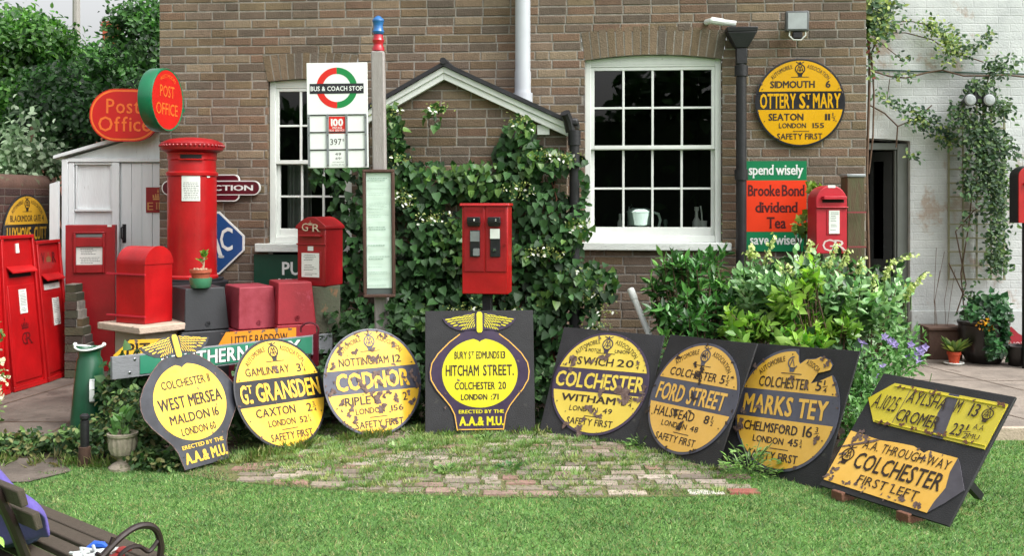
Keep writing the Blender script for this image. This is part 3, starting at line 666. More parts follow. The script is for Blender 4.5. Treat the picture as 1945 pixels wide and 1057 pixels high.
# CODNOR
s = thing('road_sign', 'round yellow sign reading NOTTINGHAM and RIPLEY, covered in rust patches', 'road sign', group=GRP, M=pose(-.9907, 7.5254, .3679, .588, .273, -.005, -RR))
bigc = [(-.31, .58, .06), (.0, .45, .07), (.05, .14, .08), (.32, .16, .06), (-.2, -.1, .08), (-.28, .02, .07), (.12, -.02, .06), (.05, -.3, .1), (.42, -.35, .07), (.28, -.22, .05), (.1, -.5, .09), (-.5, -.45, .06), (-.68, -.33, .06), (.75, -.45, .07), (.62, .04, .05), (-.78, .35, .06), (-.62, .62, .07), (.5, .66, .05), (.35, .84, .05), (-.85, -.12, .07), (.8, .1, .06), (.9, -.15, .05), (.35, -.75, .05), (.1, -.85, .05), (-.45, -.66, .06), (.05, .6, .05), (.4, -.02, .05)]
discsign(s, RR, RR, .256, -.189, [('NOTTINGHAM', -.66, .36, .33, .47, 0, .006), ('12', .45, .62, .33, .47, 0, .004), ('CODNOR', -.75, .74, -.115, .185, 1, .03), ('RIPLEY', -.62, .05, -.40, -.25, 0, .008), ('2', .57, .66, -.40, -.25, 0, .008), ('LONDON', -.43, .16, -.575, -.47, 0, .004), ('156', .30, .55, -.575, -.47, 0, .004), ('SAFETY FIRST', -.46, .52, -.83, -.71, 0, .006)],
         M['yellow'], M['slateen'], 5, nrust=34, big=bigc)
prop(s, .55, .273)
# OTTERY ST MARY on the wall
c = HP(*HW(1519.5, 195, .03), .03); s = thing('road_sign', 'round yellow sign reading SIDMOUTH, fixed high on the brick wall', 'road sign', group=GRP, M=pose(c.x, c.y, c.z, HYAW, 0, 0))
discsign(s, .374, 0, .255, -.16, [('SIDMOUTH', -.66, .32, .34, .49, 0, .02), ('6', .57, .67, .34, .49, 0, .02), ('OTTERY', -.89, -.10, -.12, .20, 1, .02), ('S', -.01, .11, -.12, .20, 1, .02), ('T', .14, .23, .07, .20, 1, .02), ('.', .15, .19, -.12, .20, 1, .02), ('MARY', .29, .89, -.12, .20, 1, .02), ('SEATON', -.70, .07, -.40, -.25, 0, .02), ('11', .56, .66, -.40, -.26, 0, .016), ('LONDON', -.47, .13, -.575, -.465, 0, .012), ('155', .28, .53, -.575, -.465, 0, .012), ('SAFETY FIRST', -.51, .49, -.83, -.70, 0, .012)],
         mat('deep_yellow_enamel', 'd9a40e', .25, .06, 3, coat=.3), M['enblack'], 7, nrust=0, extra=fr('1', '2', .70, -.40, -.25))
b = MB()
for x in (-.2, .2): b.tube([(x, .1, -.004), (x, .1, -.03)], .012, 8)
b.build('fixing', M['black'], s)
# boards with round signs
def boardsign(label, P6, corners, seed, th=.012):
    s = thing('road_sign', label, 'road sign', group=GRP, M=pose(*P6[:6], -.44))
    b = MB(Matrix.Translation((0, .44, 0))); b.prism(corners, -.006 - th, -.006); b.build('backing_board', M['board'], s, bev=.002)
    prop(s, .6, P6[4]); return s
s = boardsign('round yellow sign on black board reading IPSWICH, purple band and grey rust patches', (.6215, 7.4758, .3665, -.586, .4888, .0158), [(-.40, -.425), (.40, -.435), (.42, .39), (-.403, .41)], 1)
discsign(s, RR, .44, .2585, -.193, [('IPSWICH', -.74, .20, .335, .485, 0, .006), ('20', .28, .62, .345, .485, 0, .004), ('COLCHESTER', -.93, .91, -.115, .17, 1, .02), ('WITHAM', -.72, .41, -.39, -.26, 0, .02), ('1', .55, .60, -.385, -.22, 0, .01), ('LONDON', -.50, .09, -.57, -.475, 0, .002), ('49', .20, .39, -.57, -.475, 0, .002), ('SAFETY FIRST', -.50, .45, -.82, -.70, 0, .006), ('& MOTOR', -.45, -.11, .60, .665, 0, 0), ('UNION', .18, .48, .605, .67, 0, 0)],
         mat('pale_yellow_enamel', 'dcc044', .18, .1, 2.2, coat=.3, col2='e4cd58'), M['plum'], 11, nrust=12, extra=many(fr('1', '4', .66, .335, .48), fr('3', '4', .66, -.385, -.22)),
         big=[(-.65, .40, .10), (-.26, .40, .055), (.0, .50, .095), (.08, -.17, .08), (.55, -.16, .16), (.5, -.3, .05), (-.08, -.50, .085), (.16, -.63, .06), (-.15, -.72, .05), (-.5, -.85, .07), (.85, -.25, .07), (-.2, -.93, .10), (-.2, .88, .035)])
s = boardsign('round amber sign on black board reading HALSTEAD, faded grey band with dark holes', (1.1802, 6.8894, .3724, -.9588, .4594, .01), [(-.405, -.42), (.375, -.40), (.383, .425), (-.396, .41)], 2)
discsign(s, RR, .44, .272, -.189, [('COLCHESTER', -.70, .41, .335, .48, 0, .006), ('5', .50, .60, .33, .48, 0, .004), ('FORD STREET', -.85, .76, -.12, .175, 1, .018), ('HALSTEAD', -.76, .20, -.41, -.25, 0, .004), ('8', .43, .54, -.39, -.25, 0, .008), ('LONDON', -.50, .10, -.57, -.475, 0, .002), ('48', .19, .37, -.57, -.475, 0, .002), ('SAFETY FIRST', -.54, .40, -.82, -.70, 0, .004)],
         M['amber'], M['slateen'], 13, nrust=5, rusty=M['ink'], extra=many(fr('1', '2', .62, .33, .48), fr('1', '2', .57, -.39, -.25)),
         big=[(.02, .50, .07), (-.04, .40, .06), (.06, .30, .045), (.0, .03, .05), (.08, -.02, .045), (.06, -.24, .03), (-.25, -.33, .06), (-.05, -.50, .06), (-.08, -.57, .045), (-.62, .66, .05), (.75, .47, .03), (-.2, -.93, .03), (-.93, -.4, .04)])
s = boardsign('round amber sign on black board reading CHELMSFORD, its rim broken away at the top', (1.6726, 6.4399, .388, -.9329, .3624, .064), [(-.43, -.45), (.34, -.44), (.446, .393), (-.42, .405)], 3)
discsign(s, RR, .44, .2844, -.1824, [('COLCHESTER', -.61, .38, .335, .505, 0, .006), ('5', .51, .61, .345, .505, 0, .004), ('MARKS TEY', -.84, .79, -.11, .185, 1, .022), ('CHELMSFORD', -.75, .31, -.40, -.255, 0, .016), ('16', .42, .59, -.40, -.23, 0, .006), ('LONDON', -.52, .08, -.575, -.475, 0, .014), ('45', .17, .36, -.57, -.46, 0, .014), ('SAFETY FIRST', -.57, .40, -.835, -.71, 0, .014)],
         mat('two_tone_amber_enamel', 'e6ae2a', .18, .1, 2.2, coat=.3, col2='efbf58'), M['slateen'], 17, nrust=5, notch=True, extra=many(fr('1', '4', .63, .345, .505), fr('3', '4', .62, -.40, -.24), fr('3', '4', .38, -.57, -.46)),
         big=[(.02, .52, .045), (.05, .46, .03), (.33, .40, .05), (-.82, -.33, .08), (-.88, -.42, .06), (.68, -.42, .06), (.02, -.28, .03), (-.75, .66, .05), (.66, .80, .05), (.55, .86, .045)])
# ---------------------------------------------------------------- winged signs
HALF = [(.171, .03), (.19, .143), (.218, .198), (.269, .258), (.32, .317), (.36, .386), (.367, .441), (.356, .505), (.311, .574), (.227, .657), (.153, .712), (.097, .735)]
WING = [(.0, .865), (.03, .857), (.07, .866), (.11, .853), (.14, .838), (.19, .832), (.268, .823), (.245, .79), (.215, .765), (.17, .745), (.12, .735), (.06, .742), (.0, .745)]
def winged(root, bm, ym, border, lines, dz, seed, wingm):
    p = MB(Matrix.Translation((0, 0, dz))); p.m = 0
    p.prism([(-x, y) for x, y in HALF] + [(x, y) for x, y in reversed(HALF)], 0, .006); p.prism([(-x, y) for x, y in WING] + [(x, y) for x, y in reversed(WING[1:-1])], .001, .0065)
    p.m = 1; n = 60; C_ = []
    for i in range(n + 1):
        a = R(90 + 9 + (360 - 18) * i / n); C_.append((.272 * math.cos(a), .434 + .246 * math.sin(a)))
    C_.append((.012, .665)); C_.append((0, .654)); C_.append((-.012, .665))
    p.poly(C_, .0075)
    if border:
        p.m = 2
        for sgn in (-1, 1):
            q = [(sgn * (x - .012 if y > .2 else x - .008), y) for x, y in HALF]
            for a, b_ in zip(q[:-2], q[1:-1]): p.line(*a, *b_, .007, .0078)
        p.line(-.163, .037, .163, .037, .007, .0078)
    else:
        p.m = 3
        for sgn in (-1, 1):
            q = [(sgn * (x - .003), y) for x, y in HALF]
            for a, b_ in zip(q[:-1], q[1:]): p.line(*a, *b_, .005, .0078)
    p.m = 3; g = random.Random(seed)
    for i in range(9): p.blob(g.uniform(-.3, .3), g.uniform(.1, .7), .004 + .006 * g.random(), .009, seed + i)
    plate = p.build('sign_plate', [bm, ym, M['amber'], M['rust']], root)
    for sgn in (-1, 1):
        wv = MB(Matrix.Translation((0, 0, dz)))
        def feather(x, y, L, a, wd):
            dx, dy_ = math.cos(R(a)), math.sin(R(a)); nx, ny = -dy_, dx; pts = []
            for t, w_ in ((0, .5), (.3, .9), (.7, 1), (.92, .7), (1, 0), (.92, -.7), (.7, -1), (.3, -.9), (0, -.5)): pts.append((sgn * (x + dx * L * t + nx * w_ * wd), y + dy_ * L * t + ny * w_ * wd))
            wv.poly(pts if sgn > 0 else pts[::-1], .0088)
        for i in range(8): feather(.034 + i * .021, .858 - i * .0035 - (.004 if i in (1, 4) else 0), .024, -14 - i, .0033)
        for i in range(7): feather(.036 + i * .023, .845 - i * .003, .027, -22 - i * 0, .0033)
        for i in range(7): feather(.036 + i * .021, .832 - i * .003, .028, -30 + i * 2, .0033)
        for i in range(6): feather(.036 + i * .019, .818 - i * .003, .03, -42 + i * 4, .0033)
        for i in range(6): feather(.036 + i * .017, .803 - i * .004, .034, -58 + i * 6, .0033)
        for i in range(6): feather(.034 + i * .016, .786 - i * .005, .03, -72 + i * 6, .0032)
        for i, (x, y) in enumerate(((.20, .822), (.19, .808), (.17, .795), (.155, .78))): feather(x, y, .05 - i * .004, -6 + i * -3, .0048)
        wv.build('wing', wingm, plate, sm=False)
    b = MB(Matrix.Translation((0, 0, dz))); pts = [(-.021, .735), (-.012, .722), (.012, .722), (.021, .735), (.021, .857), (.012, .872), (-.012, .872), (-.021, .857)]
    b.m = 1; b.prism([(x * 1.3, .797 + (y - .797) * 1.05) for x, y in pts], .006, .010); b.m = 0; b.prism(pts, .0102, .014); b.build('wing_boss', [wingm, bm], plate)
    l = MB(Matrix.Translation((0, 0, dz)))
    for t, x0, x1, y0, y1, m_, bold in lines: l.m = m_; text(l, t, x0, x1, y0, y1, .0088, bold + .014)
    l.build('lettering', [M['ink'], wingm], plate, sm=False)
s = thing('road_sign', 'winged sign with lime apple shaped centre reading BURY ST EDMUNDS, on square black board', 'road sign', M=pose(-.2241, 7.4805, .0, .0764, .2044, 0))
b = MB(); b.prism([(-.392, -.01), (.392, -.01), (.392, .882), (-.392, .882)], -.014, 0); b.build('backing_board', M['board'], s, bev=.002)
winged(s, M['plum'], M['lime'], True, [('BURY S', -.181, -.066, .535, .586, 0, .004), ('T', -.06, -.04, .558, .586, 0, .004), ('EDMUNDS', -.025, .140, .535, .586, 0, .004), ('13', .152, .183, .535, .586, 0, .004), ('HITCHAM', -.244, -.008, .415, .489, 0, .006), ('STREET.', .024, .243, .415, .489, 0, .006), ('COLCHESTER', -.181, .106, .317, .368, 0, .004), ('20', .132, .186, .317, .368, 0, .004), ('LONDON', -.136, .05, .244, .283, 0, .014), (':71', .078, .131, .244, .283, 0, .008), ('ERECTED BY THE', -.152, .167, .149, .173, 1, .014), ('A.A.& M.U.', -.147, .164, .065, .124, 1, .03)], .001, 50, M['lime'])
prop(s, .6, .2044)
s = thing('road_sign', 'winged yellow sign with wide black rim reading WEST MERSEA, leaning by the lawn', 'road sign', M=pose(-1.8864, 6.5352, -.0026, .9658, .3784, .0202))
winged(s, mat('worn_black_enamel', '26262c', .3, .25, 6, coat=.3, col2='3b3e46'), mat('lemon_enamel', 'e8c02a', .18, .08, 2.5, coat=.3, col2='ecc454'), False, [('COLCHESTER 11', -.185, .185, .535, .586, 0, .002), ('WEST MERSEA', -.240, .240, .405, .478, 0, .012), ('MALDON 16', -.185, .185, .312, .368, 0, .008), ('LONDON 60', -.125, .135, .232, .278, 0, .006), ('ERECTED BY THE', -.150, .165, .149, .173, 1, .014), ('A.A.& M.U.', -.147, .168, .06, .124, 1, .03)], 0, 60, mat('gold_enamel', 'd8b340', .3, .1, 8))
prop(s, .6, .3784)
# ---------------------------------------------------------------- the board with two direction plates
s = thing('road_sign', 'steeply leaning black board with two rusty direction plates reading CROMER and COLCHESTER', 'road sign', M=pose(1.9534, 5.5994, .05, -1.069, .7209, .0038))
b = MB(); b.prism([(-.4335, 0), (.4335, 0), (.4335, .79), (-.4335, .79)], -.016, 0); b.build('backing_board', M['board'], s, bev=.002)
M['dullime'] = mat('weathered_lime_enamel', 'd3c23c', .25, .12, 5, coat=.2, col2='c8b93a', wear='7d6a3a', wlo=.66, wsc=14)
b = MB(); b.m = 0; b.prism([(-.435, .605), (-.314, .735), (.418, .735), (.418, .452), (-.312, .462)], .001, .007)
b.m = 1; b.poly([(.092, .452), (.165, .452), (.142, .60), (.125, .735), (.06, .735), (.055, .6), (.078, .52)], .0076)
for y in (.472, .715):
    b.m = 0; b.tube([(-.30, y, .008), (.415, y, .008)], .006, 6); b.m = 2; g = random.Random(int(y * 100))
    for i in range(14): b.blob(g.uniform(-.28, .41), y + g.uniform(-.012, .012), .006 + .01 * g.random(), .0150, i + int(y * 50))
b.m = 3; b.rect(-.190, -.186, .47, .72, .0078)
up = b.build('sign_plate', [M['dullime'], mat('bare_grey_metal', '4f4c54', .7, .2, 10), M['rustor'], M['rust']], s)
l = MB()
for t, x0, x1, y0, y1, bd in (('A.1025', -.375, -.205, .545, .645, .002), ('AYLSHA', -.170, .085, .622, .700, .008), ('M', .145, .178, .622, .700, .012), ('CROMER', -.178, .100, .498, .575, .012), ('13', .238, .290, .618, .698, .008), ('23', .190, .255, .488, .560, .010), ('A.A', .305, .365, .548, .580, .004), ('MU', .300, .365, .490, .520, .004)): text(l, t, x0, x1, y0, y1, .0155, bd)
frac(l, '1', '2', .262, .49, .56, .0155, .006); aa(l, .345, .65, .034, .0155, 0)
l.build('lettering', M['ink'], up, sm=False)
b = MB(); b.m = 0; b.prism([(-.425, .375), (-.42, .038), (.293, .030), (.325, .19), (.303, .368), (.12, .372), (.10, .35), (.02, .375), (-.1, .37), (-.2, .36)], .001, .006)
b.m = 1; b.prism([(.303, .368), (.325, .345), (.425, .205), (.36, .11), (.293, .030), (.30, .1), (.322, .19), (.300, .28)], .0015, .007)
b.m = 2; g = random.Random(9)
for i in range(40):
    e = g.choice((0, 0, 1, 2)); x = g.uniform(-.42, .30); y = g.uniform(.035, .37)
    if e == 0: y = g.choice((.05, .355)) + g.gauss(0, .015)
    elif e == 1: x = -.40 + abs(g.gauss(0, .02))
    b.blob(x, y, .005 + .017 * g.random() ** 2, .0078 + i * .00002, 300 + i, ax=g.uniform(.7, 1.8))
b.poly([(-.42, .27), (-.42, .258), (-.24, .335), (-.2, .36), (-.23, .358)], .0087)
lo = b.build('sign_plate', [M['amber'], MATS['bare_grey_metal'], M['rust']], s)
l = MB()
for t, x0, x1, y0, y1, bd in (('A.A. THROUGH-WAY', -.287, .285, .286, .342, .004), ('COLCHESTER', -.285, .292, .158, .258, .014), ('FIRST LEFT', -.20, .2, .075, .128, .003)): text(l, t, x0, x1, y0, y1, .0094, bd)
aa(l, -.352, .225, .042, .0094, 0); l.build('lettering', M['ink'], lo, sm=False)
b = MB()
for x in (-.27, .18): b.box(x - .022, x + .022, .36, .40, -.52 + .1 * (x > 0), -.016)
b.build('strut', M['black'], s)
def onfoot(Mx, x):
    p = Mx @ Vector((x, .03, -.008)); return p
Mx = pose(1.9534, 5.5994, .05, -1.069, .7209, .0038)
for i, (x, lab) in enumerate(((-.28, 'small red brick propping the left foot of the steep black board'), (.17, 'small red brick propping the right foot of the steep black board'))):
    p = onfoot(Mx, x); b = MB(); b.box(-.04, .04, -.05, .10, 0, .052); o = b.build('brick', mat('loose_brick', '6e4a3a', .9, .2, 20, .6, 60), bev=.004); o.location = (p.x, p.y, 0.001); o.rotation_euler = (0, 0, -1.069); tag(o, lab, 'brick', 'bricks under the leaning board')
# ---------------------------------------------------------------- signs on house, shed, posts
def onwall(px, py, off): u, z = HW(px, py, off); p = HP(u, z, off); return pose(p.x, p.y, p.z, HYAW, 0)
def wz(x0, y0, x1, y1, off=.02):
    a = HW(x0, y1, off); b_ = HW(x1, y0, off); return b_[0] - a[0], b_[1] - a[1], onwall((x0 + x1) / 2, y1, off)
w_, h_, Mw = wz(1416.5, 306, 1532, 478)
s = thing('enamel_sign', 'tall green and orange enamel tea advertisement sign on the brick wall', 'enamel sign', M=Mw)
b = MB(); b.m = 0; b.prism([(-w_ / 2, 0), (w_ / 2, 0), (w_ / 2, h_), (-w_ / 2, h_)], -.012, 0); b.m = 1; b.rect(-w_ / 2 + .001, w_ / 2 - .001, .218 * h_, .785 * h_, .0012)
pl = b.build('sign_plate', [mat('sign_green', '0c7a4c', .35, .05, 4, coat=.2), M['orange']], s)
l = MB(); X = lambda px: (px - 373) / 585 * w_; Yv = lambda py: (897 - py) / 865 * h_
l.m = 0
for t, x0, x1, yb, yt in (('spend', 110, 345, 163, 68), ('wisely', 372, 630, 163, 68), ('save', 122, 300, 830, 740), ('wisely', 366, 625, 830, 740)): text(l, t, X(x0), X(x1), Yv(yb), Yv(yt), .0025, .02, .06, True)
l.m = 1
for t, x0, x1, yb, yt in (('Brooke', 104, 408, 365, 262), ('Bond', 430, 642, 365, 262), ('dividend', 175, 575, 523, 425), ('Tea', 285, 465, 675, 570)): text(l, t, X(x0), X(x1), Yv(yb), Yv(yt), .0025, .022, .06, True)
l.build('lettering', [M['white2'], mat('dark_red_lettering', '4a0508', .5, .1, 5)], pl, sm=False)
# totem
w_, h_, Mw = wz(307, 343, 494, 371, .04)
s = thing('station_sign', 'maroon lozenge station sign reading JUNCTION behind the pillar box', 'station sign', M=Mw)
def stadium(x0, x1, y0, y1, r, n=8):
    P_ = []
    for cx_, cy_, a0 in ((x1 - r, y0 + r, -90), (x1 - r, y1 - r, 0), (x0 + r, y1 - r, 90), (x0 + r, y0 + r, 180)):
        P_ += [(cx_ + r * math.cos(R(a0 + 90 * i / n)), cy_ + r * math.sin(R(a0 + 90 * i / n))) for i in range(n + 1)]
    return P_
b = MB(); b.m = 1; b.prism(stadium(-w_ * .27, w_ * .29, -.055, h_ + .055, .05), -.02, .0); b.prism(stadium(-w_ / 2, w_ / 2, 0, h_, h_ * .49), -.02, .003)
b.m = 0; b.poly(stadium(-w_ * .27 + .01, w_ * .29 - .01, -.045, h_ + .045, .042), .0012); b.m = 1; b.poly(stadium(-w_ / 2, w_ / 2, 0, h_, h_ * .49), .0036); b.m = 0; b.poly(stadium(-w_ / 2 + .009, w_ / 2 - .009, .009, h_ - .009, h_ * .42), .0048)
pl = b.build('sign_plate', [M['maroon'], M['white2']], s); l = MB(); text(l, 'JUNCTION', -w_ * .20, w_ * .425, .042, h_ - .042, .006, .03); l.build('lettering', M['white2'], pl, sm=False)
# diamond
c_ = onwall(403, 462, .03); s = thing('enamel_sign', 'blue diamond sign with white border and letters behind the pillar box', 'enamel sign', M=c_)
k = 9.3 / F; Dm = [(-63, 14), (-63, -14), (-14, -60), (14, -60), (63, -14), (63, 14), (14, 60), (-14, 60)]
b = MB(); b.m = 1; b.prism([(x * k, y * k) for x, y in Dm], -.015, 0); b.m = 0; b.poly([(x * k * .94, y * k * .94) for x, y in Dm], .0012); pl = b.build('sign_plate', [M['blue'], M['white2']], s)
l = MB(); text(l, 'R', -46 * k, -16 * k, -24 * k, 24 * k, .0025, .01, .08, True); text(l, 'A', -18 * k, 21 * k, -28 * k, 26 * k, .0025, .012, .08, True); text(l, 'C', 16 * k, 40 * k, -14 * k, 29 * k, .0028, .012, .08, True); l.build('lettering', M['white2'], pl, sm=False)
# PU...
w_, h_, Mw = wz(482, 485, 640, 550, .03); s = thing('enamel_sign', 'dark green sign with white capitals under the left window sill', 'enamel sign', M=Mw)
b = MB(); b.prism([(-w_ / 2, 0), (w_ / 2, 0), (w_ / 2, h_), (-w_ / 2, h_)], -.015, 0); pl = b.build('sign_plate', M['greendk'], s)
l = MB(); text(l, 'PUBLIC', -.155 * w_, .44 * w_, .42 * h_, .78 * h_, .0015, .025); text(l, 'LIBRARY', -.2 * w_, .44 * w_, .02 * h_, .30 * h_, .0015, .025); l.build('lettering', M['white2'], pl, sm=False)
# white junction box on porch, floodlight
u, z = HW(1032, 247, PO + .012); p = HP(u, z, PO + .012); b = MB(); b.box(-.05, .05, -.018, .018, -.04, .04); b.tube([(0, -.018, 0), (0, -.024, 0)], .006, 8); o = b.build('junction_box', M['white'], bev=.004); o.location = p; o.rotation_euler = (0, 0, HYAW); tag(o, 'small white junction box on the porch brickwork below the eave', 'junction box')
p = HP(*HW(1514, 40, .14), .14); s = thing('floodlight', 'square glass floodlight on the brick wall above the round yellow sign', 'floodlight', p, HYAW)
b = MB(); b.m = 0; b.box(-.095, .095, -.02, .05, -.085, .085); b.build('housing', mat('light_housing', '55585a', .5, .1, 6), s, bev=.008)
b = MB(); b.box(-.078, .078, -.024, -.0205, -.068, .068); b.build('lamp_glass', mat('lamp_glass', '9fa5a6', .12, .15, 12, coat=.6), s)
b = MB(); b.tube([(-.06, .0, -.085), (-.065, .0, -.12), (-.03, .0, -.155), (.03, .0, -.158), (.07, .0, -.12), (.07, .0, -.085)], .006, 6); b.box(-.03, .03, .052, .13, -.03, .03); b.build('bracket', M['white'], s)
b = MB(); b.box(-.035, .045, -.01, .05, -.145, -.088); b.build('sensor', M['black'], s, bev=.008)
# ---------------------------------------------------------------- post boxes
def front(b, y=0.0): b.M = FRONT.copy(); b.M.translation = Vector((0, y, 0)); return b
def crown(mb, cx, cy, s, z):
    mb.rect(cx - s * .5, cx + s * .5, cy, cy + s * .16, z)
    for x, h in ((-.42, .62), (-.2, .72), (.0, .8), (.2, .72), (.42, .62)): mb.poly([(cx + x * s - .09 * s, cy + s * .2), (cx + x * s + .09 * s, cy + s * .2), (cx + x * s * 1.15 + .05 * s, cy + h * s * .8), (cx + x * s * 1.15 - .05 * s, cy + h * s * .8)], z)
    mb.ring(cx, cy + s * .82, .0001, s * .09, z, n=10); mb.rect(cx - s * .03, cx + s * .03, cy + s * .85, cy + s * 1.05, z + .0001)
def notice(root, x0, x1, z0, z1, y, seed, rows=14):
    b = MB(); front(b, y); b.m = 0; b.prism([(x0, z0), (x1, z0), (x1, z1), (x0, z1)], 0, .003); b.m = 1
    w_ = x1 - x0; scribble(b, x0 + w_ * .12, x1 - w_ * .1, z0 + (z1 - z0) * .05, z1 - (z1 - z0) * .05, rows, .0036, seed, .75); return b.build('notice', [M['paper'], M['textgrey']], root, sm=False)
# pillar box on its plinth
Yp = 9.0; c = W(365, 528, Yp); s = thing('pillar_box', 'tall red cylindrical pillar box with fluted cap and white notice', 'post box', (c.x, c.y, c.z), R(14))
kk = Yp / F; rb = 45.5 * kk; zz = lambda py: (528 - py) * kk
b = MB(); b.lathe([(rb * 1.06, 0), (rb * 1.06, zz(524)), (rb, zz(521)), (rb * .99, zz(336)), (rb * 1.05, zz(334)), (rb * 1.06, zz(329)), (rb * .97, zz(326)), (rb * .96, zz(306)), (rb * 1.0, zz(303)), (rb * .99, zz(296)), (rb * 1.02, zz(291))], 56); body = b.build('body', M['red'], s)
b = MB(); b.lathe([(rb * 1.0, zz(291)), (rb * 1.24, zz(286)), (rb * 1.27, zz(282)), (rb * 1.27, zz(274)), (rb * 1.22, zz(271)), (rb * .9, zz(265)), (rb * .4, zz(262)), (.001, zz(261.5))], 56)
for i in range(44):
    a = 2 * math.pi * i / 44; x, y = rb * 1.275 * math.cos(a), rb * 1.275 * math.sin(a); b.sphere((x, y, zz(278)), .013, 4)
b.build('cap', M['reddk'], s)
b = MB(); n = 10; sl_ = []
def curved(b, a0, a1, z0, z1, r0, n=10):
    A = [R(-90 + a0 + (a1 - a0) * i / n) for i in range(n + 1)]
    b.add([(r0 * math.cos(a), r0 * math.sin(a), z) for z in (z0, z1) for a in A], [(i, i + 1, n + 2 + i, n + 1 + i) for i in range(n)])
curved(b, -24, 24, zz(303), zz(295), rb * 1.035); b.build('slot', M['dark'], s)
b = MB()
for z0, z1 in ((zz(306), zz(303.2)), (zz(295.2), zz(292))): 
    A = [R(-90 - 28 + 56 * i / 10) for i in range(11)]; b.tube([(rb * 1.03 * math.cos(a), rb * 1.03 * math.sin(a), (z0 + z1) / 2) for a in A], (z1 - z0) * .55, 6)
b.build('slot_surround', M['red'], s)
b = MB(); b.m = 0; curved(b, -21, 21, zz(382), zz(334.5), rb * 1.012); b.m = 1
g = random.Random(4)
for i in range(12):
    a = -18 + g.random() * 4
    while a < 16: e = a + 2 + 5 * g.random(); curved(b, a, min(e, 18), zz(378 - i * 3.3), zz(377 - i * 3.3), rb * 1.016, 3); a = e + 1.5
    if i > 8: break
b.build('notice', [M['paper'], M['textgrey']], s)
b = MB(); b.m = 0; curved(b, 38, 47, zz(338), zz(333), rb * 1.012, 3); b.build('label', M['paper'], s)
b = MB(); b.lathe([(.30, .1), (.30, c.z - .03), (.26, c.z - .02), (.26, c.z - .002)], 24); o = b.build('plinth', M['black']); o.location = (c.x, c.y, 0); tag(o, 'black round plinth under the red pillar box', 'plinth')
# pedestal mailbox
Ym = 7.75; c = W(275, 617, Ym); zt = c.z; A = R(62)
s = thing('mailbox', 'round topped red metal mailbox standing on a stone slab', 'post box', c, A)
w_, d_, hb = .27, .30, .435; ar = [(w_, 0), (w_, hb)] + [(w_ / 2 + w_ / 2 * math.cos(R(180 * i / 16)), hb + w_ / 2 * 1.0 * math.sin(R(180 * i / 16))) for i in range(1, 16)] + [(0, hb), (0, 0)]
b = MB(); front(b); b.prism(ar, -d_, 0); body = b.build('body', M['red'], s, bev=.004)
b = MB(); front(b); b.prism([(w_ / 2 + (x - w_ / 2) * 1.03, z * 1.0 + .004) for x, z in ar[1:-1]], -.012, .006); b.build('hood_rim', M['red'], s)
b = MB()
for z in (.05, .36): b.box(-.012, -.002, -.012, d_ + .09, z, z + .012)
b.build('strap', mat('pinkish_red', 'c2283a', .35, .1, 6, coat=.3), s)
s2 = thing('stone_pedestal', 'pale stone pedestal with a flat pinkish slab under the red mailbox', 'pedestal', (c.x, c.y, 0), A - R(10))
b = MB(); b.box(-.12, .44, -.12, .44, zt - .055, zt - .002); b.build('slab', M['stone'], s2, bev=.008)
b = MB(); b.box(-.01, .35, -.02, .38, 0, zt - .058); b.box(.02, .31, -.03, -.0205, .12, zt - .12); b.build('pillar', mat('pedestal_stone', 'a8a292', .85, .15, 6, .4, 50), s2, bev=.006)
# crates
def crate(label, px, py, Y, yaw, w_, d_, m, flare=True, hoop=False, ztop=None):
    c = W(px, py, Y); h = c.z; s = thing('tapered_plinth', label, 'plinth', (c.x, c.y, 0), yaw, 'tapered iron box plinths')
    b = MB(); b.frustum((-.015, w_ + .03, -.02, d_ + .02), (0, w_, 0, d_), h - .32, h)
    if flare: b.frustum((-.05, w_ + .06, -.05, d_ + .05), (-.035, w_ + .05, -.035, d_ + .04), .1, h - .325)
    else: b.frustum((-.02, w_ + .035, -.03, d_ + .03), (-.015, w_ + .03, -.02, d_ + .02), .1, h - .322)
    b.build('body', m, s, bev=.008)
    b = MB(); front(b, -.012); b.ring(w_ * .55, h - .27, .0005, .022, .012, n=6); b.lathe([(.022, -.01), (.018, .012)], 6, w_ * .55, h - .27); b.build('bolt', m, s)
    return s, h
s, hcr = crate('dark grey tapered plinth box with a potted plant on top', 352, 549, 7.9, R(33), .30, .38, mat('charcoal_paint', '2e3033', .55, .15, 6, .1, 60))
s, h = crate('faded red tapered plinth box in the middle of the row, flared at its foot', 454.6, 546.6, 7.95, R(31), .265, .38, mat('worn_pinkish_red', '902432', .55, .15, 8, .1, 60, col2='9c3a48'))
s, h = crate('red tapered plinth box at the right end of the row', 529, 537.7, 8.0, R(24), .255, .36, M['redold'], flare=False)
c = W(588, 627, 7.75); s = thing('iron_hoop', 'dark red iron hoop standing against the right hand red plinth', 'hoop', (c.x, c.y, 0)); b = MB()
b.tube([(.065 * math.cos(a), 0, c.z + .052 * math.sin(a)) for a in [R(200 - 10 * i) for i in range(24)]], .008, 8); b.build('hoop', M['maroon'], s); b = MB(); b.box(.03, .065, -.02, .02, .0, c.z - .03); b.build('stake', M['maroon'], s)
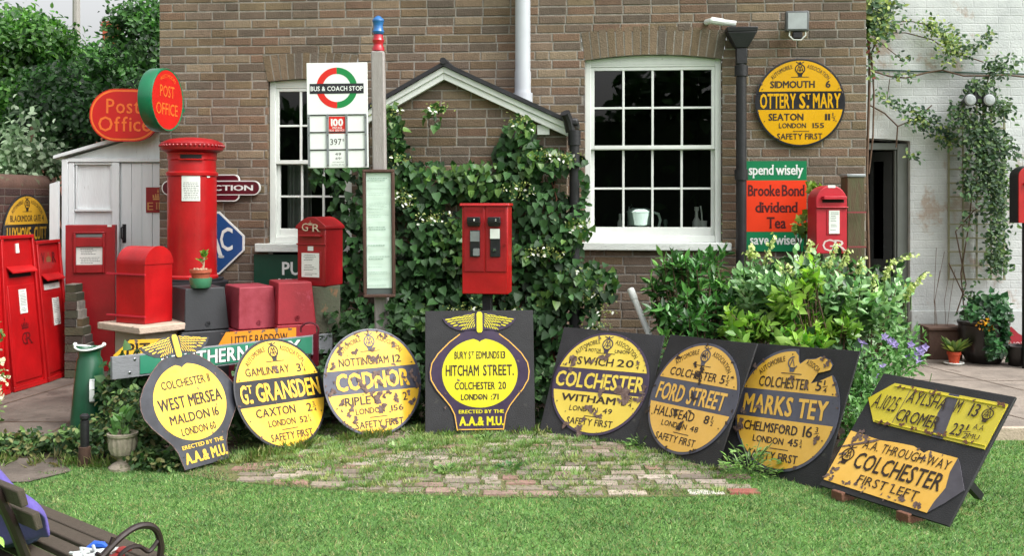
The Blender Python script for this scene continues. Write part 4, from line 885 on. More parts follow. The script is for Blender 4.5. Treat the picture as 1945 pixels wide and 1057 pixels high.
# succulent in two pots
c = W(381, 541, 7.98); c.z = hcr + .001; s = thing('potted_succulent', 'small succulent in a terracotta pot set inside a green pot', 'pot plant', c); k = 7.98 / F
b = MB(); b.lathe([(17 * k, 0), (19 * k, 3 * k), (21 * k, 14 * k), (21 * k, 19 * k), (17 * k, 19 * k)], 28); b.build('outer_pot', mat('green_glazed_pot', '3f7a5a', .35, .15, 8, coat=.3), s)
b = MB(); b.lathe([(15 * k, 15 * k), (18 * k, 28 * k), (20.5 * k, 29 * k), (20.5 * k, 35 * k), (18 * k, 35 * k), (17 * k, 32 * k), (.001, 32 * k)], 28); b.build('inner_pot', M['terra'], s)
b = MB(); b.tube([(2 * k, 0, 32 * k), (6 * k, 0, 42 * k), (7 * k, 0, 58 * k)], [3 * k, 2 * k, 1.5 * k], 6); b.tube([(6 * k, 0, 42 * k), (1 * k, 0, 50 * k)], k, 5)
g = random.Random(2)
for i in range(6): b.sphere(((-12 + 4.5 * i) * k, g.uniform(-6, 2) * k, 35 * k), 2.6 * k, 5)
b.build('stem', mat('succulent_stem', 'b09a80', .8, .2, 20), s)
P = []; T = []
for i in range(11):
    a = i * 2.4; P.append((c.x + 7 * k, c.y, c.z + (56 + i % 3 * 3) * k)); T.append((math.cos(a) * .7, math.sin(a) * .7, 1))
for i in range(4): P.append((c.x + 1 * k, c.y, c.z + 49 * k)); T.append((math.cos(i * 2), math.sin(i * 2), .6))
T = np.array(T); lf = leafmesh('foliage', np.array(P) - np.array(c), np.stack([-T[:, 0], -T[:, 1] - .5, T[:, 2] * .5], 1), T, np.full(len(P), 15 * k), pal(len(P), ['7aa040', '90b050', '5f8a38']), leafmat('soft_leaf', .4, .3), s, 'oval')
# GR box on a stone drum
Yg = 8.15; c = W(618, 545, Yg); s = thing('post_box', 'red arched top post box with cream crowned cipher on a stone drum', 'post box', c, R(-25))
w_, d_, h_ = .265, .24, .50; k = w_ / 53
arc = [(-w_ - .01, .445), (-w_ - .01, .455)] + [(-w_ - .01 + (w_ + .02) * i / 12, .455 + .085 * math.sin(math.pi * (i + .6) / 13.2)) for i in range(13)] + [(.01, .455), (.01, .445)]
b = MB(); front(b); b.prism([(-w_, 0), (0, 0), (0, .45), (-w_, .45)], -d_, 0); body = b.build('body', M['reddk'], s, bev=.008)
b = MB(); front(b); b.prism(arc, -d_ - .01, .012); b.build('top', M['reddk'], s, bev=.004)
b = MB(); b.box(-w_ * .88, -w_ * .12, -.035, -.0005, .385, .40); b.box(-w_ - .006, .008, -.008, -.0003, .320, .332); b.build('slot_hood', M['reddk'], s, bev=.004)
b = MB(); front(b, -.0125); l0 = -w_ * .82
text(b, 'G', -w_ * .80, -w_ * .58, .43, .49, .001, -.012, .1, True); text(b, 'R', -w_ * .42, -w_ * .16, .425, .485, .001, -.012, .1, True); crown(b, -w_ * .5, .475, .035, .002); b.build('cipher', mat('cream_paint', 'c9b9a0', .5, .1, 8), s, sm=False)
b = MB(); front(b, -.0005); b.rect(-w_ * .62, -w_ * .42, .275, .31, .002); b.build('tab', M['paper'], s, sm=False)
b = MB(); front(b); b.prism([(-w_ * .88, .055), (-w_ * .14, .055), (-w_ * .14, .27), (-w_ * .88, .27)], 0, .006); b.build('notice_frame', M['reddk'], s, bev=.003)
notice(s, -w_ * .82, -w_ * .20, .07, .258, -.0065, 21, 13)
b = MB(); b.lathe([(.155, 0), (.15, .3), (.148, c.z - .004), (.13, c.z - .002)], 22); o = b.build('stone_drum', mat('mossy_stone', '6d6656', .9, .2, 6, .6, 40, col2='5b6450', wear='8a6a50', wlo=.6, wsc=6)); p = c + Vector((-.06, .16, 0)); o.location = (p.x, p.y, 0); tag(o, 'brown mossy stone drum under the arched red post box', 'drum')
# stamp machine
Yv = 7.8; c = W(965, 560, Yv); k = Yv / F
s = thing('stamp_machine', 'red metal double stamp vending machine in front of the climbing plant', 'vending machine', c, R(-8))
wv, hv_, dv = 88 * k / math.cos(R(8)), 168 * k, .20
b = MB(); b.box(-wv, 0, 0, dv, 0, hv_); b.build('body', M['red'], s, bev=.006)
b = MB(); b.frustum((-wv - .018, .012, -.02, dv), (-wv - .014, .008, -.014, dv), hv_ + .001, hv_ + .022); b.build('lid', M['red'], s, bev=.005)
U = lambda px: (px - 595) / 490 * wv; V = lambda py: (995 - py) / 900 * hv_
for x0, x1 in ((128, 345), (362, 580)):
    b = MB(); b.box(U(x0), U(x1), -.008, -.0005, V(765), V(95)); b.build('door', M['reddk'], s, bev=.003)
b = MB(); front(b, -.0085)
text(b, 'POSTAGE', U(150), U(330), V(160), V(128), .001, .01); text(b, 'STAMPS', U(385), U(560), V(160), V(128), .001, .01); b.build('raised_lettering', mat('embossed_red', '7d0a10', .4, .1, 5), s, sm=False)
for i, (x0, x1, cx_) in enumerate(((160, 315, 245), (378, 530, 460))):
    b = MB(); b.box(U(x0 + 10), U(x1 - 10), -.05, -.009, V(250), V(205)); b.frustum((U(x0 + 15), U(x1 - 15), -.03, -.009), (U(x0 + 5), U(x1 - 5), -.05, -.009), V(300), V(251)); b.box(U(cx_ - 52), U(cx_ + 56), -.018, -.009, V(612), V(340)); mech = b.build('coin_unit', mat('gunmetal', '2a2a2d', .35, .2, 10, metal=.3), s, bev=.004)
    b = MB(); front(b, -.0185); b.prism([(U(cx_ - 46), V(455)), (U(cx_ + 50), V(455)), (U(cx_ + 50), V(350)), (U(cx_ - 46), V(350))], 0, .006) if i == 0 else b.prism([(U(cx_ - 50), V(425)), (U(cx_ + 50), V(425)), (U(cx_ + 50), V(325)), (U(cx_ - 50), V(325))], 0, .006)
    b.build('plate', M['steel'] if i == 0 else M['paper'], mech)
    b = MB(); front(b, -.019)
    if i == 0: b.prism(stadium(U(cx_ - 15), U(cx_ + 52), V(600), V(525), .008), 0, .012)
    else: b.prism([(U(cx_ - 22), V(552)), (U(cx_ + 15), V(552)), (U(cx_ + 12), V(525)), (U(cx_ - 20), V(525))], 0, .01)
    b.build('tray', M['steel'] if i == 0 else M['chrome'], mech)
    b = MB(); front(b, -.051); text(b, '1', U(cx_ - 4), U(cx_ + 8), V(245), V(222), .001, .01) if i == 0 else text(b, '2', U(cx_ + 8), U(cx_ + 24), V(245), V(222), .001, .01)
    b.build('numeral', M['paper'], mech, sm=False)
b = MB(); b.tube([(U(565), -.009, V(480)), (U(565), -.02, V(480))], .008, 10); b.build('lock', M['reddk'], s)
b = MB(); b.box(-wv * .6, -wv * .4, .08, .16, -c.z + .002, -.001); b.build('stand', M['black'], s, bev=.006)
# lamp box on wooden post, right
Yl = 8.45; c = W(1609, 482, Yl); k = Yl / F; s = thing('post_box', 'small red round topped post box with large white royal letters, strapped to a wooden post', 'post box', c, R(8))
wl, hl, dl = 62 * k, 78 * k, .17
prof = lambda e: [(-wl - e, 0), (e, 0), (e, hl * 1.28)] + [(-wl / 2 + (wl / 2 + e) * math.cos(R(180 * i / 16)), hl * 1.28 + (wl / 2 + e) * .95 * math.sin(R(180 * i / 16))) for i in range(1, 16)] + [(-wl - e, hl * 1.28)]
b = MB(); front(b); b.prism(prof(0), -dl, 0); b.build('body', M['redold'] if False else mat('lamp_box_red', 'b01a2c', .42, .12, 6, .05, 60, coat=.15), s, bev=.006)
LBR = MATS['lamp_box_red']
b = MB(); b.box(-wl * .82, -wl * .08, -.045, -.0005, 103 * k, 109 * k); b.box(-wl - .002, .002, -.022, -.0003, 87 * k, 89 * k); b.build('slot_hood', LBR, s, bev=.003)
b = MB(); front(b, -.0006); b.rect(-wl * .80, -wl * .10, 97 * k, 102.5 * k, .0005); b.build('slot', M['dark'], s, sm=False)
b = MB(); front(b); b.prism([(-wl * .66, 36 * k), (-wl * .2, 36 * k), (-wl * .2, 84 * k), (-wl * .66, 84 * k)], 0, .006); b.build('notice_frame', LBR, s, bev=.003); notice(s, -wl * .60, -wl * .26, 38 * k, 82 * k, -.0065, 33, 12)
b = MB(); front(b, -.0008); text(b, 'G', -wl * .80, -wl * .42, 5 * k, 27 * k, .001, .0, .1, True); text(b, 'R', -wl * .42, -wl * .02, 5 * k, 26 * k, .0012, .0, .1, True); b.build('cipher', mat('pale_grey_paint', 'c9b9b4', .5, .1, 8), s, sm=False)
b = MB(); front(b, -.0008); b.rect(-wl * .62, -wl * .38, 125 * k, 130 * k, .001); b.build('tab', M['paper'], s, sm=False)
b = MB()
for z in (77, 11): b.box(.002, wl * .62, -.004, .008, z * k, z * k + .012)
b.build('strap', mat('dull_strap_red', '7a2a30', .5, .15, 8), s)
p = W(1625.5, 332, 8.5); s = thing('wooden_post', 'square dark wooden post with a lead cap beside the red post box', 'post', (p.x, p.y + .08, 0), R(5))
b = MB(); b.box(-.073, .073, -.07, .07, 0, p.z - .02); b.build('post', mat('mossy_post', '5b4632', .8, .2, 6, .5, 30, stretch=(6, 6, 1), col2='4f5236'), s, bev=.006)
b = MB(); b.box(-.08, .08, -.078, .078, p.z - .0195, p.z + .006); b.build('cap', M['steel'], s, bev=.006)
# lamp box at right edge, black and red on a pole
c = W(1935, 424, 9.8); s = thing('post_box', 'red and black post box on a dark pole at the right edge', 'post box', (c.x, c.y, 0), R(10)); k = 9.8 / F
b = MB(); front(b); pr = [(0, 0), (.32, 0), (.32, .44)] + [(.16 + .16 * math.cos(R(18 * i)), .44 + .10 * math.sin(R(18 * i))) for i in range(1, 10)] + [(0, .44)]
b.prism([(x, z + c.z) for x, z in pr], -.14, -.012); b.build('body', mat('black_paint', '17171a', .4, .2, 6), s, bev=.004)
b = MB(); front(b); b.prism([(x, z + c.z) for x, z in pr], -.0115, 0); b.build('door', M['red'], s, bev=.003)
b = MB(); b.box(.05, .27, -.03, -.0005, c.z + .36, c.z + .375); b.build('slot_hood', M['red'], s)
notice(s, .08, .24, c.z + .08, c.z + .28, -.001, 77, 10)
b = MB(); b.tube([(.16, .1, .08), (.16, .1, c.z - .001)], .045, 14); b.build('pole', MATS['black_paint'], s)
# wall boxes on the left
def wallbox(label, X, Y, yaw, lean, w_, h_, kind):
    s = thing('wall_post_box', label, 'post box', M=pose(X, Y, .101, yaw, lean)); T = Matrix(((1, 0, 0, 0), (0, 0, 1, 0), (0, -1, 0, 0), (0, 0, 0, 1)))   # x right, y up, z out
    b = MB(); b.prism([(0, 0), (w_, 0), (w_, h_), (0, h_)], -.30, 0); b.build('body', M['red'], s, bev=.008)
    b = MB(); e = .03
    for x0, x1, y0, y1 in ((0, w_, h_ - .03, h_), (0, e, .04, h_ - .031), (w_ - e, w_, .04, h_ - .031), (0, w_, 0, .039)): b.prism([(x0, y0), (x1, y0), (x1, y1), (x0, y1)], .0005, .022)
    b.build('frame', M['red'], s, bev=.004)
    if kind == 0: return s
    q = .80 if kind == 1 else .76
    b = MB(); hy = h_ * q
    b.add([(w_ * .14, hy, .001), (w_ * .9, hy, .001), (w_ * .9, hy - .05, .055), (w_ * .14, hy - .05, .055), (w_ * .14, hy - .010, .001), (w_ * .9, hy - .010, .001), (w_ * .9, hy - .062, .055), (w_ * .14, hy - .062, .055)], [(0, 1, 2, 3), (7, 6, 5, 4), (3, 2, 6, 7), (0, 3, 7, 4), (1, 5, 6, 2)])
    b.build('slot_hood', M['red'], s)
    b = MB(); b.rect(w_ * .2, w_ * .85, hy - .095, hy - .05, .0015); b.build('slot', M['dark'], s, sm=False)
    b = MB(); b.prism([(w_ * .1, .07), (w_ * .9, .07), (w_ * .9, hy - .16), (w_ * .1, hy - .16)], .0006, .010); b.build('door', M['red'], s, bev=.004)
    if kind == 1: n_ = (w_ * .40, w_ * .62, hy - .40, hy - .20)
    else: n_ = (w_ * .46, w_ * .74, hy - .46, hy - .22)
    b = MB(); b.m = 0; b.prism([(n_[0], n_[2]), (n_[1], n_[2]), (n_[1], n_[3]), (n_[0], n_[3])], .0105, .014); b.m = 1; scribble(b, n_[0] + .01, n_[1] - .01, n_[2] + .01, n_[3] - .01, 14, .0147, 5 + kind, .8); b.build('notice', [M['paper'], M['textgrey']], s, sm=False)
    b = MB(); 
    if kind == 1:
        crown(b, w_ * .5, hy - .53, .09, .012); text(b, 'G', w_ * .38, w_ * .53, hy - .66, hy - .56, .012, .0, .1, True); text(b, 'R', w_ * .5, w_ * .68, hy - .66, hy - .56, .0124, .0, .1, True)
        b.build('cipher', mat('dark_relief', '5a0a0e', .5, .1, 5), s, sm=False)
        b = MB(); b.prism([(w_ * .46, h_ - .15), (w_ * .55, h_ - .15), (w_ * .55, h_ - .07), (w_ * .46, h_ - .07)], .0006, .008); b.build('tab', M['paper'], s)
    else:
        text(b, 'V', w_ * .22, w_ * .34, h_ - .20, h_ - .11, .004, .01, .1, True); text(b, 'R', w_ * .66, w_ * .8, h_ - .20, h_ - .11, .004, .01, .1, True); b.build('cipher', mat('dark_relief', '5a0a0e', .5, .1, 5), s, sm=False)
        b = MB(); crown(b, w_ * .5, h_ - .19, .085, .004); b.build('crown', mat('dull_gold', '8a6a3a', .4, .2, 10), s, sm=False)
        b = MB(); b.m = 0; b.prism([(w_ * .22, hy - .14), (w_ * .86, hy - .14), (w_ * .86, hy - .09), (w_ * .22, hy - .09)], .0006, .005); b.m = 1; text(b, 'CLEARED', w_ * .42, w_ * .68, hy - .125, hy - .105, .0055); b.build('name_plate', [M['paper'], M['textgrey']], s, sm=False)
    return s
wallbox('plain red wall post box cut by the left edge of the photo', -4.13, 8.0, 1.46, .05, .52, 1.28, 0)
wallbox('large red wall post box with a dark crowned cipher low on its door', -4.06, 8.56, 1.42, .10, .455, 1.28, 1)
wallbox('narrow red wall post box with two letters and a gold crown above its slot', -3.99, 9.035, 1.55, .09, .45, 1.22, 2)
# tall letter box face by shed
c = W(124, 428, 9.55); s = thing('post_box', 'tall flat dark red post box with a wide white notice beside the shed', 'post box', (c.x, c.y, .10), R(14)); h_ = c.z - .1; w_ = .425
b = MB(); b.box(0, w_, 0, .16, 0, h_); b.build('body', M['reddk'], s, bev=.006)
b = MB(); q = lambda py: (h_ - (py - 370) / 5.035 * 9.55 / F); x_ = lambda px: (px - 630) / 420 * w_
for x0, x1, y0, y1 in ((700, 965, 450, 435), (700, 720, 830, 450), (945, 965, 830, 450), (720, 945, 578, 490), (720, 945, 830, 755)): b.box(x_(x0), x_(x1), -.025, -.0005, q(y0), q(y1))
b.build('frame', M['reddk'], s, bev=.004)
notice(s, x_(722), x_(943), q(752), q(582), -.002, 51, 9)
b = MB(); b.box(x_(722), x_(943), -.006, -.0005, q(486), q(458)); b.build('slot_plate', M['steel'], s)
b = MB(); front(b, -.001); b.rect(x_(985), x_(1022), q(388), q(368), .001); b.build('tab', M['paper'], s, sm=False)
# round projecting post office sign
c = W(306, 190, 8.95); s = thing('projecting_sign', 'round red post office sign with deep green rim on a wall bracket', 'hanging sign', M=pose(c.x, c.y, c.z, R(79), 0, R(-1)))
r = 60 * 8.95 / F
b = MB(); b.lathe([(r * .93, -.06), (r * .98, -.065), (r, -.055), (r, .055), (r * .98, .065), (r * .93, .06)], 64); b.build('rim', M['green'], s)
for z, sg in ((.061, 1), (-.061, -1)):
    b = MB(); b.ring(0, 0, .0005, r * .935, z, n=56); f = b.build('sign_face', mat('sign_red', 'c41a14', .35, .06, 4, coat=.2), s, sm=False)
    l = MB(); l.M = Matrix.Rotation(0 if sg > 0 else math.pi, 4, 'Y')
    text(l, 'POST', -.48 * r, .40 * r, .08 * r, .44 * r, .063, .004); text(l, 'OFFICE', -.70 * r, .62 * r, -.48 * r, -.12 * r, .063, .004); arctext(l, 'WEST MOORS', .70 * r, 128, 52, .11 * r, .063, .0)
    l.build('lettering', M['oranglet'] if sg < 0 else mat('sign_orange', 'e8742a', .4, .08, 5), f, sm=False)
b = MB(); b.tube([(r * .98, 0, 0), (r + .16, 0, -.06)], .018, 8); b.box(r - .01, r + .06, -.04, .03, -.03, .03); b.box(r + .02, r + .10, -.07, -.04, -.04, .02); b.build('bracket', M['green'], s)
# oval post office sign on two posts above the shed
c = W(237, 218.5, 9.8); c = W(237, 218.5, 9.88)
s = thing('post_office_sign', 'red oval post office sign with orange letters above the shed roof', 'sign', (c.x, c.y, c.z), R(4)); k = 9.8 / F
w_, h_ = 132 * k, 101 * k
b = MB(); front(b); P0 = stadium(-w_ / 2, w_ / 2, -h_ / 2, h_ / 2, h_ * .49, 12); b.m = 0; b.prism(P0, -.05, 0); b.m = 1; b.poly([(x * .97, y * .96) for x, y in P0], .002); b.m = 0; b.poly([(x * .915, y * .885) for x, y in P0], .004); f = b.build('sign_face', [mat('oval_red', 'c8140f', .4, .05, 4, coat=.1), M['oranglet']], s)
l = MB(); front(l); X = lambda px: (px - 900) / 3.776 * k; Yv_ = lambda py: (825 - py) / 3.776 * k
l.m = 0; text(l, 'Post', X(772), X(1010), Yv_(812), Yv_(708), .006, .01); text(l, 'Office', X(715), X(1080), Yv_(942), Yv_(838), .006, .01); l.build('lettering', M['oranglet'], f, sm=False)
b = MB()
for x in (.06, .16): b.box(x - .02, x + .02, .0505, .14, -h_ * .42, -h_ * .34)
b.build('bracket', M['steel'], s)
# bus stop
Yb = 7.92; c = W(719, 96, Yb); s = thing('bus_stop', 'bus and coach stop flag with route plates on a grey wooden post', 'bus stop', (c.x, Yb, 0), 0); k = Yb / F
b = MB(); b.frustum((-.052 + .03, .052 + .03, 0, .10), (-.046 - .012, .046 - .006, 0, .095), 0, c.z); b.build('post', M['oak'], s, bev=.012)
b = MB(); zf = c.z; X0 = -.008
pr = [(10, 0), (11.5, 1), (11.5, 6), (9.5, 10), (9, 14), (11, 19), (11.5, 21), (9.5, 25), (9, 31), (8, 32)]
b.lathe([(a * k, zf + h * k) for a, h in pr], 24, X0, .045); b.build('finial', mat('finial_red', 'b51a2a', .3, .08, 5, coat=.4), s)
b = MB(); pr = [(8, 32.2), (11, 36), (11.5, 38), (9.5, 42), (9, 50), (10.5, 56), (11.5, 58), (11, 61), (7, 65), (3, 68), (.01, 68.5)]
b.lathe([(a * k, zf + h * k) for a, h in pr], 24, X0, .045); b.build('finial_top', mat('finial_blue', '2a6aa8', .3, .08, 5, coat=.4), s)
f0 = W(585, 319, Yb); f1 = W(703, 119, Yb); fx = c.x; x0, x1, z0, z1 = f0.x - fx, f1.x - fx - .012, f0.z, f1.z; w_, h_ = x1 - x0, z1 - z0
TM = Matrix.Translation(((x0 + x1) / 2, 0, z0)) @ Matrix.Rotation(R(1.2), 4, 'Z') @ Matrix.Rotation(R(-.8), 4, 'Y') @ FRONT
b = MB(TM); b.prism([(-w_ / 2, 0), (w_ / 2, 0), (w_ / 2, h_), (-w_ / 2, h_)], -.02, 0); fl_ = b.build('flag', M['white2'], s, bev=.003)
FX = lambda px: ((px - 72) / 505 - .5) * w_; FZ = lambda py: (960 - py) / 870 * h_
b = MB(TM); b.m = 0; rr = FX(490) - FX(320); b.ring(FX(322), FZ(298), rr * .69, rr, .001, 90, 270, 40); b.m = 1; b.ring(FX(322), FZ(298), rr * .69, rr, .001, -90, 90, 40)
b.m = 2; b.rect(FX(97), FX(545), FZ(345), FZ(262), .002); b.m = 3; text(b, 'BUS & COACH STOP', FX(105), FX(537), FZ(322), FZ(285), .003, .02)
b.build('roundel', [mat('roundel_red', 'd22418', .4, .05, 4), mat('roundel_green', '128040', .4, .05, 4), M['enblack'], M['white2']], fl_, sm=False)
b = MB(TM); b.m = 0
for x in (85, 240, 400, 558): b.prism([(FX(x - 9), .012), (FX(x + 9), .012), (FX(x + 9), FZ(515)), (FX(x - 9), FZ(515))], .0005, .010)
b.m = 1
for py in (522, 665, 810):
    for xa, xb in ((95, 230), (251, 390), (411, 548)): b.prism([(FX(xa), FZ(py + 4)), (FX(xb), FZ(py + 4)), (FX(xb), FZ(py - 5)), (FX(xa), FZ(py - 5))], .0006, .005)
b.m = 2
for x in (85, 240, 400, 558):
    for py in (548, 690, 935): b.ring(FX(x), FZ(py), .0004, .004, .0108, n=8)
b.build('plate_holder', [M['steel'], M['black'], M['brown']], fl_)
b = MB(TM); b.m = 0; b.rect(FX(252), FX(388), FZ(675), FZ(535), .002); b.m = 1; b.rect(FX(252), FX(388), FZ(805), FZ(680), .002); b.rect(FX(252), FX(388), FZ(945), FZ(820), .002)
text(b, '100', FX(272), FX(368), FZ(612), FZ(556), .003, .04); text(b, 'VINTAGE', FX(278), FX(362), FZ(637), FZ(620), .003, .01); text(b, 'BUS SERVICE', FX(258), FX(382), FZ(658), FZ(642), .003, .01)
b.m = 2; text(b, '397', FX(262), FX(355), FZ(770), FZ(720), .003, .0); text(b, 'B', FX(365), FX(378), FZ(740), FZ(722), .003, .0); text(b, '49', FX(300), FX(350), FZ(857), FZ(835), .003, .0); text(b, '49', FX(300), FX(345), FZ(893), FZ(872), .003, .0); text(b, 'A', FX(348), FX(356), FZ(882), FZ(872), .003, 0); text(b, 'EAST GRINSTEAD', FX(280), FX(372), FZ(917), FZ(908), .003); text(b, 'EXPRESS SERVICE', FX(272), FX(378), FZ(938), FZ(929), .003)
b.build('route_plate', [mat('roundel_red', 'd22418'), M['white2'], M['ink']], fl_, sm=False)
# timetable board
c = W(721, 565, 7.86); k = 7.86 / F; s = thing('timetable_board', 'tall framed green timetable sheet fixed to the bus stop post', 'notice board', (c.x, 7.86, c.z), R(3)); w_, h_ = 60 * k, 243 * k
s.rotation_euler = (0, R(-.5), R(3)); b = MB()
for x0, x1, z0, z1 in ((-w_ / 2, -w_ / 2 + .022, .022, h_ - .022), (w_ / 2 - .022, w_ / 2, .022, h_ - .022), (-w_ / 2, w_ / 2, 0, .022), (-w_ / 2, w_ / 2, h_ - .022, h_)): b.box(x0, x1, -.025, .03, z0, z1)
b.build('frame', M['brown'], s, bev=.004)
b = MB(); b.box(-w_ / 2 + .0225, w_ / 2 - .0225, .0, .028, .0225, h_ - .0225); b.build('back_panel', mat('grey_panel', '4f5654', .6, .1, 6), s)
b = MB(); front(b); n = 44; x0, x1 = -w_ / 2 + .026, w_ / 2 - .026; za, zb = .068, h_ - .026; g = random.Random(6)
V = []; 
for i in range(n + 1):
    zz_ = .003 + .0010 * math.sin(i * 1.3) + .0009 * math.sin(i * 2.9 + 1)
    for j in range(7): V.append((x0 + (x1 - x0) * j / 6, za + (zb - za) * i / n, zz_ + .001 * math.sin(j * 1.7 + i * .8)))
b.add(V, [(i * 7 + j, i * 7 + j + 1, i * 7 + j + 8, i * 7 + j + 7) for i in range(n) for j in range(6)]); sheet = b.build('timetable_sheet', M['mint'], s)
b = MB(); front(b); H_ = zb - za
for f0, f1, rows, sd in ((.925, .965, 2, 1), (.60, .90, 22, 2), (.50, .54, 2, 3), (.36, .385, 1, 4), (.245, .285, 2, 5), (.02, .22, 14, 6)): scribble(b, x0 + .006, x1 - .006, za + H_ * f0, za + H_ * f1, rows, .0085, sd, .85 if rows < 5 else .6, .3 if rows < 5 else .16)
b.build('printing', mat('faded_print', '8ba596', .8, .2, 20), sheet, sm=False)
# blackmoor sign on left wall, ER plaque on shed, arrow signs, railway sign
wx = lambda Y: -4.6 + .12 * (Y - 9.5) + .012
s = thing('road_sign', 'half hidden round yellow sign on the dark left wall above the wall boxes', 'road sign', group=GRP, M=pose(wx(9.86), 9.86, 1.67 + 9.86 / F * (380 - 447), math.atan2(1, .12), 0))
discsign(s, RR, 0, .27, -.18, [('BLACKMOOR', -.70, .22, .34, .49, 0, .008), ('GATE', .28, .58, .34, .49, 0, .008), ('4', .64, .72, .34, .49, 0, .008), ('LUXHOVE', -.84, .15, -.11, .19, 1, .02), ('CUTT', .30, .84, -.11, .19, 1, .02), ('SAFETY FIRST', -.5, .5, -.83, -.7, 0, .008)], mat('dull_yellow_enamel', 'c79a2a', .3, .1, 3, coat=.2), M['enblack'], 23, nrust=2)
# arrow signs and railway sign behind the front row
def tube1(root, name, p, q, r, m, n=8):
    b = MB(); b.tube([p, q], r, n); return b.build(name, m, root)
p0 = W(213, 703, 6.9); p1 = W(632, 650, 8.15); d = p1 - p0; L_ = math.hypot(d.x, d.y); s = thing('railway_sign', 'green railway sign with white capitals on a grey plank behind the front signs', 'railway sign', (p0.x, p0.y, 0), math.atan2(d.y, d.x))
zc = (p0.z + p1.z) / 2
b = MB(); b.box(0, L_, 0, .03, zc - .075, zc + .075); b.build('plank', mat('grey_plank', '8f9296', .75, .15, 5, .5, 30, stretch=(1, 8, 8), col2='77797c'), s, bev=.004)
b = MB(); front(b); b.prism([(.19, zc - .058), (1.56, zc - .058), (1.56, zc + .066), (.19, zc + .066)], 0, .006); pl = b.build('sign_plate', M['teal'], s)
l = MB(); front(l); l.m = 1; text(l, 'SOUTHERN', .344, 1.004, zc - .044, zc + .050, .0072, .045, .09); text(l, 'RLY', 1.14, 1.455, zc - .044, zc + .050, .0072, .045, .09); l.m = 0; text(l, 'SOUTHERN', .34, 1.0, zc - .042, zc + .052, .0088, .026, .14); text(l, 'RLY', 1.136, 1.45, zc - .042, zc + .052, .0088, .026, .14); l.build('lettering', [M['white2'], M['enblack']], pl, sm=False)
b = MB(); front(b)
for x, z in ((.155, .045), (.12, -.04), (1.64, .045), (1.62, -.035)): b.lathe([(.010, 0), (.010, .004), (.006, .008)], 10, x, zc + z)
b.build('bolt', M['chrome'], s)
b = MB()
for x in (.3, 1.5): b.box(x - .03, x + .03, .031, .08, 0, zc + .05)
b.build('stake', M['black'], s)
def arrow(label, px0, px1, pyt, pyb, Y0, Y1, words, m, tip, seed, nr):
    a = W(px0, pyt, Y0); c = W(px1, pyt, Y1); d = c - a; L_ = math.hypot(d.x, d.y); h_ = (pyb - pyt) * Y0 / F; s = thing('direction_sign', label, 'road sign', (a.x, a.y, 0), math.atan2(d.y, d.x)); z = a.z - h_
    b = MB(); front(b); b.m = 0; b.prism([(0, z + h_ / 2 if tip > .09 else z), (tip, z), (L_, z), (L_, z + h_), (tip, z + h_)] if tip > .09 else [(0, z), (L_, z), (L_, z + h_), (tip, z + h_)], 0, .006); b.m = 1
    for i in range(nr): b.blob(L_ * (i + .5) / nr, z + h_ * .93, .008 + .008 * random.random(), .0068 + i * .0001, seed + i)
    pl = b.build('sign_plate', [m, M['rust']], s); l = MB(); front(l); text(l, words, tip + (-.02 if tip > .09 else .04), L_ - .07, z + h_ * (.48 if tip > .09 else .25), z + h_ * (.88 if tip > .09 else .74), .0078, .015); l.build('lettering', M['ink'], pl, sm=False)
    b = MB()
    for x in (L_ * .3, L_ * .8): b.box(x - .02, x + .02, .001, .04, 0, z + h_ * .9)
    b.build('stake', M['black'], s); return s
arrow('yellow arrow ended direction sign behind the plank, beginning with the letters PI', 215, 388, 647, 705, 7.35, 7.5, 'PITSEA 3', M['yellow'], .11, 70, 2)
arrow('orange arrow ended direction sign reading LITTLE BADDOW behind the railway sign', 408, 562, 633, 668, 7.62, 7.95, 'LITTLE BADDOW', mat('orange_amber_enamel', 'd98c28', .3, .1, 4, coat=.2, wear='7a4a30', wlo=.66), .08, 80, 6)
# ---------------------------------------------------------------- left brick wall and pier
s = thing('garden_wall', 'dark red brick garden wall with rounded coping on the left', 'wall', (0, 0, 0))
MB_ = MB(Matrix(((.1191, -.9929, 0, -4.6 - .12 * 2.5), (.9929, .1191, 0, 7.0), (0, 0, 1, 0), (0, 0, 0, 1))))
bricks(MB_, 0, 3.46, 0, 1.78, 0, None, seed=61, pal_=['5c3a34', '4f3530', '6a4238', '46322e', '5f4036'], shade=.85); MB_.build('brickwork', [M['brick'], mat('dark_mortar', '5c544c', .95, .2, 10, .5, 60)], s, sm=False)
b = MB(MB_.M); b.box(.001, 3.45, .03, .23, 0, 1.775); b.tube([(0, .11, 1.80), (3.46, .11, 1.80)], .11, 14); b.build('coping', mat('coping_brick', '5a4238', .9, .25, 10, .5, 50, wear='5c6048', wlo=.58), s)
s = thing('brick_pier', 'low stepped brick pier beside the tall red post box', 'pier', (0, 0, 0)); mb = MB(); g = random.Random(8)
p = W(131, 700, 9.25)
for i in range(11):
    w_ = .24 - .015 * i; zb = .1 + i * .075; x = p.x - .04
    while x < p.x + w_ - .04:
        Lb = min(g.uniform(.1, .2), p.x + w_ - .035 - x); cc = lin(g.choice(['5b4f46', '655a4e', '50473f', '6e6258'])); mb.col = tuple(v * g.uniform(.7, 1.1) for v in cc); mb.m = 0
        if Lb > .03: mb.box(x + .004, x + Lb - .004, 9.25 + g.uniform(-.01, .01), 9.42, zb + .004, zb + .071)
        x += Lb
    mb.col = None; mb.m = 1; mb.box(p.x - .038, p.x + w_ - .042, 9.262, 9.41, zb, zb + .075)
mb.build('brickwork', [M['brick'], M['mortar']], s, sm=False)
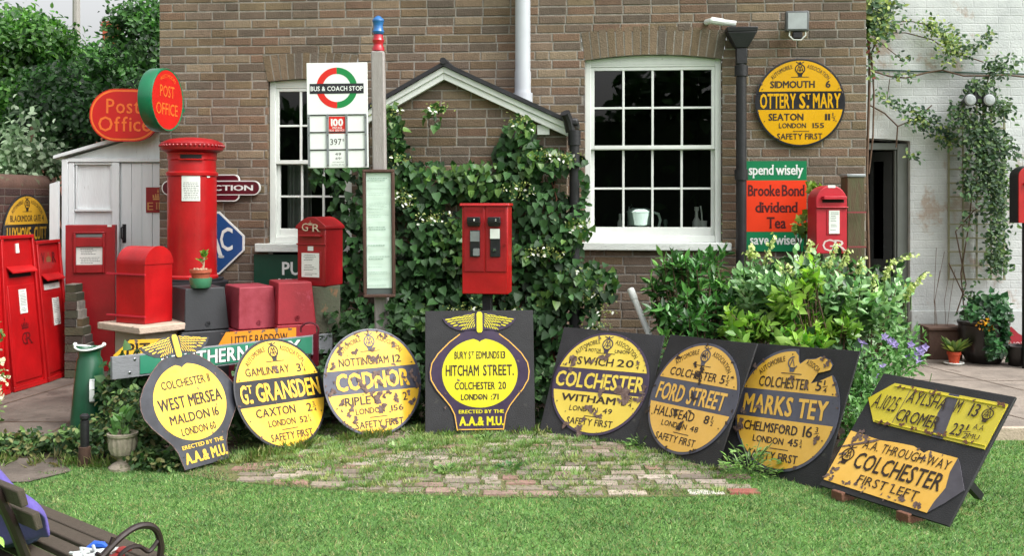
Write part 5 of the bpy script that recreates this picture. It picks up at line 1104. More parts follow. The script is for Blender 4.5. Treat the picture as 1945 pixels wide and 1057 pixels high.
# ---------------------------------------------------------------- white shed
Ys = 10.0; S = lambda px, py: W(px, py, Ys); k = Ys / F
s = thing('shed', 'white painted timber lean to shed with boarded door beside the house', 'shed', (S(118, 0).x, Ys, 0)); ox = S(118, 0).x; X = lambda px: S(px, 0).x - ox; Z = lambda py: S(0, py).z
xr = -3.12 - ox
b = MB(); zl_, zr_ = Z(303), Z(303) + (Z(249) - Z(303)) * (xr / X(303))
b.add([(0, .02, 0), (xr, .02, 0), (xr, .02, zr_), (0, .02, zl_), (0, 2.2, 0), (xr, 2.2, 0), (xr, 2.2, zr_), (0, 2.2, zl_)], [(0, 1, 2, 3), (7, 6, 5, 4), (0, 4, 5, 1), (1, 5, 6, 2), (3, 2, 6, 7), (0, 3, 7, 4)])
b.build('wall', M['shed'], s)
b = MB(); b.add([(-.06, -.06, zl_ + .005), (xr, -.06, zr_ + .02), (xr, 2.3, zr_ + .02), (-.06, 2.3, zl_ + .005), (-.06, -.06, zl_ + .035), (xr, -.06, zr_ + .05), (xr, 2.3, zr_ + .05), (-.06, 2.3, zl_ + .035)], [(0, 3, 2, 1), (4, 5, 6, 7), (0, 1, 5, 4), (1, 2, 6, 5), (2, 3, 7, 6), (3, 0, 4, 7)]); b.build('roof', M['shed'], s)
b = MB(); b.box(X(131), xr, -.03, .019, Z(308), Z(301)); b.box(X(120), X(131), -.035, .019, 0, Z(303)); b.box(X(131.5), X(142), -.02, .019, 0, Z(309)); b.box(X(215), X(228), -.03, .019, 0, Z(309)); b.box(X(142.5), X(214.5), -.01, .019, Z(402), Z(397)); b.box(X(142.5), X(214.5), -.015, .019, Z(313), Z(309)); b.box(X(144), X(147), -.006, .019, Z(396), Z(314)); b.box(X(210), X(214), -.006, .019, Z(396), Z(314)); b.build('frame', M['shed'], s, bev=.003)
b = MB(); n = 6; xa = X(230.5); wd = (xr - xa) / n
for i in range(n): b.box(xa + i * wd + .0015, xa + (i + 1) * wd - .0015, -.004 + .002 * (i % 2), .019, 0, Z(310))
dr = b.build('door', M['shed'], s, bev=.003)
b = MB(); b.tube([(X(236), -.006, Z(429)), (X(234), -.05, Z(433)), (X(234), -.05, Z(452)), (X(236), -.006, Z(456))], .008, 6); b.box(X(233), X(240), -.008, -.004, Z(462), Z(426)); b.build('handle', M['black'], dr)
b = MB(); b.add([(X(102), -.10, 0), (X(117), -.10, 0), (X(119), -.10, Z(345)), (X(103), -.10, Z(350)), (X(102), -.06, 0), (X(117), -.06, 0), (X(119), -.06, Z(345)), (X(103), -.06, Z(350))], [(0, 1, 2, 3), (7, 6, 5, 4), (0, 4, 5, 1), (1, 5, 6, 2), (2, 6, 7, 3), (3, 7, 4, 0)]); b.build('side_board', M['shed'], s)
s = thing('crown_plaque', 'small red plaque with gold crown and letters on the shed door', 'plaque', (S(278, 404).x, Ys - .012, Z(404))); w_, h_ = 46 * k, 48 * k
b = MB(); front(b); b.prism([(0, 0), (w_, 0), (w_, h_), (0, h_)], -.006, 0); f = b.build('plate', mat('plaque_red', '8a1418', .4, .1, 5, coat=.2), s)
b = MB(); front(b); crown(b, w_ * .5, h_ * .50, w_ * .42, .001); text(b, 'E', w_ * .06, w_ * .30, h_ * .1, h_ * .40, .001, .0, .1, True); text(b, 'II', w_ * .43, w_ * .57, h_ * .1, h_ * .40, .001, -.005, .16, True); text(b, 'R', w_ * .68, w_ * .94, h_ * .1, h_ * .40, .001, .0, .1, True); b.build('lettering', mat('plaque_gold', 'c08a50', .4, .1, 6), f, sm=False)
# ---------------------------------------------------------------- white house
Yw = 10.8; S2 = lambda px, py: W(px, py, Yw)
wallmat = mat('whitewashed_brick', 'c0c5c5', .8, .08, 2.2, .5, 50, col2='cfd3d2', wear='ab9f94', wlo=.55, wsc=1.7, big=(1.1, .16))
nt = wallmat.node_tree; pb = nt.nodes['Principled BSDF']
bt = nt.nodes.new('ShaderNodeTexBrick'); bt.inputs['Scale'].default_value = 1; bt.inputs['Brick Width'].default_value = .24; bt.inputs['Row Height'].default_value = .08; bt.inputs['Mortar Size'].default_value = .006; bt.inputs['Mortar Smooth'].default_value = .6
tcn = nt.nodes.new('ShaderNodeTexCoord'); mp = nt.nodes.new('ShaderNodeMapping'); mp.inputs['Rotation'].default_value = (R(90), 0, 0); nt.links.new(tcn.outputs['Object'], mp.inputs[0])
nzd = nt.nodes.new('ShaderNodeTexNoise'); nzd.inputs['Scale'].default_value = 5; mxv = nt.nodes.new('ShaderNodeMix'); mxv.data_type = 'VECTOR'; mxv.inputs[0].default_value = .03
nt.links.new(mp.outputs[0], mxv.inputs[4]); nt.links.new(nzd.outputs['Color'], mxv.inputs[5]); nt.links.new(mxv.outputs[1], bt.inputs['Vector'])
inv = nt.nodes.new('ShaderNodeMath'); inv.operation = 'SUBTRACT'; inv.inputs[0].default_value = 1; nt.links.new(bt.outputs['Fac'], inv.inputs[1])
bp2 = nt.nodes.new('ShaderNodeBump'); bp2.inputs['Strength'].default_value = .45; bp2.inputs['Distance'].default_value = .01; nt.links.new(inv.outputs[0], bp2.inputs['Height'])
old = [n for n in nt.nodes if n.bl_idname == 'ShaderNodeBump' and n is not bp2][0]; nt.links.new(old.outputs[0], bp2.inputs['Normal']); nt.links.new(bp2.outputs[0], pb.inputs['Normal'])
x0w = 3.02; s = thing('white_house', 'whitewashed brick house wing with a dark open doorway', 'house', (x0w, Yw, 0)); X = lambda px: S2(px, 0).x - x0w; Z = lambda py: S2(0, py).z
dx0, dx1, dz = X(1560), X(1729), Z(270)
b = MB(); 
def slab(x0, x1, z0, z1): b.box(x0, x1, 0, .3, z0, z1)
slab(0, dx0, 0, 5.2); slab(dx1, 7, 0, 5.2)
n = 12; top = [(dx0 + (dx1 - dx0) * i / n, dz + .05 * math.sin(math.pi * (.35 + .5 * (1 - i / n)))) for i in range(n + 1)]
top = [(x, dz + .045 * (1 - ((x - dx0) / (dx1 - dx0) * 1.15 - .3) ** 2)) for x, z in top]
b.add([(x, 0, z) for x, z in top] + [(dx1, 0, 5.2), (dx0, 0, 5.2)], [tuple(range(n + 3))]); b.add([(x, 0, z) for x, z in top] + [(x, .3, z) for x, z in top], [(i, i + 1, n + 2 + i, n + 1 + i) for i in range(n)])
b.build('wall', wallmat, s, sm=False)
b = MB(); b.box(dx1 + .001, 7, -.03, -.0005, 0, Z(590)); b.build('plinth_course', mat('plinth_paint', 'b2b7b6', .7, .1, 4, .4, 40, wear='8f8f8a', wlo=.6), s, bev=.01)
fm = mat('grey_door_paint', '6c716d', .5, .1, 6, .1, 40)
b = MB(); b.box(dx1 - .11, dx1 - .002, .06, .16, 0.08, dz - .01); b.box(dx0, dx1 - .111, .06, .16, dz - .075, dz - .005); b.box(dx1 - .13, dx1 - .112, .08, .14, .08, dz - .08); fr_ = b.build('door_frame', fm, s, bev=.005)
b = MB(); hx = dx1 - .135; ang = R(-58); Md = Matrix.Translation((hx, .12, 0)) @ Matrix.Rotation(ang, 4, 'Z'); b.M = Md; dw = .78; zt_ = dz - .09
for xa, xb, za, zb in ((-.10, 0, .1, zt_), (-dw, -dw + .09, .1, zt_), (-dw + .09, -.10, .1, .32), (-dw + .09, -.10, .95, 1.05), (-dw + .09, -.10, zt_ - .1, zt_), (-.28, -.24, 1.05, zt_ - .1)): b.box(xa, xb, -.02, .02, za, zb)
b.box(-dw + .09, -.10, -.008, .008, .32, .95); dr = b.build('door', mat('dark_door_paint', '262928', .45, .15, 6), s)
b = MB(); b.M = Md; b.box(-dw + .09, -.28, -.003, .003, 1.05, zt_ - .1); b.box(-.24, -.10, -.003, .003, 1.05, zt_ - .1); b.build('door_pane', M['glass'], dr, sm=False)
b = MB(); b.box(dx0 - .3, dx1 + .3, .305, 2.6, 0.07, dz + .2); b.f = [f for i, f in enumerate(b.f) if i != 2]; b.mi = b.mi[:5]; b.build('hall', mat('dim_hall', '23201e', .9, .2, 4), s)
b = MB(); b.box(.0, 7, -.1, 3, 5.2, 5.3); b.build('roof', M['slate'], s)
b = MB(); b.tube([(X(1640), -.012, Z(132)), (X(1760), -.012, Z(136)), (X(1960), -.012, Z(141)), (6.5, -.012, Z(146))], .007, 6); b.build('cable', M['greendk'], s)
# twin lamp
c = W(1860, 190, Yw - .36); s = thing('wall_lamp', 'twin round glass lamps on the white wall among the climber leaves', 'wall lamp', c)
for dx in (-.095, .095):
    b = MB(); front(b); b.lathe([(.03, -.09), (.055, -.03), (.062, 0), (.064, .012), (.058, .014)], 20, dx, 0); h = b.build('housing', M['black'], s)
    b = MB(); front(b); b.lathe([(.057, .0142), (.045, .026), (.001, .031)], 20, dx, 0); b.build('lens', MATS['lamp_glass'], h)
b = MB(); b.box(-.1, .1, .03, .10, -.03, .03); b.box(-.03, .03, .1005, .355, -.025, .025); b.box(-.03, .03, .025, .119, .031, .09); b.build('bracket', M['black'], s)
# trellis
s = thing('trellis', 'weathered square trellis fixed to the white wall', 'trellis', (S2(1798, 0).x, Yw - .035, 0)); k = Yw / F
tm = mat('lichen_wood', '9c9a7e', .85, .2, 12, .4, 40, col2='7f8064'); b = MB()
for px in (1799, 1826, 1852, 1879, 1904): x = (px - 1798) * k; b.box(x - .008, x + .008, -.012, .004, Z(530), Z(200 if px > 1800 else 255))
for i in range(13): z = Z(530 - i * 26); b.box(-.012, 107 * k, -.026, -.0125, z - .008, z + .008)
b.build('lattice', tm, s)
# ---------------------------------------------------------------- pots by the white wall
def base(px, py, Y, z=.08): v = W(px, py, Y); return Vector((v.x, Y, z))
c = base(1797, 672, 10.45); k = 10.45 / F; s = thing('planter', 'square brown stoneware planter with raised moulding against the white wall', 'planter', c, R(-3)); w_ = 31 * k; h_ = 62 * k
b = MB(); b.frustum((-w_, w_, 0, .26), (-w_ * 1.04, w_ * 1.04, -.01, .27), 0, h_ * .9); b.box(-w_ * 1.12, w_ * 1.12, -.03, .29, h_ * .9 + .001, h_); b.build('body', mat('brown_stoneware', '5c463c', .8, .2, 10, .4, 50, wear='585044', wlo=.58, wsc=6), s, bev=.008)
b = MB(); front(b, .0); b.ring(0, h_ * .5, .035, .05, .008, n=16); [b.blob(.043 * math.cos(i), h_ * .5 + .043 * math.sin(i), .02, .009 + i * .0003, i) for i in range(6)]; b.build('moulding', MATS['brown_stoneware'], s)
b = MB(); g = random.Random(4)
for i in range(5): x = g.uniform(-.08, .08); b.tube([(x, .12, h_ - .02), (x + g.uniform(-.02, .06), .16, h_ + .25), (x + g.uniform(.02, .16), .27, h_ + g.uniform(.5, .8))], .0025, 5)
b.build('stem', M['stem'], s)
c = base(1812, 680, 10.15); s = thing('flower_pot', 'small terracotta pot with thin leaves on a white saucer', 'pot plant', c); k = 10.15 / F
b = MB(); b.lathe([(15 * k, 0), (19 * k, 4 * k), (18 * k, 5 * k), (12 * k, 2.5 * k)], 24); b.build('saucer', M['white'], s)
b = MB(); b.lathe([(8.5 * k, 3 * k), (11.5 * k, 19 * k), (13 * k, 19.5 * k), (13 * k, 25 * k), (11 * k, 25 * k), (10.5 * k, 22 * k), (.001, 22 * k)], 24); b.build('pot', mat('red_terracotta', 'b0401e', .7, .12, 10), s)
n = 60; an = rng.random(n) * 6.28; T = np.stack([np.cos(an) * .8, np.sin(an) * .8, rng.uniform(.3, 1.3, n)], 1); leafmesh('foliage', np.stack([.02 * np.cos(an), .02 * np.sin(an), np.full(n, 23 * k)], 1), np.stack([-T[:, 0], -T[:, 1], T[:, 2] * .6], 1), T, rng.uniform(.08, .2, n), pal(n, ['6a8a48', '8a9a50', '4f6e38']), MATS['soft_leaf'], s, 'lance')
c = base(1868, 676, 10.3); k = 10.3 / F; s = thing('flower_pot', 'large black glazed pot with trailing ivy and yellow flowers', 'pot plant', c)
b = MB(); b.lathe([(30 * k, 0), (40 * k, 20 * k), (45 * k, 55 * k), (45 * k, 72 * k), (47 * k, 74 * k), (47 * k, 79 * k), (42 * k, 79 * k), (41 * k, 72 * k), (.001, 72 * k)], 36); b.build('pot', mat('black_glaze', '1a1614', .35, .3, 10, coat=.2), s)
P, d = inblobs([(1880, 575, 38, 22, 10.3, .22), (1900, 595, 22, 22, 10.15, .15), (1850, 592, 22, 14, 10.2, .16), (1883, 640, 9, 45, 10.02, .05), (1906, 640, 9, 45, 10.1, .06), (1893, 665, 18, 12, 10.0, .06), (1845, 600, 30, 6, 10.1, .1)], 900); P = P - np.array(c); n = len(P)
T = np.stack([rng.normal(0, .6, n), rng.normal(-.3, .5, n), rng.normal(-.3, .6, n)], 1); leafmesh('foliage', P, d + np.array([0, -.6, .7]), T, rng.uniform(.035, .08, n), pal(n, ['2f5c36', '3d6c3e', '27482c', '4d7a48']), MATS['soft_leaf'], s, 'heart')
P, d = inblobs([(1868, 615, 14, 14, 10.03, .04), (1880, 622, 10, 10, 10.0, .03)], 26); n = len(P); leafmesh('flower', P - np.array(c), np.tile([0, -1, .3], (n, 1)) + .4 * rng.normal(size=(n, 3)), rng.normal(size=(n, 3)), np.full(n, .03), pal(n, ['e0a818', 'd08a10']), MATS['soft_leaf'], s, 'heart')
c = base(1936, 676, 10.1); k = 10.1 / F; s = thing('bowl_planter', 'low black bowl planter under the dark pole at the right edge', 'planter', c)
b = MB(); b.lathe([(18 * k, 0), (26 * k, 20 * k), (28 * k, 38 * k), (25 * k, 38 * k), (23 * k, 30 * k), (.001, 30 * k)], 28); b.build('bowl', MATS['black_glaze'], s)
c = W(1908, 650, 10.5); k = 10.5 / F; s = thing('board_sign', 'small red cut out board with pale letters by the right hand pots', 'sign', (c.x, 10.5, .08), R(-5))
b = MB(); front(b); b.prism([(2 * k, 0), (8 * k, 0), (12 * k, 18 * k), (35 * k, 18 * k), (38 * k, 2 * k), (42 * k, 2 * k), (42 * k, 36 * k), (34 * k, 44 * k), (24 * k, 50 * k), (12 * k, 62 * k), (6 * k, 60 * k), (8 * k, 46 * k), (-2 * k, 38 * k), (0, 30 * k)], 0, .012); f = b.build('board', mat('sign_board_red', 'a02430', .5, .15, 6), s); l = MB(); front(l); text(l, 'HOT', 10 * k, 36 * k, 24 * k, 33 * k, .0135, .01); l.build('lettering', mat('pinkish_white', 'd8b8b8', .6), f, sm=False)
# ---------------------------------------------------------------- things inside the right window
def inwin(px, py, dep): u, z = HW(px, py, -dep); return HP(u, z, -dep)
zs_ = HW(1240, 432, -.25)[1]; b = MB(); u0, u1 = HW(1122, 400)[0], HW(1360, 400)[0]
b.box(u0, u1, .15, .45, zs_ - .12, zs_ - .10); b.build('inner_shelf', M['dark'], house)
sz = zs_ - .0995; k = 9.35 / F
def winthing(name, label, cat, px, dep=.21): u, _ = HW(px, 420, -dep); p = HP(u, sz, -dep); return thing(name, label, cat, p, HYAW)
pm = mat('pale_mint_plastic', 'd4ece2', .4, .05, 5)
s = winthing('jug', 'pale green water jug with handle inside the right window', 'jug', 1216); hj = W(0, 395, 9.3).z - sz
b = MB(); b.lathe([(.05, 0), (.055, .01), (.05, hj * .35), (.105, hj * .45), (.115, hj * .85), (.12, hj * .87), (.10, hj * .95), (.05, hj), (.001, hj)], 28); b.build('body', pm, s)
b = MB(); b.tube([(.11, 0, hj * .86), (.16, 0, hj * .8), (.175, 0, hj * .6), (.16, 0, hj * .35), (.10, 0, hj * .2)], .012, 8); b.build('handle', pm, s)
s = winthing('bottle', 'white squeezy bottle with pump inside the right window', 'bottle', 1323); b = MB(); b.lathe([(.035, 0), (.038, .03), (.036, .15), (.015, .19), (.013, .24), (.02, .25), (.02, .28), (.001, .28)], 20); b.build('body', M['white'], s)
s = winthing('tumbler', 'white tumbler holding a brush inside the right window', 'tumbler', 1335); b = MB(); b.lathe([(.035, 0), (.038, .16), (.034, .16), (.034, .02), (.001, .02)], 20); b.build('cup', M['white'], s); b = MB(); b.tube([(0, 0, .021), (-.01, 0, .22), (-.02, 0, .29)], .007, 6); b.build('brush', M['white2'], s)
s = winthing('bottle', 'small clear green bottle beside the jug inside the right window', 'bottle', 1264, .22); b = MB(); b.lathe([(.04, 0), (.045, .05), (.035, .09), (.012, .11), (.02, .14), (.015, .17), (.001, .17)], 20); b.build('body', mat('dull_green_glass', '5a7068', .2, .1, 5), s)
s = winthing('bottle', 'thin white bottle at the left side of the right window', 'bottle', 1178); b = MB(); b.lathe([(.02, 0), (.025, .02), (.025, .14), (.012, .17), (.012, .22), (.001, .22)], 16); b.build('body', M['paper'], s)
s = winthing('tap', 'chrome swan neck tap beside the jug inside the right window', 'tap', 1193, .24); b = MB(); b.tube([(0, 0, 0), (0, 0, .25), (.01, -.01, .29), (.03, -.04, .30), (.04, -.06, .27)], .012, 10); b.build('spout', M['chrome'], s)
# ---------------------------------------------------------------- oil churn, stub post, urn, pipe
c = W(170, 812, 7.3); k = 7.3 / F; s = thing('oil_can', 'tall tapered dark green can with white metal rim and handle', 'can', (c.x, 7.3, .10)); h_ = W(0, 660, 7.3).z - .1
b = MB(); pr = [(.125, 0), (.13, .01), (.085, h_ * .84), (.072, h_ * .89), (.074, h_ * .95), (.095, h_)]; b.lathe(pr, 32, cap=False); b.lathe([(.001, .005), (.12, .005)], 16, cap=False); b.lathe([(.07, h_ * .9), (.001, h_ * .9)], 20, cap=False); b.build('body', mat('can_green', '0f4a30', .35, .18, 6, coat=.25), s)
b = MB(); b.tube([(.096 * math.cos(a), .096 * math.sin(a), h_ + .01 * math.cos(2 * a)) for a in [2 * math.pi * i / 28 for i in range(29)]], .007, 6, False)
for a in (0, math.pi): b.sphere((.1 * math.cos(a), .1 * math.sin(a), h_ + .018), .015, 5)
b.build('rim', M['white2'], s)
b = MB(); b.M = Matrix.Rotation(R(20), 4, 'Z')
pts = [(.02, -.098, h_ * .62), (.02, -.15, h_ * .61), (.02, -.165, h_ * .52), (.02, -.16, h_ * .36), (.02, -.118, h_ * .33)]
for (p, q) in zip(pts[:-1], pts[1:]): b.add([(p[0] - .016, p[1], p[2]), (p[0] + .016, p[1], p[2]), (q[0] + .016, q[1], q[2]), (q[0] - .016, q[1], q[2]), (p[0] - .016, p[1] + .006, p[2] - .004), (p[0] + .016, p[1] + .006, p[2] - .004), (q[0] + .016, q[1] + .006, q[2] + .004), (q[0] - .016, q[1] + .006, q[2] + .004)], [(0, 1, 2, 3), (7, 6, 5, 4), (0, 3, 7, 4), (1, 5, 6, 2)])
b.build('handle', M['white2'], s)
c = G(161, 886); s = thing('bollard', 'short dark stub post with a ball cap standing in the border plants', 'bollard', c); k = c.y / F
b = MB(); b.lathe([(12 * k, 0), (11 * k, 36 * k), (8 * k, 37 * k)], 14); b.build('base', mat('rusty_brown', '4a352a', .85, .3, 20), s); b = MB(); b.lathe([(8 * k, 37.2 * k), (8 * k, 86 * k), (6 * k, 87 * k), (9 * k, 91 * k), (9 * k, 96 * k), (5 * k, 99 * k), (.001, 99.5 * k)], 14); b.build('shaft', M['black'], s)
c = G(233, 892); k = c.y / F; s = thing('urn', 'small fluted stone urn planter with pale leaves by the lawn edge', 'urn', c); um = mat('urn_stone', '9a9080', .85, .2, 16, .5, 60, wear='6a6a50', wlo=.56, wsc=10)
b = MB(); b.lathe([(26 * k, 0), (26 * k, 5 * k), (20 * k, 10 * k), (10 * k, 16 * k), (9 * k, 20 * k), (16 * k, 26 * k)], 28); b.build('foot', um, s)
b = MB(); n = 56
def fl_r(r, i): return r * (1 + .035 * (1 if (i // 2) % 2 else -1))
prof = [(12, 24), (20, 29), (25, 40), (26, 54), (25, 62)]; V = [(fl_r(r, i) * k * math.cos(2 * math.pi * i / n), fl_r(r, i) * k * math.sin(2 * math.pi * i / n), z * k) for r, z in prof for i in range(n)]
b.add(V, [(j * n + i, j * n + (i + 1) % n, (j + 1) * n + (i + 1) % n, (j + 1) * n + i) for j in range(len(prof) - 1) for i in range(n)]); b.lathe([(25 * k, 62 * k), (28 * k, 64 * k), (28.5 * k, 69 * k), (25 * k, 70 * k), (23 * k, 62 * k), (.001, 60 * k)], 40); b.build('bowl', um, s)
n = 16; an = rng.random(n) * 6.28; T = np.stack([np.cos(an) * .6, np.sin(an) * .5, rng.uniform(.4, 1.4, n)], 1); leafmesh('foliage', np.stack([.03 * np.cos(an), .03 * np.sin(an), 62 * k + rng.uniform(0, .16, n)], 1), np.stack([-T[:, 0], -T[:, 1] - .5, T[:, 2]], 1), T, rng.uniform(.06, .10, n), pal(n, ['6f9a58', '83ac66', '5f8a4c'], .1), MATS['soft_leaf'], s, 'heart')
b = MB(); [b.tube([(0, 0, 60 * k), (.02 * math.cos(a), .02 * math.sin(a), 62 * k + .14)], .003, 5) for a in (0, 2, 4)]; b.build('stem', mat('green_stem', '4f6b34', .7), s)
a = W(1197, 549, 8.3); e = W(1246, 668, 8.1); s = thing('white_pipe', 'white plastic pipe leaning out of the soil under the right window', 'pipe', (0, 0, 0)); b = MB(); e2 = a + (e - a) * ((a.z - .0) / (a.z - e.z)); b.tube([e2, a], .024, 12); d = (a - e).normalized(); b.tube([a - d * .10, a - d * .09, a - d * .004, a], [.024, .029, .029, .022], 12); b.build('pipe', M['white'], s)
# ---------------------------------------------------------------- climbing hydrangea on the porch
lm = leafmat('leaf', .6, .25); tl = leafmat('tree_leaf', .5, .4); ls = MATS['soft_leaf']
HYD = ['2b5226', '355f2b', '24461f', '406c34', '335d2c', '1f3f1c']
LIT = ['5c8040', '6d9048', '50763a']  # top-lit tones for the same leaves, light painted into the colour
def onporch(px, py, off):
    u, z = HW(px, py, off); return HP(u, z, off)
def wallfoliage(s, blobs, n, size, cols, mat_, shape, off0, thick, jitter=.27, droop=1.0, bright=.0):
    a = np.array([b[2] * b[3] for b in blobs], float); k = rng.choice(len(blobs), n, p=a / a.sum()); P = []; D = []
    for i in k:
        bx, by, rx, ry = blobs[i][:4]; th = thick * (blobs[i][4] if len(blobs[i]) > 4 else 1); r = math.sqrt(random.random()); an = random.random() * 6.283; dd = random.random()
        P.append(onporch(bx + rx * r * math.cos(an), by + ry * r * math.sin(an), off0 + th * dd * math.sqrt(max(1 - r * r, .08)))); D.append(dd)
    D = np.array(D); P = np.array(P); Nn = np.tile(np.array([hn.x, hn.y, .85]), (n, 1)) + jitter * rng.normal(size=(n, 3)); T = np.tile([hn.x * .25, hn.y * .25, -droop], (n, 1)) + .55 * rng.normal(size=(n, 3))
    C = pal(n, cols, .15) * (.42 + .62 * D[:, None])  # leaves nearer the wall darkened, shade put into their colour
    return leafmesh('foliage', P, Nn, T, size * rng.uniform(.45, 1.3, n), C, mat_, s, shape)
s = thing('climbing_plant', 'climbing hydrangea with heart shaped leaves and white flowers covering the porch wall', 'climber')
blobs = [(760, 330, 40, 60), (745, 250, 22, 60), (770, 450, 70, 120, 1.2), (820, 350, 60, 45), (900, 352, 70, 32), (980, 352, 55, 42), (1030, 400, 50, 55), (850, 480, 80, 90), (820, 570, 110, 70), (960, 560, 120, 90), (1040, 470, 60, 60), (1100, 540, 75, 55, 1.5), (1060, 610, 80, 50, 1.3), (985, 250, 32, 28), (962, 300, 20, 50), (1000, 290, 30, 40), (1040, 310, 40, 30), (1085, 420, 32, 50), (1110, 350, 10, 60), (720, 640, 70, 70), (800, 660, 50, 60), (1050, 690, 40, 50), (655, 480, 35, 90, .8), (650, 390, 25, 50, .7), (640, 330, 28, 30, .6), (660, 600, 40, 70, .8), (600, 320, 14, 30, .5), (930, 470, 60, 80), (905, 640, 90, 40), (690, 420, 20, 120)]
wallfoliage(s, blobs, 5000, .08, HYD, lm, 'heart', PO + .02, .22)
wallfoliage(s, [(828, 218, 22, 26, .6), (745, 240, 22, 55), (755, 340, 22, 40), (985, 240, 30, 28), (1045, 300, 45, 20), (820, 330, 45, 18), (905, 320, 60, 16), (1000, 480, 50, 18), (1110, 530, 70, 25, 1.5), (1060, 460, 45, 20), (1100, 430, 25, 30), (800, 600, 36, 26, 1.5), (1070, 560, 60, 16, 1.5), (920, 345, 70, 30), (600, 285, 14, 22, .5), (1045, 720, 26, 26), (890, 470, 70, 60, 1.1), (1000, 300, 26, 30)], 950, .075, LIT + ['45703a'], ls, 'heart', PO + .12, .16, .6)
P = []; hd_ = [(1040, 295), (1075, 300), (985, 230), (985, 355), (1050, 482), (1020, 478), (1095, 430), (760, 370), (810, 415), (830, 412), (775, 385), (755, 300), (990, 365), (1120, 560), (1100, 520), (828, 205), (905, 585), (870, 590), (985, 595), (1150, 590), (745, 215), (655, 305), (1140, 620)]
for (x, y) in hd_:
    P = [onporch(x + random.gauss(0, 14), y + random.gauss(0, 6), PO + .26 + random.random() * .05) for i in range(34)] + [onporch(x + random.gauss(0, 14), y + random.gauss(4, 6), PO + .32) for i in range(4)]
    n = len(P); C = pal(n, ['87944c', '98a25a', '748444']); C[-4:] = pal(4, ['e4e8da'], .05); leafmesh('flower_head', P, np.tile([hn.x, hn.y, 1.0], (n, 1)) + .5 * rng.normal(size=(n, 3)), rng.normal(size=(n, 3)), np.r_[np.full(34, .022), np.full(4, .034)], C, ls, s, 'oval')
leafmat('petal', .5, .3)
b = MB(); g = random.Random(12)
for i in range(12):
    p = onporch(760 + i * 30, 720, PO + .05); p.z = 0.0; pts = [p]; x, y = 760 + i * 30, 700
    for j in range(6): x += g.uniform(-38, 30); y -= g.uniform(40, 75); x = min(max(x, 735), 1070); y = max(y, 330); pts.append(onporch(x, y, PO + .04 + .03 * g.random()))
    b.tube(pts, [.016 - .002 * q for q in range(7)], 5)
b.build('stem', mat('reddish_stem', '6b4030', .8, .2, 14), s)
# ---------------------------------------------------------------- shrubs right of the porch
LT['lance'] = ([(0, 0, 0), (-.17, .35, .05), (-.15, .65, .04), (0, 1, -.06), (.15, .65, .04), (.17, .35, .05)], [(0, 5, 4, 3), (0, 3, 2, 1)])
def shrub(name, label, cat, root, blobs, ntips, nl, size, cols, shape, m, up=.6, spread=(30, 85), step=.016, group=None, inner=0, innercols=None):
    s = thing(name, label, cat, root, group=group); P, d = inblobs(blobs, ntips, .45); r0 = np.array(root); ax = d * .7 + np.array([0, -.15, up]) + .25 * rng.normal(size=d.shape)
    L = rosettes(P - r0, ax, nl, size, cols, spread, step); leafmesh('foliage', *L, m, s, shape)
    b = MB(); 
    for i in range(0, ntips, max(1, ntips // 70)):
        t = Vector(P[i] - r0); a = Vector((t.x * .25 + random.gauss(0, .05), t.y * .3 + random.gauss(0, .04), 0)); mid = a.lerp(t, .55) + Vector((random.gauss(0, .03), random.gauss(0, .03), .06)); b.tube([a, mid, t], [.011, .007, .003], 5)
    b.build('stem', M['stem'], s)
    if inner:
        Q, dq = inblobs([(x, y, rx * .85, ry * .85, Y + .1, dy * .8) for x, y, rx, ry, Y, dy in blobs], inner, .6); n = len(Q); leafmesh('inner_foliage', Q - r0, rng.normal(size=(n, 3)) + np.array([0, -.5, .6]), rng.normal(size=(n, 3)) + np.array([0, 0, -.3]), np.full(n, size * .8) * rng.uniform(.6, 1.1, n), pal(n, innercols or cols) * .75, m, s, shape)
    return s
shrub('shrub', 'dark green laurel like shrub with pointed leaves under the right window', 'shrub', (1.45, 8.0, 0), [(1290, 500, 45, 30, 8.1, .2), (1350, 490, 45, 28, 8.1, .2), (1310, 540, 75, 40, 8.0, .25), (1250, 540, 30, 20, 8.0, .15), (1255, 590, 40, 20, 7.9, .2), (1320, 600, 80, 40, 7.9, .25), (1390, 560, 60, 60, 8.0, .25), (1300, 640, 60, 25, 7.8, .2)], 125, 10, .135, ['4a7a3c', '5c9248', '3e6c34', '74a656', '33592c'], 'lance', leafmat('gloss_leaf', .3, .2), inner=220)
shrub('shrub', 'bright yellow green leafy shrub behind the black sign boards', 'shrub', (2.2, 7.4, 0), [(1480, 590, 42, 55, 7.4, .15), (1535, 560, 32, 70, 7.4, .15), (1555, 625, 50, 36, 7.3, .15), (1440, 625, 28, 30, 7.2, .12), (1395, 610, 16, 38, 7.2, .1), (1415, 642, 26, 16, 7.1, .1), (1520, 645, 70, 20, 7.1, .12), (1605, 615, 30, 26, 7.3, .12), (1535, 520, 24, 30, 7.25, .1), (1500, 570, 30, 40, 7.15, .1)], 105, 10, .115, ['86ac4a', '98bc58', '739a42', 'a8c668', '5f8a3c'], 'oval', leafmat('fresh_leaf', .38, .35), spread=(35, 80), inner=350, innercols=['3c6a2c', '30562a'])
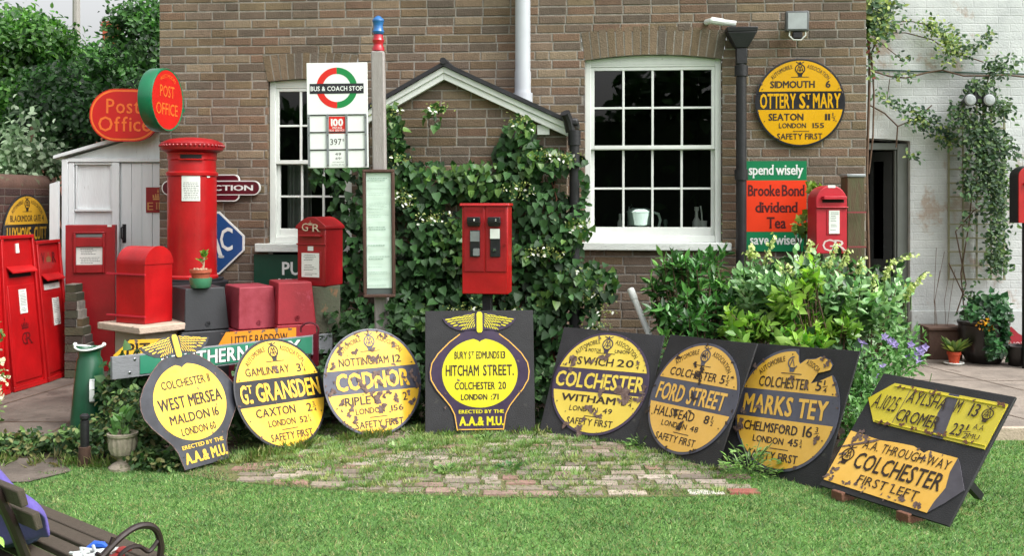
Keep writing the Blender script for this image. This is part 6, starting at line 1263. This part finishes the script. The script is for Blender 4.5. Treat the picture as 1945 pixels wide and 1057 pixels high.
s = shrub('perennial', 'grey green bushy perennial with pale drooping flower spikes beside the wooden post', 'shrub', (2.5, 7.9, 0), [(1440, 540, 50, 50, 7.8, .2), (1490, 520, 60, 45, 7.9, .2), (1560, 520, 60, 50, 8.0, .25), (1620, 540, 60, 45, 8.0, .25), (1680, 545, 55, 55, 8.0, .25), (1640, 590, 60, 40, 7.8, .2), (1700, 600, 30, 40, 7.9, .2), (1500, 590, 110, 50, 7.75, .2), (1430, 570, 40, 60, 7.6, .15), (1500, 545, 60, 40, 7.35, .12), (1590, 560, 60, 40, 7.35, .12), (1650, 570, 50, 40, 7.5, .12), (1450, 530, 40, 30, 7.5, .12)], 330, 8, .11, ['76a068', '8cb27c', '608a54', 'a2c292', '517a48', '86aa68'], 'oval', leafmat('grey_leaf', .35, .2), up=.9, step=.03, inner=800, innercols=['35552f', '2c4a28'])
r0 = Vector((2.5, 7.9, 0)); mat('green_stem', '4f6b34', .7)
for (x0, y0, x1, y1) in ((1455, 500, 1470, 443), (1425, 490, 1425, 462), (1535, 500, 1540, 455), (1570, 510, 1590, 460), (1600, 505, 1612, 470), (1690, 500, 1738, 480), (1680, 530, 1692, 500), (1730, 550, 1760, 515), (1720, 570, 1735, 535), (1585, 560, 1600, 520), (1490, 540, 1480, 500), (1620, 570, 1615, 530), (1630, 520, 1640, 485), (1510, 545, 1500, 500), (1415, 480, 1440, 480), (1655, 560, 1660, 520)):
    b = MB(); P = []; N = []; T = []; a, e = W(x0, y0, 7.6), W(x1, y1, 7.55); mid = a.lerp(e, .6) + Vector((0, 0, .02)); b.tube([a - Vector((0, 0, .15)) - r0, a - r0, mid - r0, e - r0], [.006, .005, .004, .002], 5)
    for i in range(44):
        t = i / 44; p = a.lerp(e, t) + Vector((random.gauss(0, .012), random.gauss(0, .012), random.gauss(0, .008) - .01 * t)); P.append(p - r0); T.append((random.gauss(0, 1), random.gauss(0, 1), -.6)); N.append((random.gauss(0, .5), -1, .8))
    n = len(P); sp = leafmesh('flower_spike', P, N, T, rng.uniform(.018, .034, n), pal(n, ['b8c878', 'c8d88c', '9cb45c', 'd4dc9c'], .12), MATS['petal'], s, 'heart'); b.build('stem', MATS['green_stem'], sp)
# geranium with purple flowers
r0 = np.array((2.55, 7.0, 0)); s = thing('flowering_plant', 'cranesbill clump with purple flowers between the sign boards and the patio', 'flowers', tuple(r0))
P, d = inblobs([(1690, 690, 45, 45, 7.3, .2), (1660, 760, 50, 60, 6.9, .2), (1640, 720, 40, 60, 7.0, .2), (1625, 800, 25, 60, 6.6, .12), (1720, 680, 35, 35, 7.4, .15), (1700, 640, 60, 20, 7.5, .15)], 1900); n = len(P)
T = d * .6 + np.array([0, -.2, .3]) + .7 * rng.normal(size=(n, 3)); leafmesh('foliage', P - r0, d + np.array([0, -.5, .8]) + .4 * rng.normal(size=(n, 3)), T, rng.uniform(.03, .07, n), pal(n, ['5c8a48', '6f9c58', '48763c', '7fa868'], .2), ls, s, 'lance')
P = []; N = []; T = []
for (x, y) in ((1680, 640), (1700, 655), (1695, 650), (1730, 655), (1660, 685), (1650, 715), (1662, 712), (1745, 665), (1735, 675), (1725, 680), (1750, 670), (1690, 648), (1745, 685), (1675, 695), (1630, 650), (1757, 660), (1640, 655)):
    c = np.array(W(x, y, 7.05 + .25 * (y < 690))) - r0
    for i in range(5):
        a = i * 1.2566 + random.random() * .3; P.append(c); T.append((math.cos(a), -.25, math.sin(a))); N.append((random.gauss(0, .15), -1, .35))
n = len(P); leafmesh('flower', P, N, T, np.full(n, .032), pal(n, ['a898d0', 'b4a4d8', '9a88c4'], .08), MATS['petal'], s, 'heart')
b = MB()
for i in range(40): x, y, z = random.uniform(-.3, .35), random.uniform(-.1, .4), random.uniform(.2, .5); b.tube([(x * .4, y * .5, 0), (x * .8, y * .8, z * .6), (x, y, z)], .003, 4)
b.build('stem', MATS['green_stem'], s)
# grey-green shrub leaves in front of the tea sign
s = shrub('young_plant', 'thin yellow green creeper climbing the brick beside the tea sign', 'climber', (2.45, 8.7, 0), [(1546, 352, 10, 14, 8.75, .05), (1522, 430, 22, 14, 8.7, .05), (1545, 480, 16, 22, 8.7, .05), (1530, 400, 10, 14, 8.75, .04)], 16, 6, .085, ['7f9c48', '94ac58', '64863c'], 'heart', ls, up=.2)
# weed by the foot of the boards, small plants along the front row
def weed(label, px, py, n, size, cols, hgt, wid, nm='weed', shape='oval'):
    c = G(px, py); s = thing(nm, label, 'weed', c, group='weeds along the foot of the signs'); a = rng.random(n) * 6.28; r = wid * np.sqrt(rng.random(n)); P = np.stack([r * np.cos(a), r * np.sin(a) * .7, hgt * rng.random(n) * (1.1 - r / wid * .7)], 1)
    T = np.stack([np.cos(a), np.sin(a) * .8 - .3, rng.uniform(-.2, 1, n)], 1); leafmesh('foliage', P, np.stack([-T[:, 0] * .5, -T[:, 1] * .5 - .3, np.ones(n)], 1), T, size * rng.uniform(.5, 1.2, n), pal(n, cols, .2), ls, s, shape)
    b = MB()
    for i in range(7): q = i * .9; b.tube([(0, 0, 0), (wid * .35 * math.cos(q), wid * .3 * math.sin(q), hgt * .6), (wid * .7 * math.cos(q), wid * .6 * math.sin(q), hgt)], .003, 4)
    b.build('stem', MATS['green_stem'], s); return s
WD = ['6f9a4c', '86ac60', '557f3c', '94b06c']
weed('leafy pale green weed in front of the amber sign with the broken rim', 1425, 905, 240, .05, WD, .20, .19, shape='lance')
weed('low weed at the foot of the purple banded sign board', 1215, 852, 70, .04, WD, .09, .09)
weed('small weed in the gap left of the purple banded sign board', 1022, 800, 40, .04, WD, .10, .05)
weed('tuft of weed at the foot of the square black winged sign board', 925, 838, 60, .03, WD, .06, .09)
weed('low clump of weed at the bottom right of the rusty round sign', 790, 805, 90, .05, ['4a7038', '5c8044'], .16, .14)
weed('straggly weed between the winged West Mersea sign and its neighbour', 455, 845, 90, .05, ['4a7038', '6c8c4c', '8a9a60'], .14, .12, shape='lance')
weed('small rosette weed on the brick paving left of centre', 755, 855, 50, .035, WD, .03, .09)
weed('small rosette weed on the brick paving near the middle', 850, 898, 50, .04, WD, .04, .07)
weed('dark rosette weed on the right half of the brick paving', 965, 892, 44, .04, ['3f6a38', '4c7840'], .03, .08)
# fern and ground ivy in the shade behind the signs (too many leaves to count)
P, d = inblobs([(700, 760, 130, 70, 7.9, .2), (860, 730, 120, 60, 7.9, .2), (560, 740, 90, 80, 7.7, .2), (1050, 740, 110, 60, 7.9, .2), (470, 760, 60, 70, 7.3, .2), (1220, 720, 90, 50, 7.7, .2), (1330, 680, 80, 30, 7.6, .2), (1600, 700, 60, 60, 7.2, .2), (650, 640, 60, 60, 8.2, .2), (760, 600, 40, 40, 7.9, .15), (250, 720, 60, 60, 7.2, .15)], 3600); P[:, 2] = np.abs(P[:, 2]); n = len(P)
tag(leafmesh('ground_ivy', P, rng.normal(size=(n, 3)) * .5 + np.array([0, -.5, .8]), rng.normal(size=(n, 3)) + np.array([0, -.3, -.3]), rng.uniform(.04, .085, n), pal(n, ['2c4a26', '38592f', '244020', '4a6f3c'], .2), lm, None, 'heart'), kind='stuff')
P, d = inblobs([(60, 845, 110, 26, 6.95, .14), (170, 845, 60, 36, 6.8, .16), (130, 830, 40, 20, 6.9, .12), (205, 810, 40, 30, 6.9, .16), (250, 780, 50, 50, 6.95, .2), (280, 830, 50, 50, 6.7, .16), (290, 870, 60, 20, 6.5, .1), (20, 850, 60, 24, 6.9, .12), (225, 745, 40, 40, 7.2, .15), (330, 880, 30, 20, 6.5, .1)], 4200); P[:, 2] = np.maximum(np.abs(P[:, 2]), .01); n = len(P)
tag(leafmesh('ground_ivy', P, rng.normal(size=(n, 3)) * .5 + np.array([0, -.5, .8]), rng.normal(size=(n, 3)) + np.array([0, -.3, -.2]), rng.uniform(.025, .06, n), pal(n, ['304d28', '3e5f32', '28421f', '55763f', '6d8a4c', '7a7a4c'], .2), lm, None, 'oval'), kind='stuff')
P = np.stack([rng.uniform(-3.5, -2.0, 260), rng.uniform(6.5, 6.8, 260), rng.uniform(0, .05, 260)], 1); n = 260; k = rng.random(260) < .45; P = P[k]; n = len(P)
tag(leafmesh('dry_grass', P, rng.normal(size=(n, 3)) + np.array([0, -1, 0]), rng.normal(size=(n, 3)) * np.array([1, .6, .5]) + np.array([0, -.2, .6]), rng.uniform(.05, .13, n), pal(n, ['8c8a5c', '9c9668', '6f8048'], .15), gm, None, 'long'), kind='stuff')
# white flowered bush at the left edge
r0 = np.array(W(-40, 830, 7.3)); r0[2] = .1; s = thing('flowering_bush', 'pale flowered bush cut by the left edge in front of the red boxes', 'shrub', tuple(r0))
P, d = inblobs([(-30, 720, 36, 70, 7.3, .15), (-20, 640, 26, 26, 7.3, .1), (-35, 790, 40, 40, 7.3, .15)], 420); n = len(P); leafmesh('foliage', P - r0, d + np.array([0, -.5, .6]), rng.normal(size=(n, 3)), rng.uniform(.03, .07, n), pal(n, ['6f8f4c', '8aa060', '587a3e']), ls, s, 'oval')
P, d = inblobs([(-25, 720, 34, 70, 7.2, .15)], 110, .1); n = len(P); leafmesh('flower', P - r0, d + np.array([0, -.8, .4]), rng.normal(size=(n, 3)), np.full(n, .03), pal(n, ['e0dcc0', 'd8d0a8'], .06), MATS['petal'], s, 'heart')
b = MB(); [b.tube([(0, 0, 0), (.05 * math.cos(i), .05 * math.sin(i), .25), (.12 * math.cos(i * 1.7), .1 * math.sin(i), .6)], .006, 5) for i in range(8)]; b.build('stem', M['stem'], s)
# ---------------------------------------------------------------- climbers on the white wall
def runner(b, pts, Y, r=.006):
    b.tube([W(x, y, Y) - Vector(RO) for x, y in pts], r, 5)
def sprig(L, pts, n, Y, size, cols, sd, dy=.06):
    n = int(n * 1.7)
    for i in range(n):
        t = random.random() * (len(pts) - 1); j = int(t); f = t - j; x = pts[j][0] + (pts[j + 1][0] - pts[j][0]) * f + random.gauss(0, sd); y = pts[j][1] + (pts[j + 1][1] - pts[j][1]) * f + random.gauss(0, sd)
        L[0].append(np.array(W(x, y, Y - random.random() * dy)) - np.array(RO)); L[1].append((random.gauss(0, .5), -1, random.uniform(.1, 1.0))); L[2].append((random.gauss(0, 1), -.3, random.gauss(-.5, .6))); L[3].append(size * random.uniform(.6, 1.2)); L[4].append(pal(1, cols, .2)[0])
RO = tuple(W(1655, 560, 9.3)); RO = (RO[0], RO[1], 0)
s = thing('climbing_rose', 'straggly climbing rose at the house corner spreading over the white wall', 'climber', RO)
b = MB(); L = [[], [], [], [], []]; Yc = 9.15; cg = ['3c5a38', '4d6c42', '5f7f4c', '2f4a30', '8a9a50']
runner(b, [(1652, 690), (1650, 500), (1646, 330), (1650, 205), (1652, 120), (1648, 60), (1655, 0), (1650, -60)], Yc, .013); runner(b, [(1650, 330), (1658, 260), (1660, 180), (1655, 100), (1672, 60)], Yc, .008)
sprig(L, [(1660, -20), (1655, 10), (1670, 35), (1660, 60)], 420, Yc, .055, cg + ['9aa858', '74903f'], 14, .15); sprig(L, [(1650, 80), (1655, 150)], 30, Yc, .045, cg + ['7a3f30'], 8); sprig(L, [(1680, 10), (1720, 8)], 24, Yc, .05, cg, 4)
Yr = 10.72
R1 = [(1656, 45), (1690, 55), (1720, 40), (1770, 45), (1800, 60), (1825, 80), (1840, 95)]; runner(b, [(1660, 55), (1690, 42), (1730, 40), (1775, 50)], Yr, .006); runner(b, [(1660, 62), (1720, 62), (1770, 75), (1800, 95), (1830, 105), (1868, 118)], Yr, .006)
sprig(L, R1, 120, Yr, .05, cg, 9); sprig(L, [(1750, 50), (1790, 60), (1800, 85), (1825, 95)], 170, Yr, .045, ['8aa050', '9fb060', '6f8f44'], 10); sprig(L, [(1820, 95), (1850, 85), (1875, 70), (1880, 62)], 44, Yr, .055, cg, 7); sprig(L, [(1780, 100), (1810, 108), (1800, 115)], 30, Yr, .05, cg, 9)
runner(b, [(1658, 135), (1690, 145), (1720, 148), (1760, 138), (1790, 133), (1830, 144), (1870, 144), (1910, 142), (1945, 146)], Yr, .009); runner(b, [(1660, 70), (1690, 95), (1712, 112)], Yr, .005)
sprig(L, [(1690, 105), (1730, 112)], 16, Yr, .045, cg, 6); sprig(L, [(1695, 140), (1740, 140)], 20, Yr, .05, cg, 5)
runner(b, [(1652, 200), (1680, 215), (1705, 240), (1702, 280)], Yr, .008); runner(b, [(1705, 240), (1740, 225), (1770, 200)], Yr, .007); sprig(L, [(1660, 178), (1700, 195), (1740, 212), (1760, 235)], 90, Yr, .05, cg, 7); sprig(L, [(1730, 215), (1770, 240), (1800, 260), (1815, 262)], 190, Yr, .05, cg + ['2f4a3a'], 12); sprig(L, [(1720, 290), (1750, 300)], 14, Yr, .055, cg, 6)
runner(b, [(1690, 150), (1685, 190), (1690, 195)], Yr, .004)
leafmesh('foliage', *L, lm, s, 'oval'); b.build('stem', M['stem'], s)
RO = tuple(W(1840, 665, 10.6)); RO = (RO[0], RO[1], .08)
s = thing('climbing_plant', 'dense evergreen climber growing up the trellis on the white wall', 'climber', RO); b = MB(); L = [[], [], [], [], []]; Yr = 10.62
for pts in ([(1840, 690), (1832, 600), (1825, 520), (1840, 430), (1850, 330), (1870, 250)], [(1815, 600), (1835, 540), (1815, 440), (1850, 400), (1878, 380)], [(1802, 500), (1830, 560), (1860, 590)], [(1870, 250), (1865, 190), (1880, 140)]): runner(b, pts, Yr + .05, .007)
T_ = ['2e4e2c', '243f26', '3c5c34', '4a6a38', '5c783c']
for pts, n, sd in (([(1870, 160), (1865, 190), (1890, 200), (1915, 210)], 220, 12), ([(1840, 175), (1855, 160)], 70, 8), ([(1810, 205), (1830, 220), (1850, 235)], 90, 12), ([(1850, 240), (1875, 270), (1885, 320), (1890, 370)], 760, 17), ([(1890, 340), (1895, 420), (1890, 480), (1895, 510)], 460, 12), ([(1850, 280), (1840, 340), (1845, 370)], 120, 11), ([(1890, 110), (1910, 130), (1935, 115)], 50, 9), ([(1880, 120), (1895, 145)], 60, 9), ([(1900, 270), (1930, 290)], 60, 8), ([(1820, 440), (1850, 410), (1880, 400)], 30, 10), ([(1850, 540), (1835, 580)], 16, 10)): sprig(L, pts, n, Yr, .052, T_, sd, .16)
leafmesh('foliage', *L, lm, s, 'oval'); b.build('stem', M['stem'], s)
# ---------------------------------------------------------------- trees and shrubs beyond the left wall
def tree(label, blobs, n, size, cols, trunk, shape='oval', nm='tree', sparse=1.0):
    Y = trunk[2]; base = W(trunk[0], 300, Y); base.z = 0; s = thing(nm, label, nm.replace('_', ' '), base, group='trees behind the garden wall' if nm == 'tree' else None); r0 = np.array(base)
    P, d = inblobs(blobs, n, .38); P = P + d * np.abs(rng.normal(0, .12, (n, 1))) * (rng.random((n, 1)) < .4) * size * 12; k = (np.sin(P[:, 0] * 7) + np.sin(P[:, 2] * 8.3 + P[:, 0] * 3) + np.sin(P[:, 1] * 6 + P[:, 2] * 4)) > -1.1; P, d = P[k], d[k]; n = len(P)
    cl = .85 + .3 * (np.sin(P[:, 0] * 4.1 + 1) * np.sin(P[:, 2] * 5.3))[:, None]
    leafmesh('crown', P - r0, d * .6 + np.array([0, -.4, .7]) + .5 * rng.normal(size=(n, 3)), d * .4 + rng.normal(size=(n, 3)) + np.array([0, 0, -.5]), size * rng.uniform(.6, 1.3, n), pal(n, cols, .2) * cl * 1.2, tl, s, shape)
    b = MB(); top = np.array(W(blobs[0][0], blobs[0][1], Y)) - r0
    b.tube([(0, 0, 0), tuple(top * .4 + np.array([.03, 0, 0])), tuple(top * .75), tuple(top)], [.14, .11, .07, .03], 8)
    for q in blobs: 
        e = np.array(W(q[0], q[1], q[4])) - r0; b.tube([tuple(top * .35), tuple(top * .2 + e * .55), tuple(e)], [.06, .04, .015], 6)
    b.build('trunk', M['stem'], s); return s
tree('broad light green tree at the top left corner', [(40, 110, 80, 90, 13, .9), (88, 85, 45, 55, 13, .7), (-30, 170, 60, 100, 12.6, .8), (70, 190, 75, 50, 12.6, .7)], 15000, .085, ['47732f', '588640', '38602a', '6d9a4c', '2f5226'], (50, 0, 13))
tree('dark green tree against the brick house corner', [(270, 110, 60, 90, 15.5, .9), (250, 60, 40, 55, 15.5, .6), (290, 30, 25, 40, 15.5, .5), (210, 150, 60, 60, 15, .8), (280, 200, 50, 60, 15, .8)], 13000, .085, ['3a6230', '2c4e26', '4c783c', '24421f', '5a8644'], (260, 0, 15.5))
tree('mid green tree between the telegraph pole and the chimney', [(150, 135, 50, 45, 17, 1), (195, 160, 45, 50, 17, .8), (110, 150, 50, 50, 17, .8)], 8000, .095, ['3f6a34', '305628', '548044'], (150, 0, 17))
tree('tall dark hedge like shrub over the garden wall', [(150, 225, 90, 60, 11.6, .6), (60, 240, 60, 40, 11.6, .5), (230, 215, 70, 60, 11.8, .6), (120, 170, 70, 50, 12, .6), (10, 300, 60, 60, 11.5, .4), (140, 290, 60, 40, 11.4, .4)], 11000, .075, ['23401f', '2f5028', '3a6030', '1c351a'], (150, 0, 11.8), nm='hedge')
tree('variegated silvery shrub hanging over the garden wall', [(70, 275, 50, 40, 10.6, .35), (30, 310, 45, 35, 10.5, .3), (90, 310, 30, 25, 10.5, .25), (60, 240, 30, 20, 10.7, .3)], 2600, .075, ['8fa584', 'a4b898', '6f8a64', 'b8c8ac', '587450'], (60, 0, 10.8), nm='shrub')
c = W(145, 0, 26); s = thing('telegraph_pole', 'tall pale telegraph pole standing far behind the trees', 'pole', (c.x, 26, 0)); b = MB(); b.tube([(0, 0, 0), (0, 0, 4), (0, 0, 9)], [.12, .10, .08], 10); b.build('pole', M['oak'], s); b = MB(); b.box(-.6, .6, -.05, .05, 8.2, 8.32); b.build('cross_arm', M['oak'], s)
c = W(214, 40, 28); s = thing('distant_house', 'distant house of which only the red brick chimney shows', 'house', (c.x, 28, 0)); zc = W(0, 42, 28).z; b = MB(); w_ = 14 * 28 / F
b.box(-w_, w_, -.2, .25, zc - 1.5, zc); b.box(-w_ - .04, w_ + .04, -.24, .29, zc - .12, zc - .04); ch = MB
b.build('chimney', mat('orange_brick', '9a4a34', .85, .25, 8, .4, 30), s); b = MB(); b.box(-3, 3, -.5, 5, 0, zc - 2.6); b.build('wall', mat('far_brick', '84564a', .9, .2, 3), s); b = MB(); b.add([(-3.2, -.7, zc - 2.6), (3.2, -.7, zc - 2.6), (3.2, 2.2, zc - .9), (-3.2, 2.2, zc - .9), (3.2, 5.2, zc - 2.6), (-3.2, 5.2, zc - 2.6)], [(0, 1, 2, 3), (3, 2, 4, 5), (0, 3, 5), (1, 4, 2)]); b.build('roof', M['slate'], s, sm=False)
# unseen hedge added behind the viewer, height stepped to shape the window reflections
P = np.stack([rng.uniform(-13, 13, 9000), rng.uniform(-9, -7.5, 9000), rng.random(9000) ** .7 * 4.6], 1); P[:, 2] *= np.where(P[:, 0] < -.2, .78, 1.14) + .1 * np.sin(P[:, 0] * 2.3) * np.sin(P[:, 0] * 5.1); n = 9000
s = thing('hedge', 'tall unseen hedge added behind the viewer for the window reflections', 'hedge', (0, -8, 0)); leafmesh('foliage', P - np.array([0, -8, 0]), rng.normal(size=(n, 3)), rng.normal(size=(n, 3)), rng.uniform(.35, .6, n), pal(n, ['2f5028', '23401f', '406434']), lm, s, 'oval'); b = MB(); b.box(-13, 13, -.6, .4, 0, 3.6); b.build('inner_mass', mat('hedge_mass', '1f3018', .9, .3, 3), s)
# ---------------------------------------------------------------- bench in the lower left corner
bd = Vector((-.757, .655, 0)); bf = Vector((.655, .757, 0)); O = bd * 3.25 + bf * 1.43
Mb = Matrix(((bd.x, bf.x, 0, O.x), (bd.y, bf.y, 0, O.y), (0, 0, 1, 0), (0, 0, 0, 1)))   # x along the bench, y to the front, z up
s = thing('bench', 'weathered slatted garden bench with curling iron arm in the lower left corner', 'bench', M=Mb)
bm = M['benchwood']; im = mat('bronze_iron', '2a1f1d', .4, .25, 12, .1, 50, metal=.2, coat=.2)
Lb = 1.55
def slat(y0, z0, dy, dz, ang, x0=-.04):
    b = MB(); b.M = Matrix.Translation((0, y0, z0)) @ Matrix.Rotation(ang, 4, 'X'); b.box(x0, Lb, 0, dy, 0, dz); b.build('slat', bm, s, bev=.005)
for (y, z) in ((.17, .385), (.255, .392), (.34, .40), (.425, .40), (.51, .392)): slat(y, z, .066, .026, R(0), -.03)
for (y, z) in ((.005, .735), (.05, .655)): slat(y, z, .024, .056, R(14), -.05)
for x in (.06, Lb - .1):
    e = MB()
    up = [(.0, .85), (-.035, .875), (-.055, .85), (-.045, .82), (-.02, .80), (.03, .70), (.09, .54), (.13, .42), (.10, .25), (.02, .0)]
    e.tube(smooth([(x, y - .02, z) for y, z in up]), [.011] * 20 + [.017] * 26, 8)
    arm = [(.09, .53), (.13, .455), (.20, .43), (.29, .465), (.38, .53), (.45, .555), (.51, .535), (.535, .47), (.53, .40), (.54, .2), (.58, 0)]
    e.tube(smooth([(x, y, z) for y, z in arm]), .012, 8)
    cur = [(.525, .49), (.49, .46), (.455, .485), (.42, .49), (.385, .475), (.375, .445), (.40, .425)]; e.tube(smooth([(x, y, z) for y, z in cur]), .008, 6)
    e.tube([(x, .30, .50), (x, .35, .46), (x, .36, .40)], .008, 6); e.tube([(x, .20, .455), (x, .19, .40)], .008, 6); e.tube([(x, .36, .54), (x, .33, .47), (x, .31, .40)], .008, 6)
    e.tube([(x, .11, .375), (x, .58, .375)], .012, 8); e.tube([(x, .55, .37), (x, .52, .15), (x, .56, 0)], .011, 6)
    e.build('iron_end', im, s)
# jacket over the back, bag and loose things on the seat
def cloth(name, label, cat, pts, m, thick, sub=2, parent=None):
    V = [p for row in pts for p in row]; nc = len(pts[0]); me = bpy.data.meshes.new(name); me.from_pydata(V, [], [(i * nc + j, i * nc + j + 1, (i + 1) * nc + j + 1, (i + 1) * nc + j) for i in range(len(pts) - 1) for j in range(nc - 1)]); me.materials.append(m); me.shade_smooth(); o = bpy.data.objects.new(name, me); COL.objects.link(o)
    so_ = o.modifiers.new('solid', 'SOLIDIFY'); so_.thickness = thick; so_.offset = 1; q = o.modifiers.new('sub', 'SUBSURF'); q.levels = sub; q.render_levels = sub
    if label: tag(o, label, cat)
    return o
rows = []
for i in range(10):
    x = .06 + i * .075; zt = .665 + .36 * x - .16 * x * x + .008 * math.sin(i * 2.1); zb = max(zt - .07 - .55 * x, .45); wv = .012 * math.sin(i * 1.7)
    rows.append([Mb @ Vector((x + .012 * math.sin(j + i), y + wv * (1 if j < 3 else .3), z)) for j, (y, z) in enumerate(((.15 + .1 * min(x, .3), zb), (.15 + .05 * min(x, .3), zb * .6 + zt * .4), (.145, zb * .25 + zt * .75), (.115, zt), (.085, zt + .006), (.068, zt - .03)))])
cloth('jacket', 'purple jacket draped over the back of the bench', 'jacket', rows, mat('purple_cloth', '564a92', .9, .15, 8, .4, 60, col2='665aa4'), .02)
p = Mb @ Vector((.66, .24, .42)); s = thing('bag', 'dark blue bag with straps lying on the bench seat', 'bag', p, math.atan2(bd.y, bd.x)); nb = mat('navy_cloth', '27405c', .8, .2, 12, .4, 60, col2='1d2c40')
b = MB(); g = random.Random(5); n = 14; V = []
for i in range(9):
    t = i / 8 * math.pi
    for j in range(n): a = 2 * math.pi * j / n; r = (.12 * math.sin(t) + .004) * (1 + .12 * math.sin(3 * a + i)); V.append((.24 * -math.cos(t), r * math.cos(a), .075 + r * .62 * math.sin(a)))
b.add(V, [(i * n + j, i * n + (j + 1) % n, (i + 1) * n + (j + 1) % n, (i + 1) * n + j) for i in range(8) for j in range(n)]); b.build('body', nb, s)
b = MB(); b.tube(smooth([(-.18, .06, .06), (-.16, .10, .05), (-.05, .125, .05), (.1, .11, .05), (.2, .03, .06)]), .010, 6); b.build('strap', mat('teal_webbing', '2a5a66', .7, .15, 20), s)
p = Mb @ Vector((.20, .36, .428)); s = thing('camera_strap', 'crumpled clear and white cord heap on the bench seat by the iron arm', 'cord', p); b = MB(); g = random.Random(6)
for i in range(5): b.tube([(g.uniform(-.07, .07), g.uniform(-.06, .06), .008 + g.random() * .03) for _ in range(6)], .006, 6)
b.build('cord', mat('white_cord', 'c4cac8', .4, .2, 20), s)
p = Mb @ Vector((.32, .40, .428)); b = MB(); b.tube([(0, 0, .008), (.02, .02, .014), (.05, .02, .012), (.07, .01, .008)], [.006, .016, .014, .005], 8); o = b.build('wrapper', mat('bright_blue_film', '2a5ab8', .3, .2, 20)); o.location = p; tag(o, 'bright blue wrapper on the bench seat', 'wrapper')
p = Mb @ Vector((.15, .37, .425)); b = MB(); b.box(-.01, .08, -.018, .018, 0, .02); b.frustum((.06, .11, -.024, .024), (.07, .10, -.02, .02), .0205, .034); o = b.build('folding_tool', mat('tool_red', '8f2a26', .4, .15, 8), bev=.006); o.location = p; o.rotation_euler = (0, 0, R(60)); tag(o, 'red handled tool lying on the bench by the iron arm', 'tool')
r0 = np.array((-1.38, 2.62, 0)); s = thing('young_plant', 'bright green spiky plant at the left edge behind the bench', 'plant', tuple(r0)); P = []; T = []
for i in range(70): z = random.uniform(.62, .95); P.append((random.gauss(.0, .04), random.gauss(0, .04), z)); T.append((random.uniform(-.2, 1), random.uniform(-.6, .2), random.gauss(.0, .5)))
n = len(P); leafmesh('foliage', P, np.tile([0, -.3, 1], (n, 1)), T, rng.uniform(.03, .055, n), pal(n, ['8ab84a', '9cc458', '6f9c3c'], .1), ls, s, 'lance'); b = MB(); b.tube([(0, 0, 0), (.01, 0, .4), (0, 0, .92)], [.008, .006, .003], 6); b.build('stem', MATS['green_stem'], s)
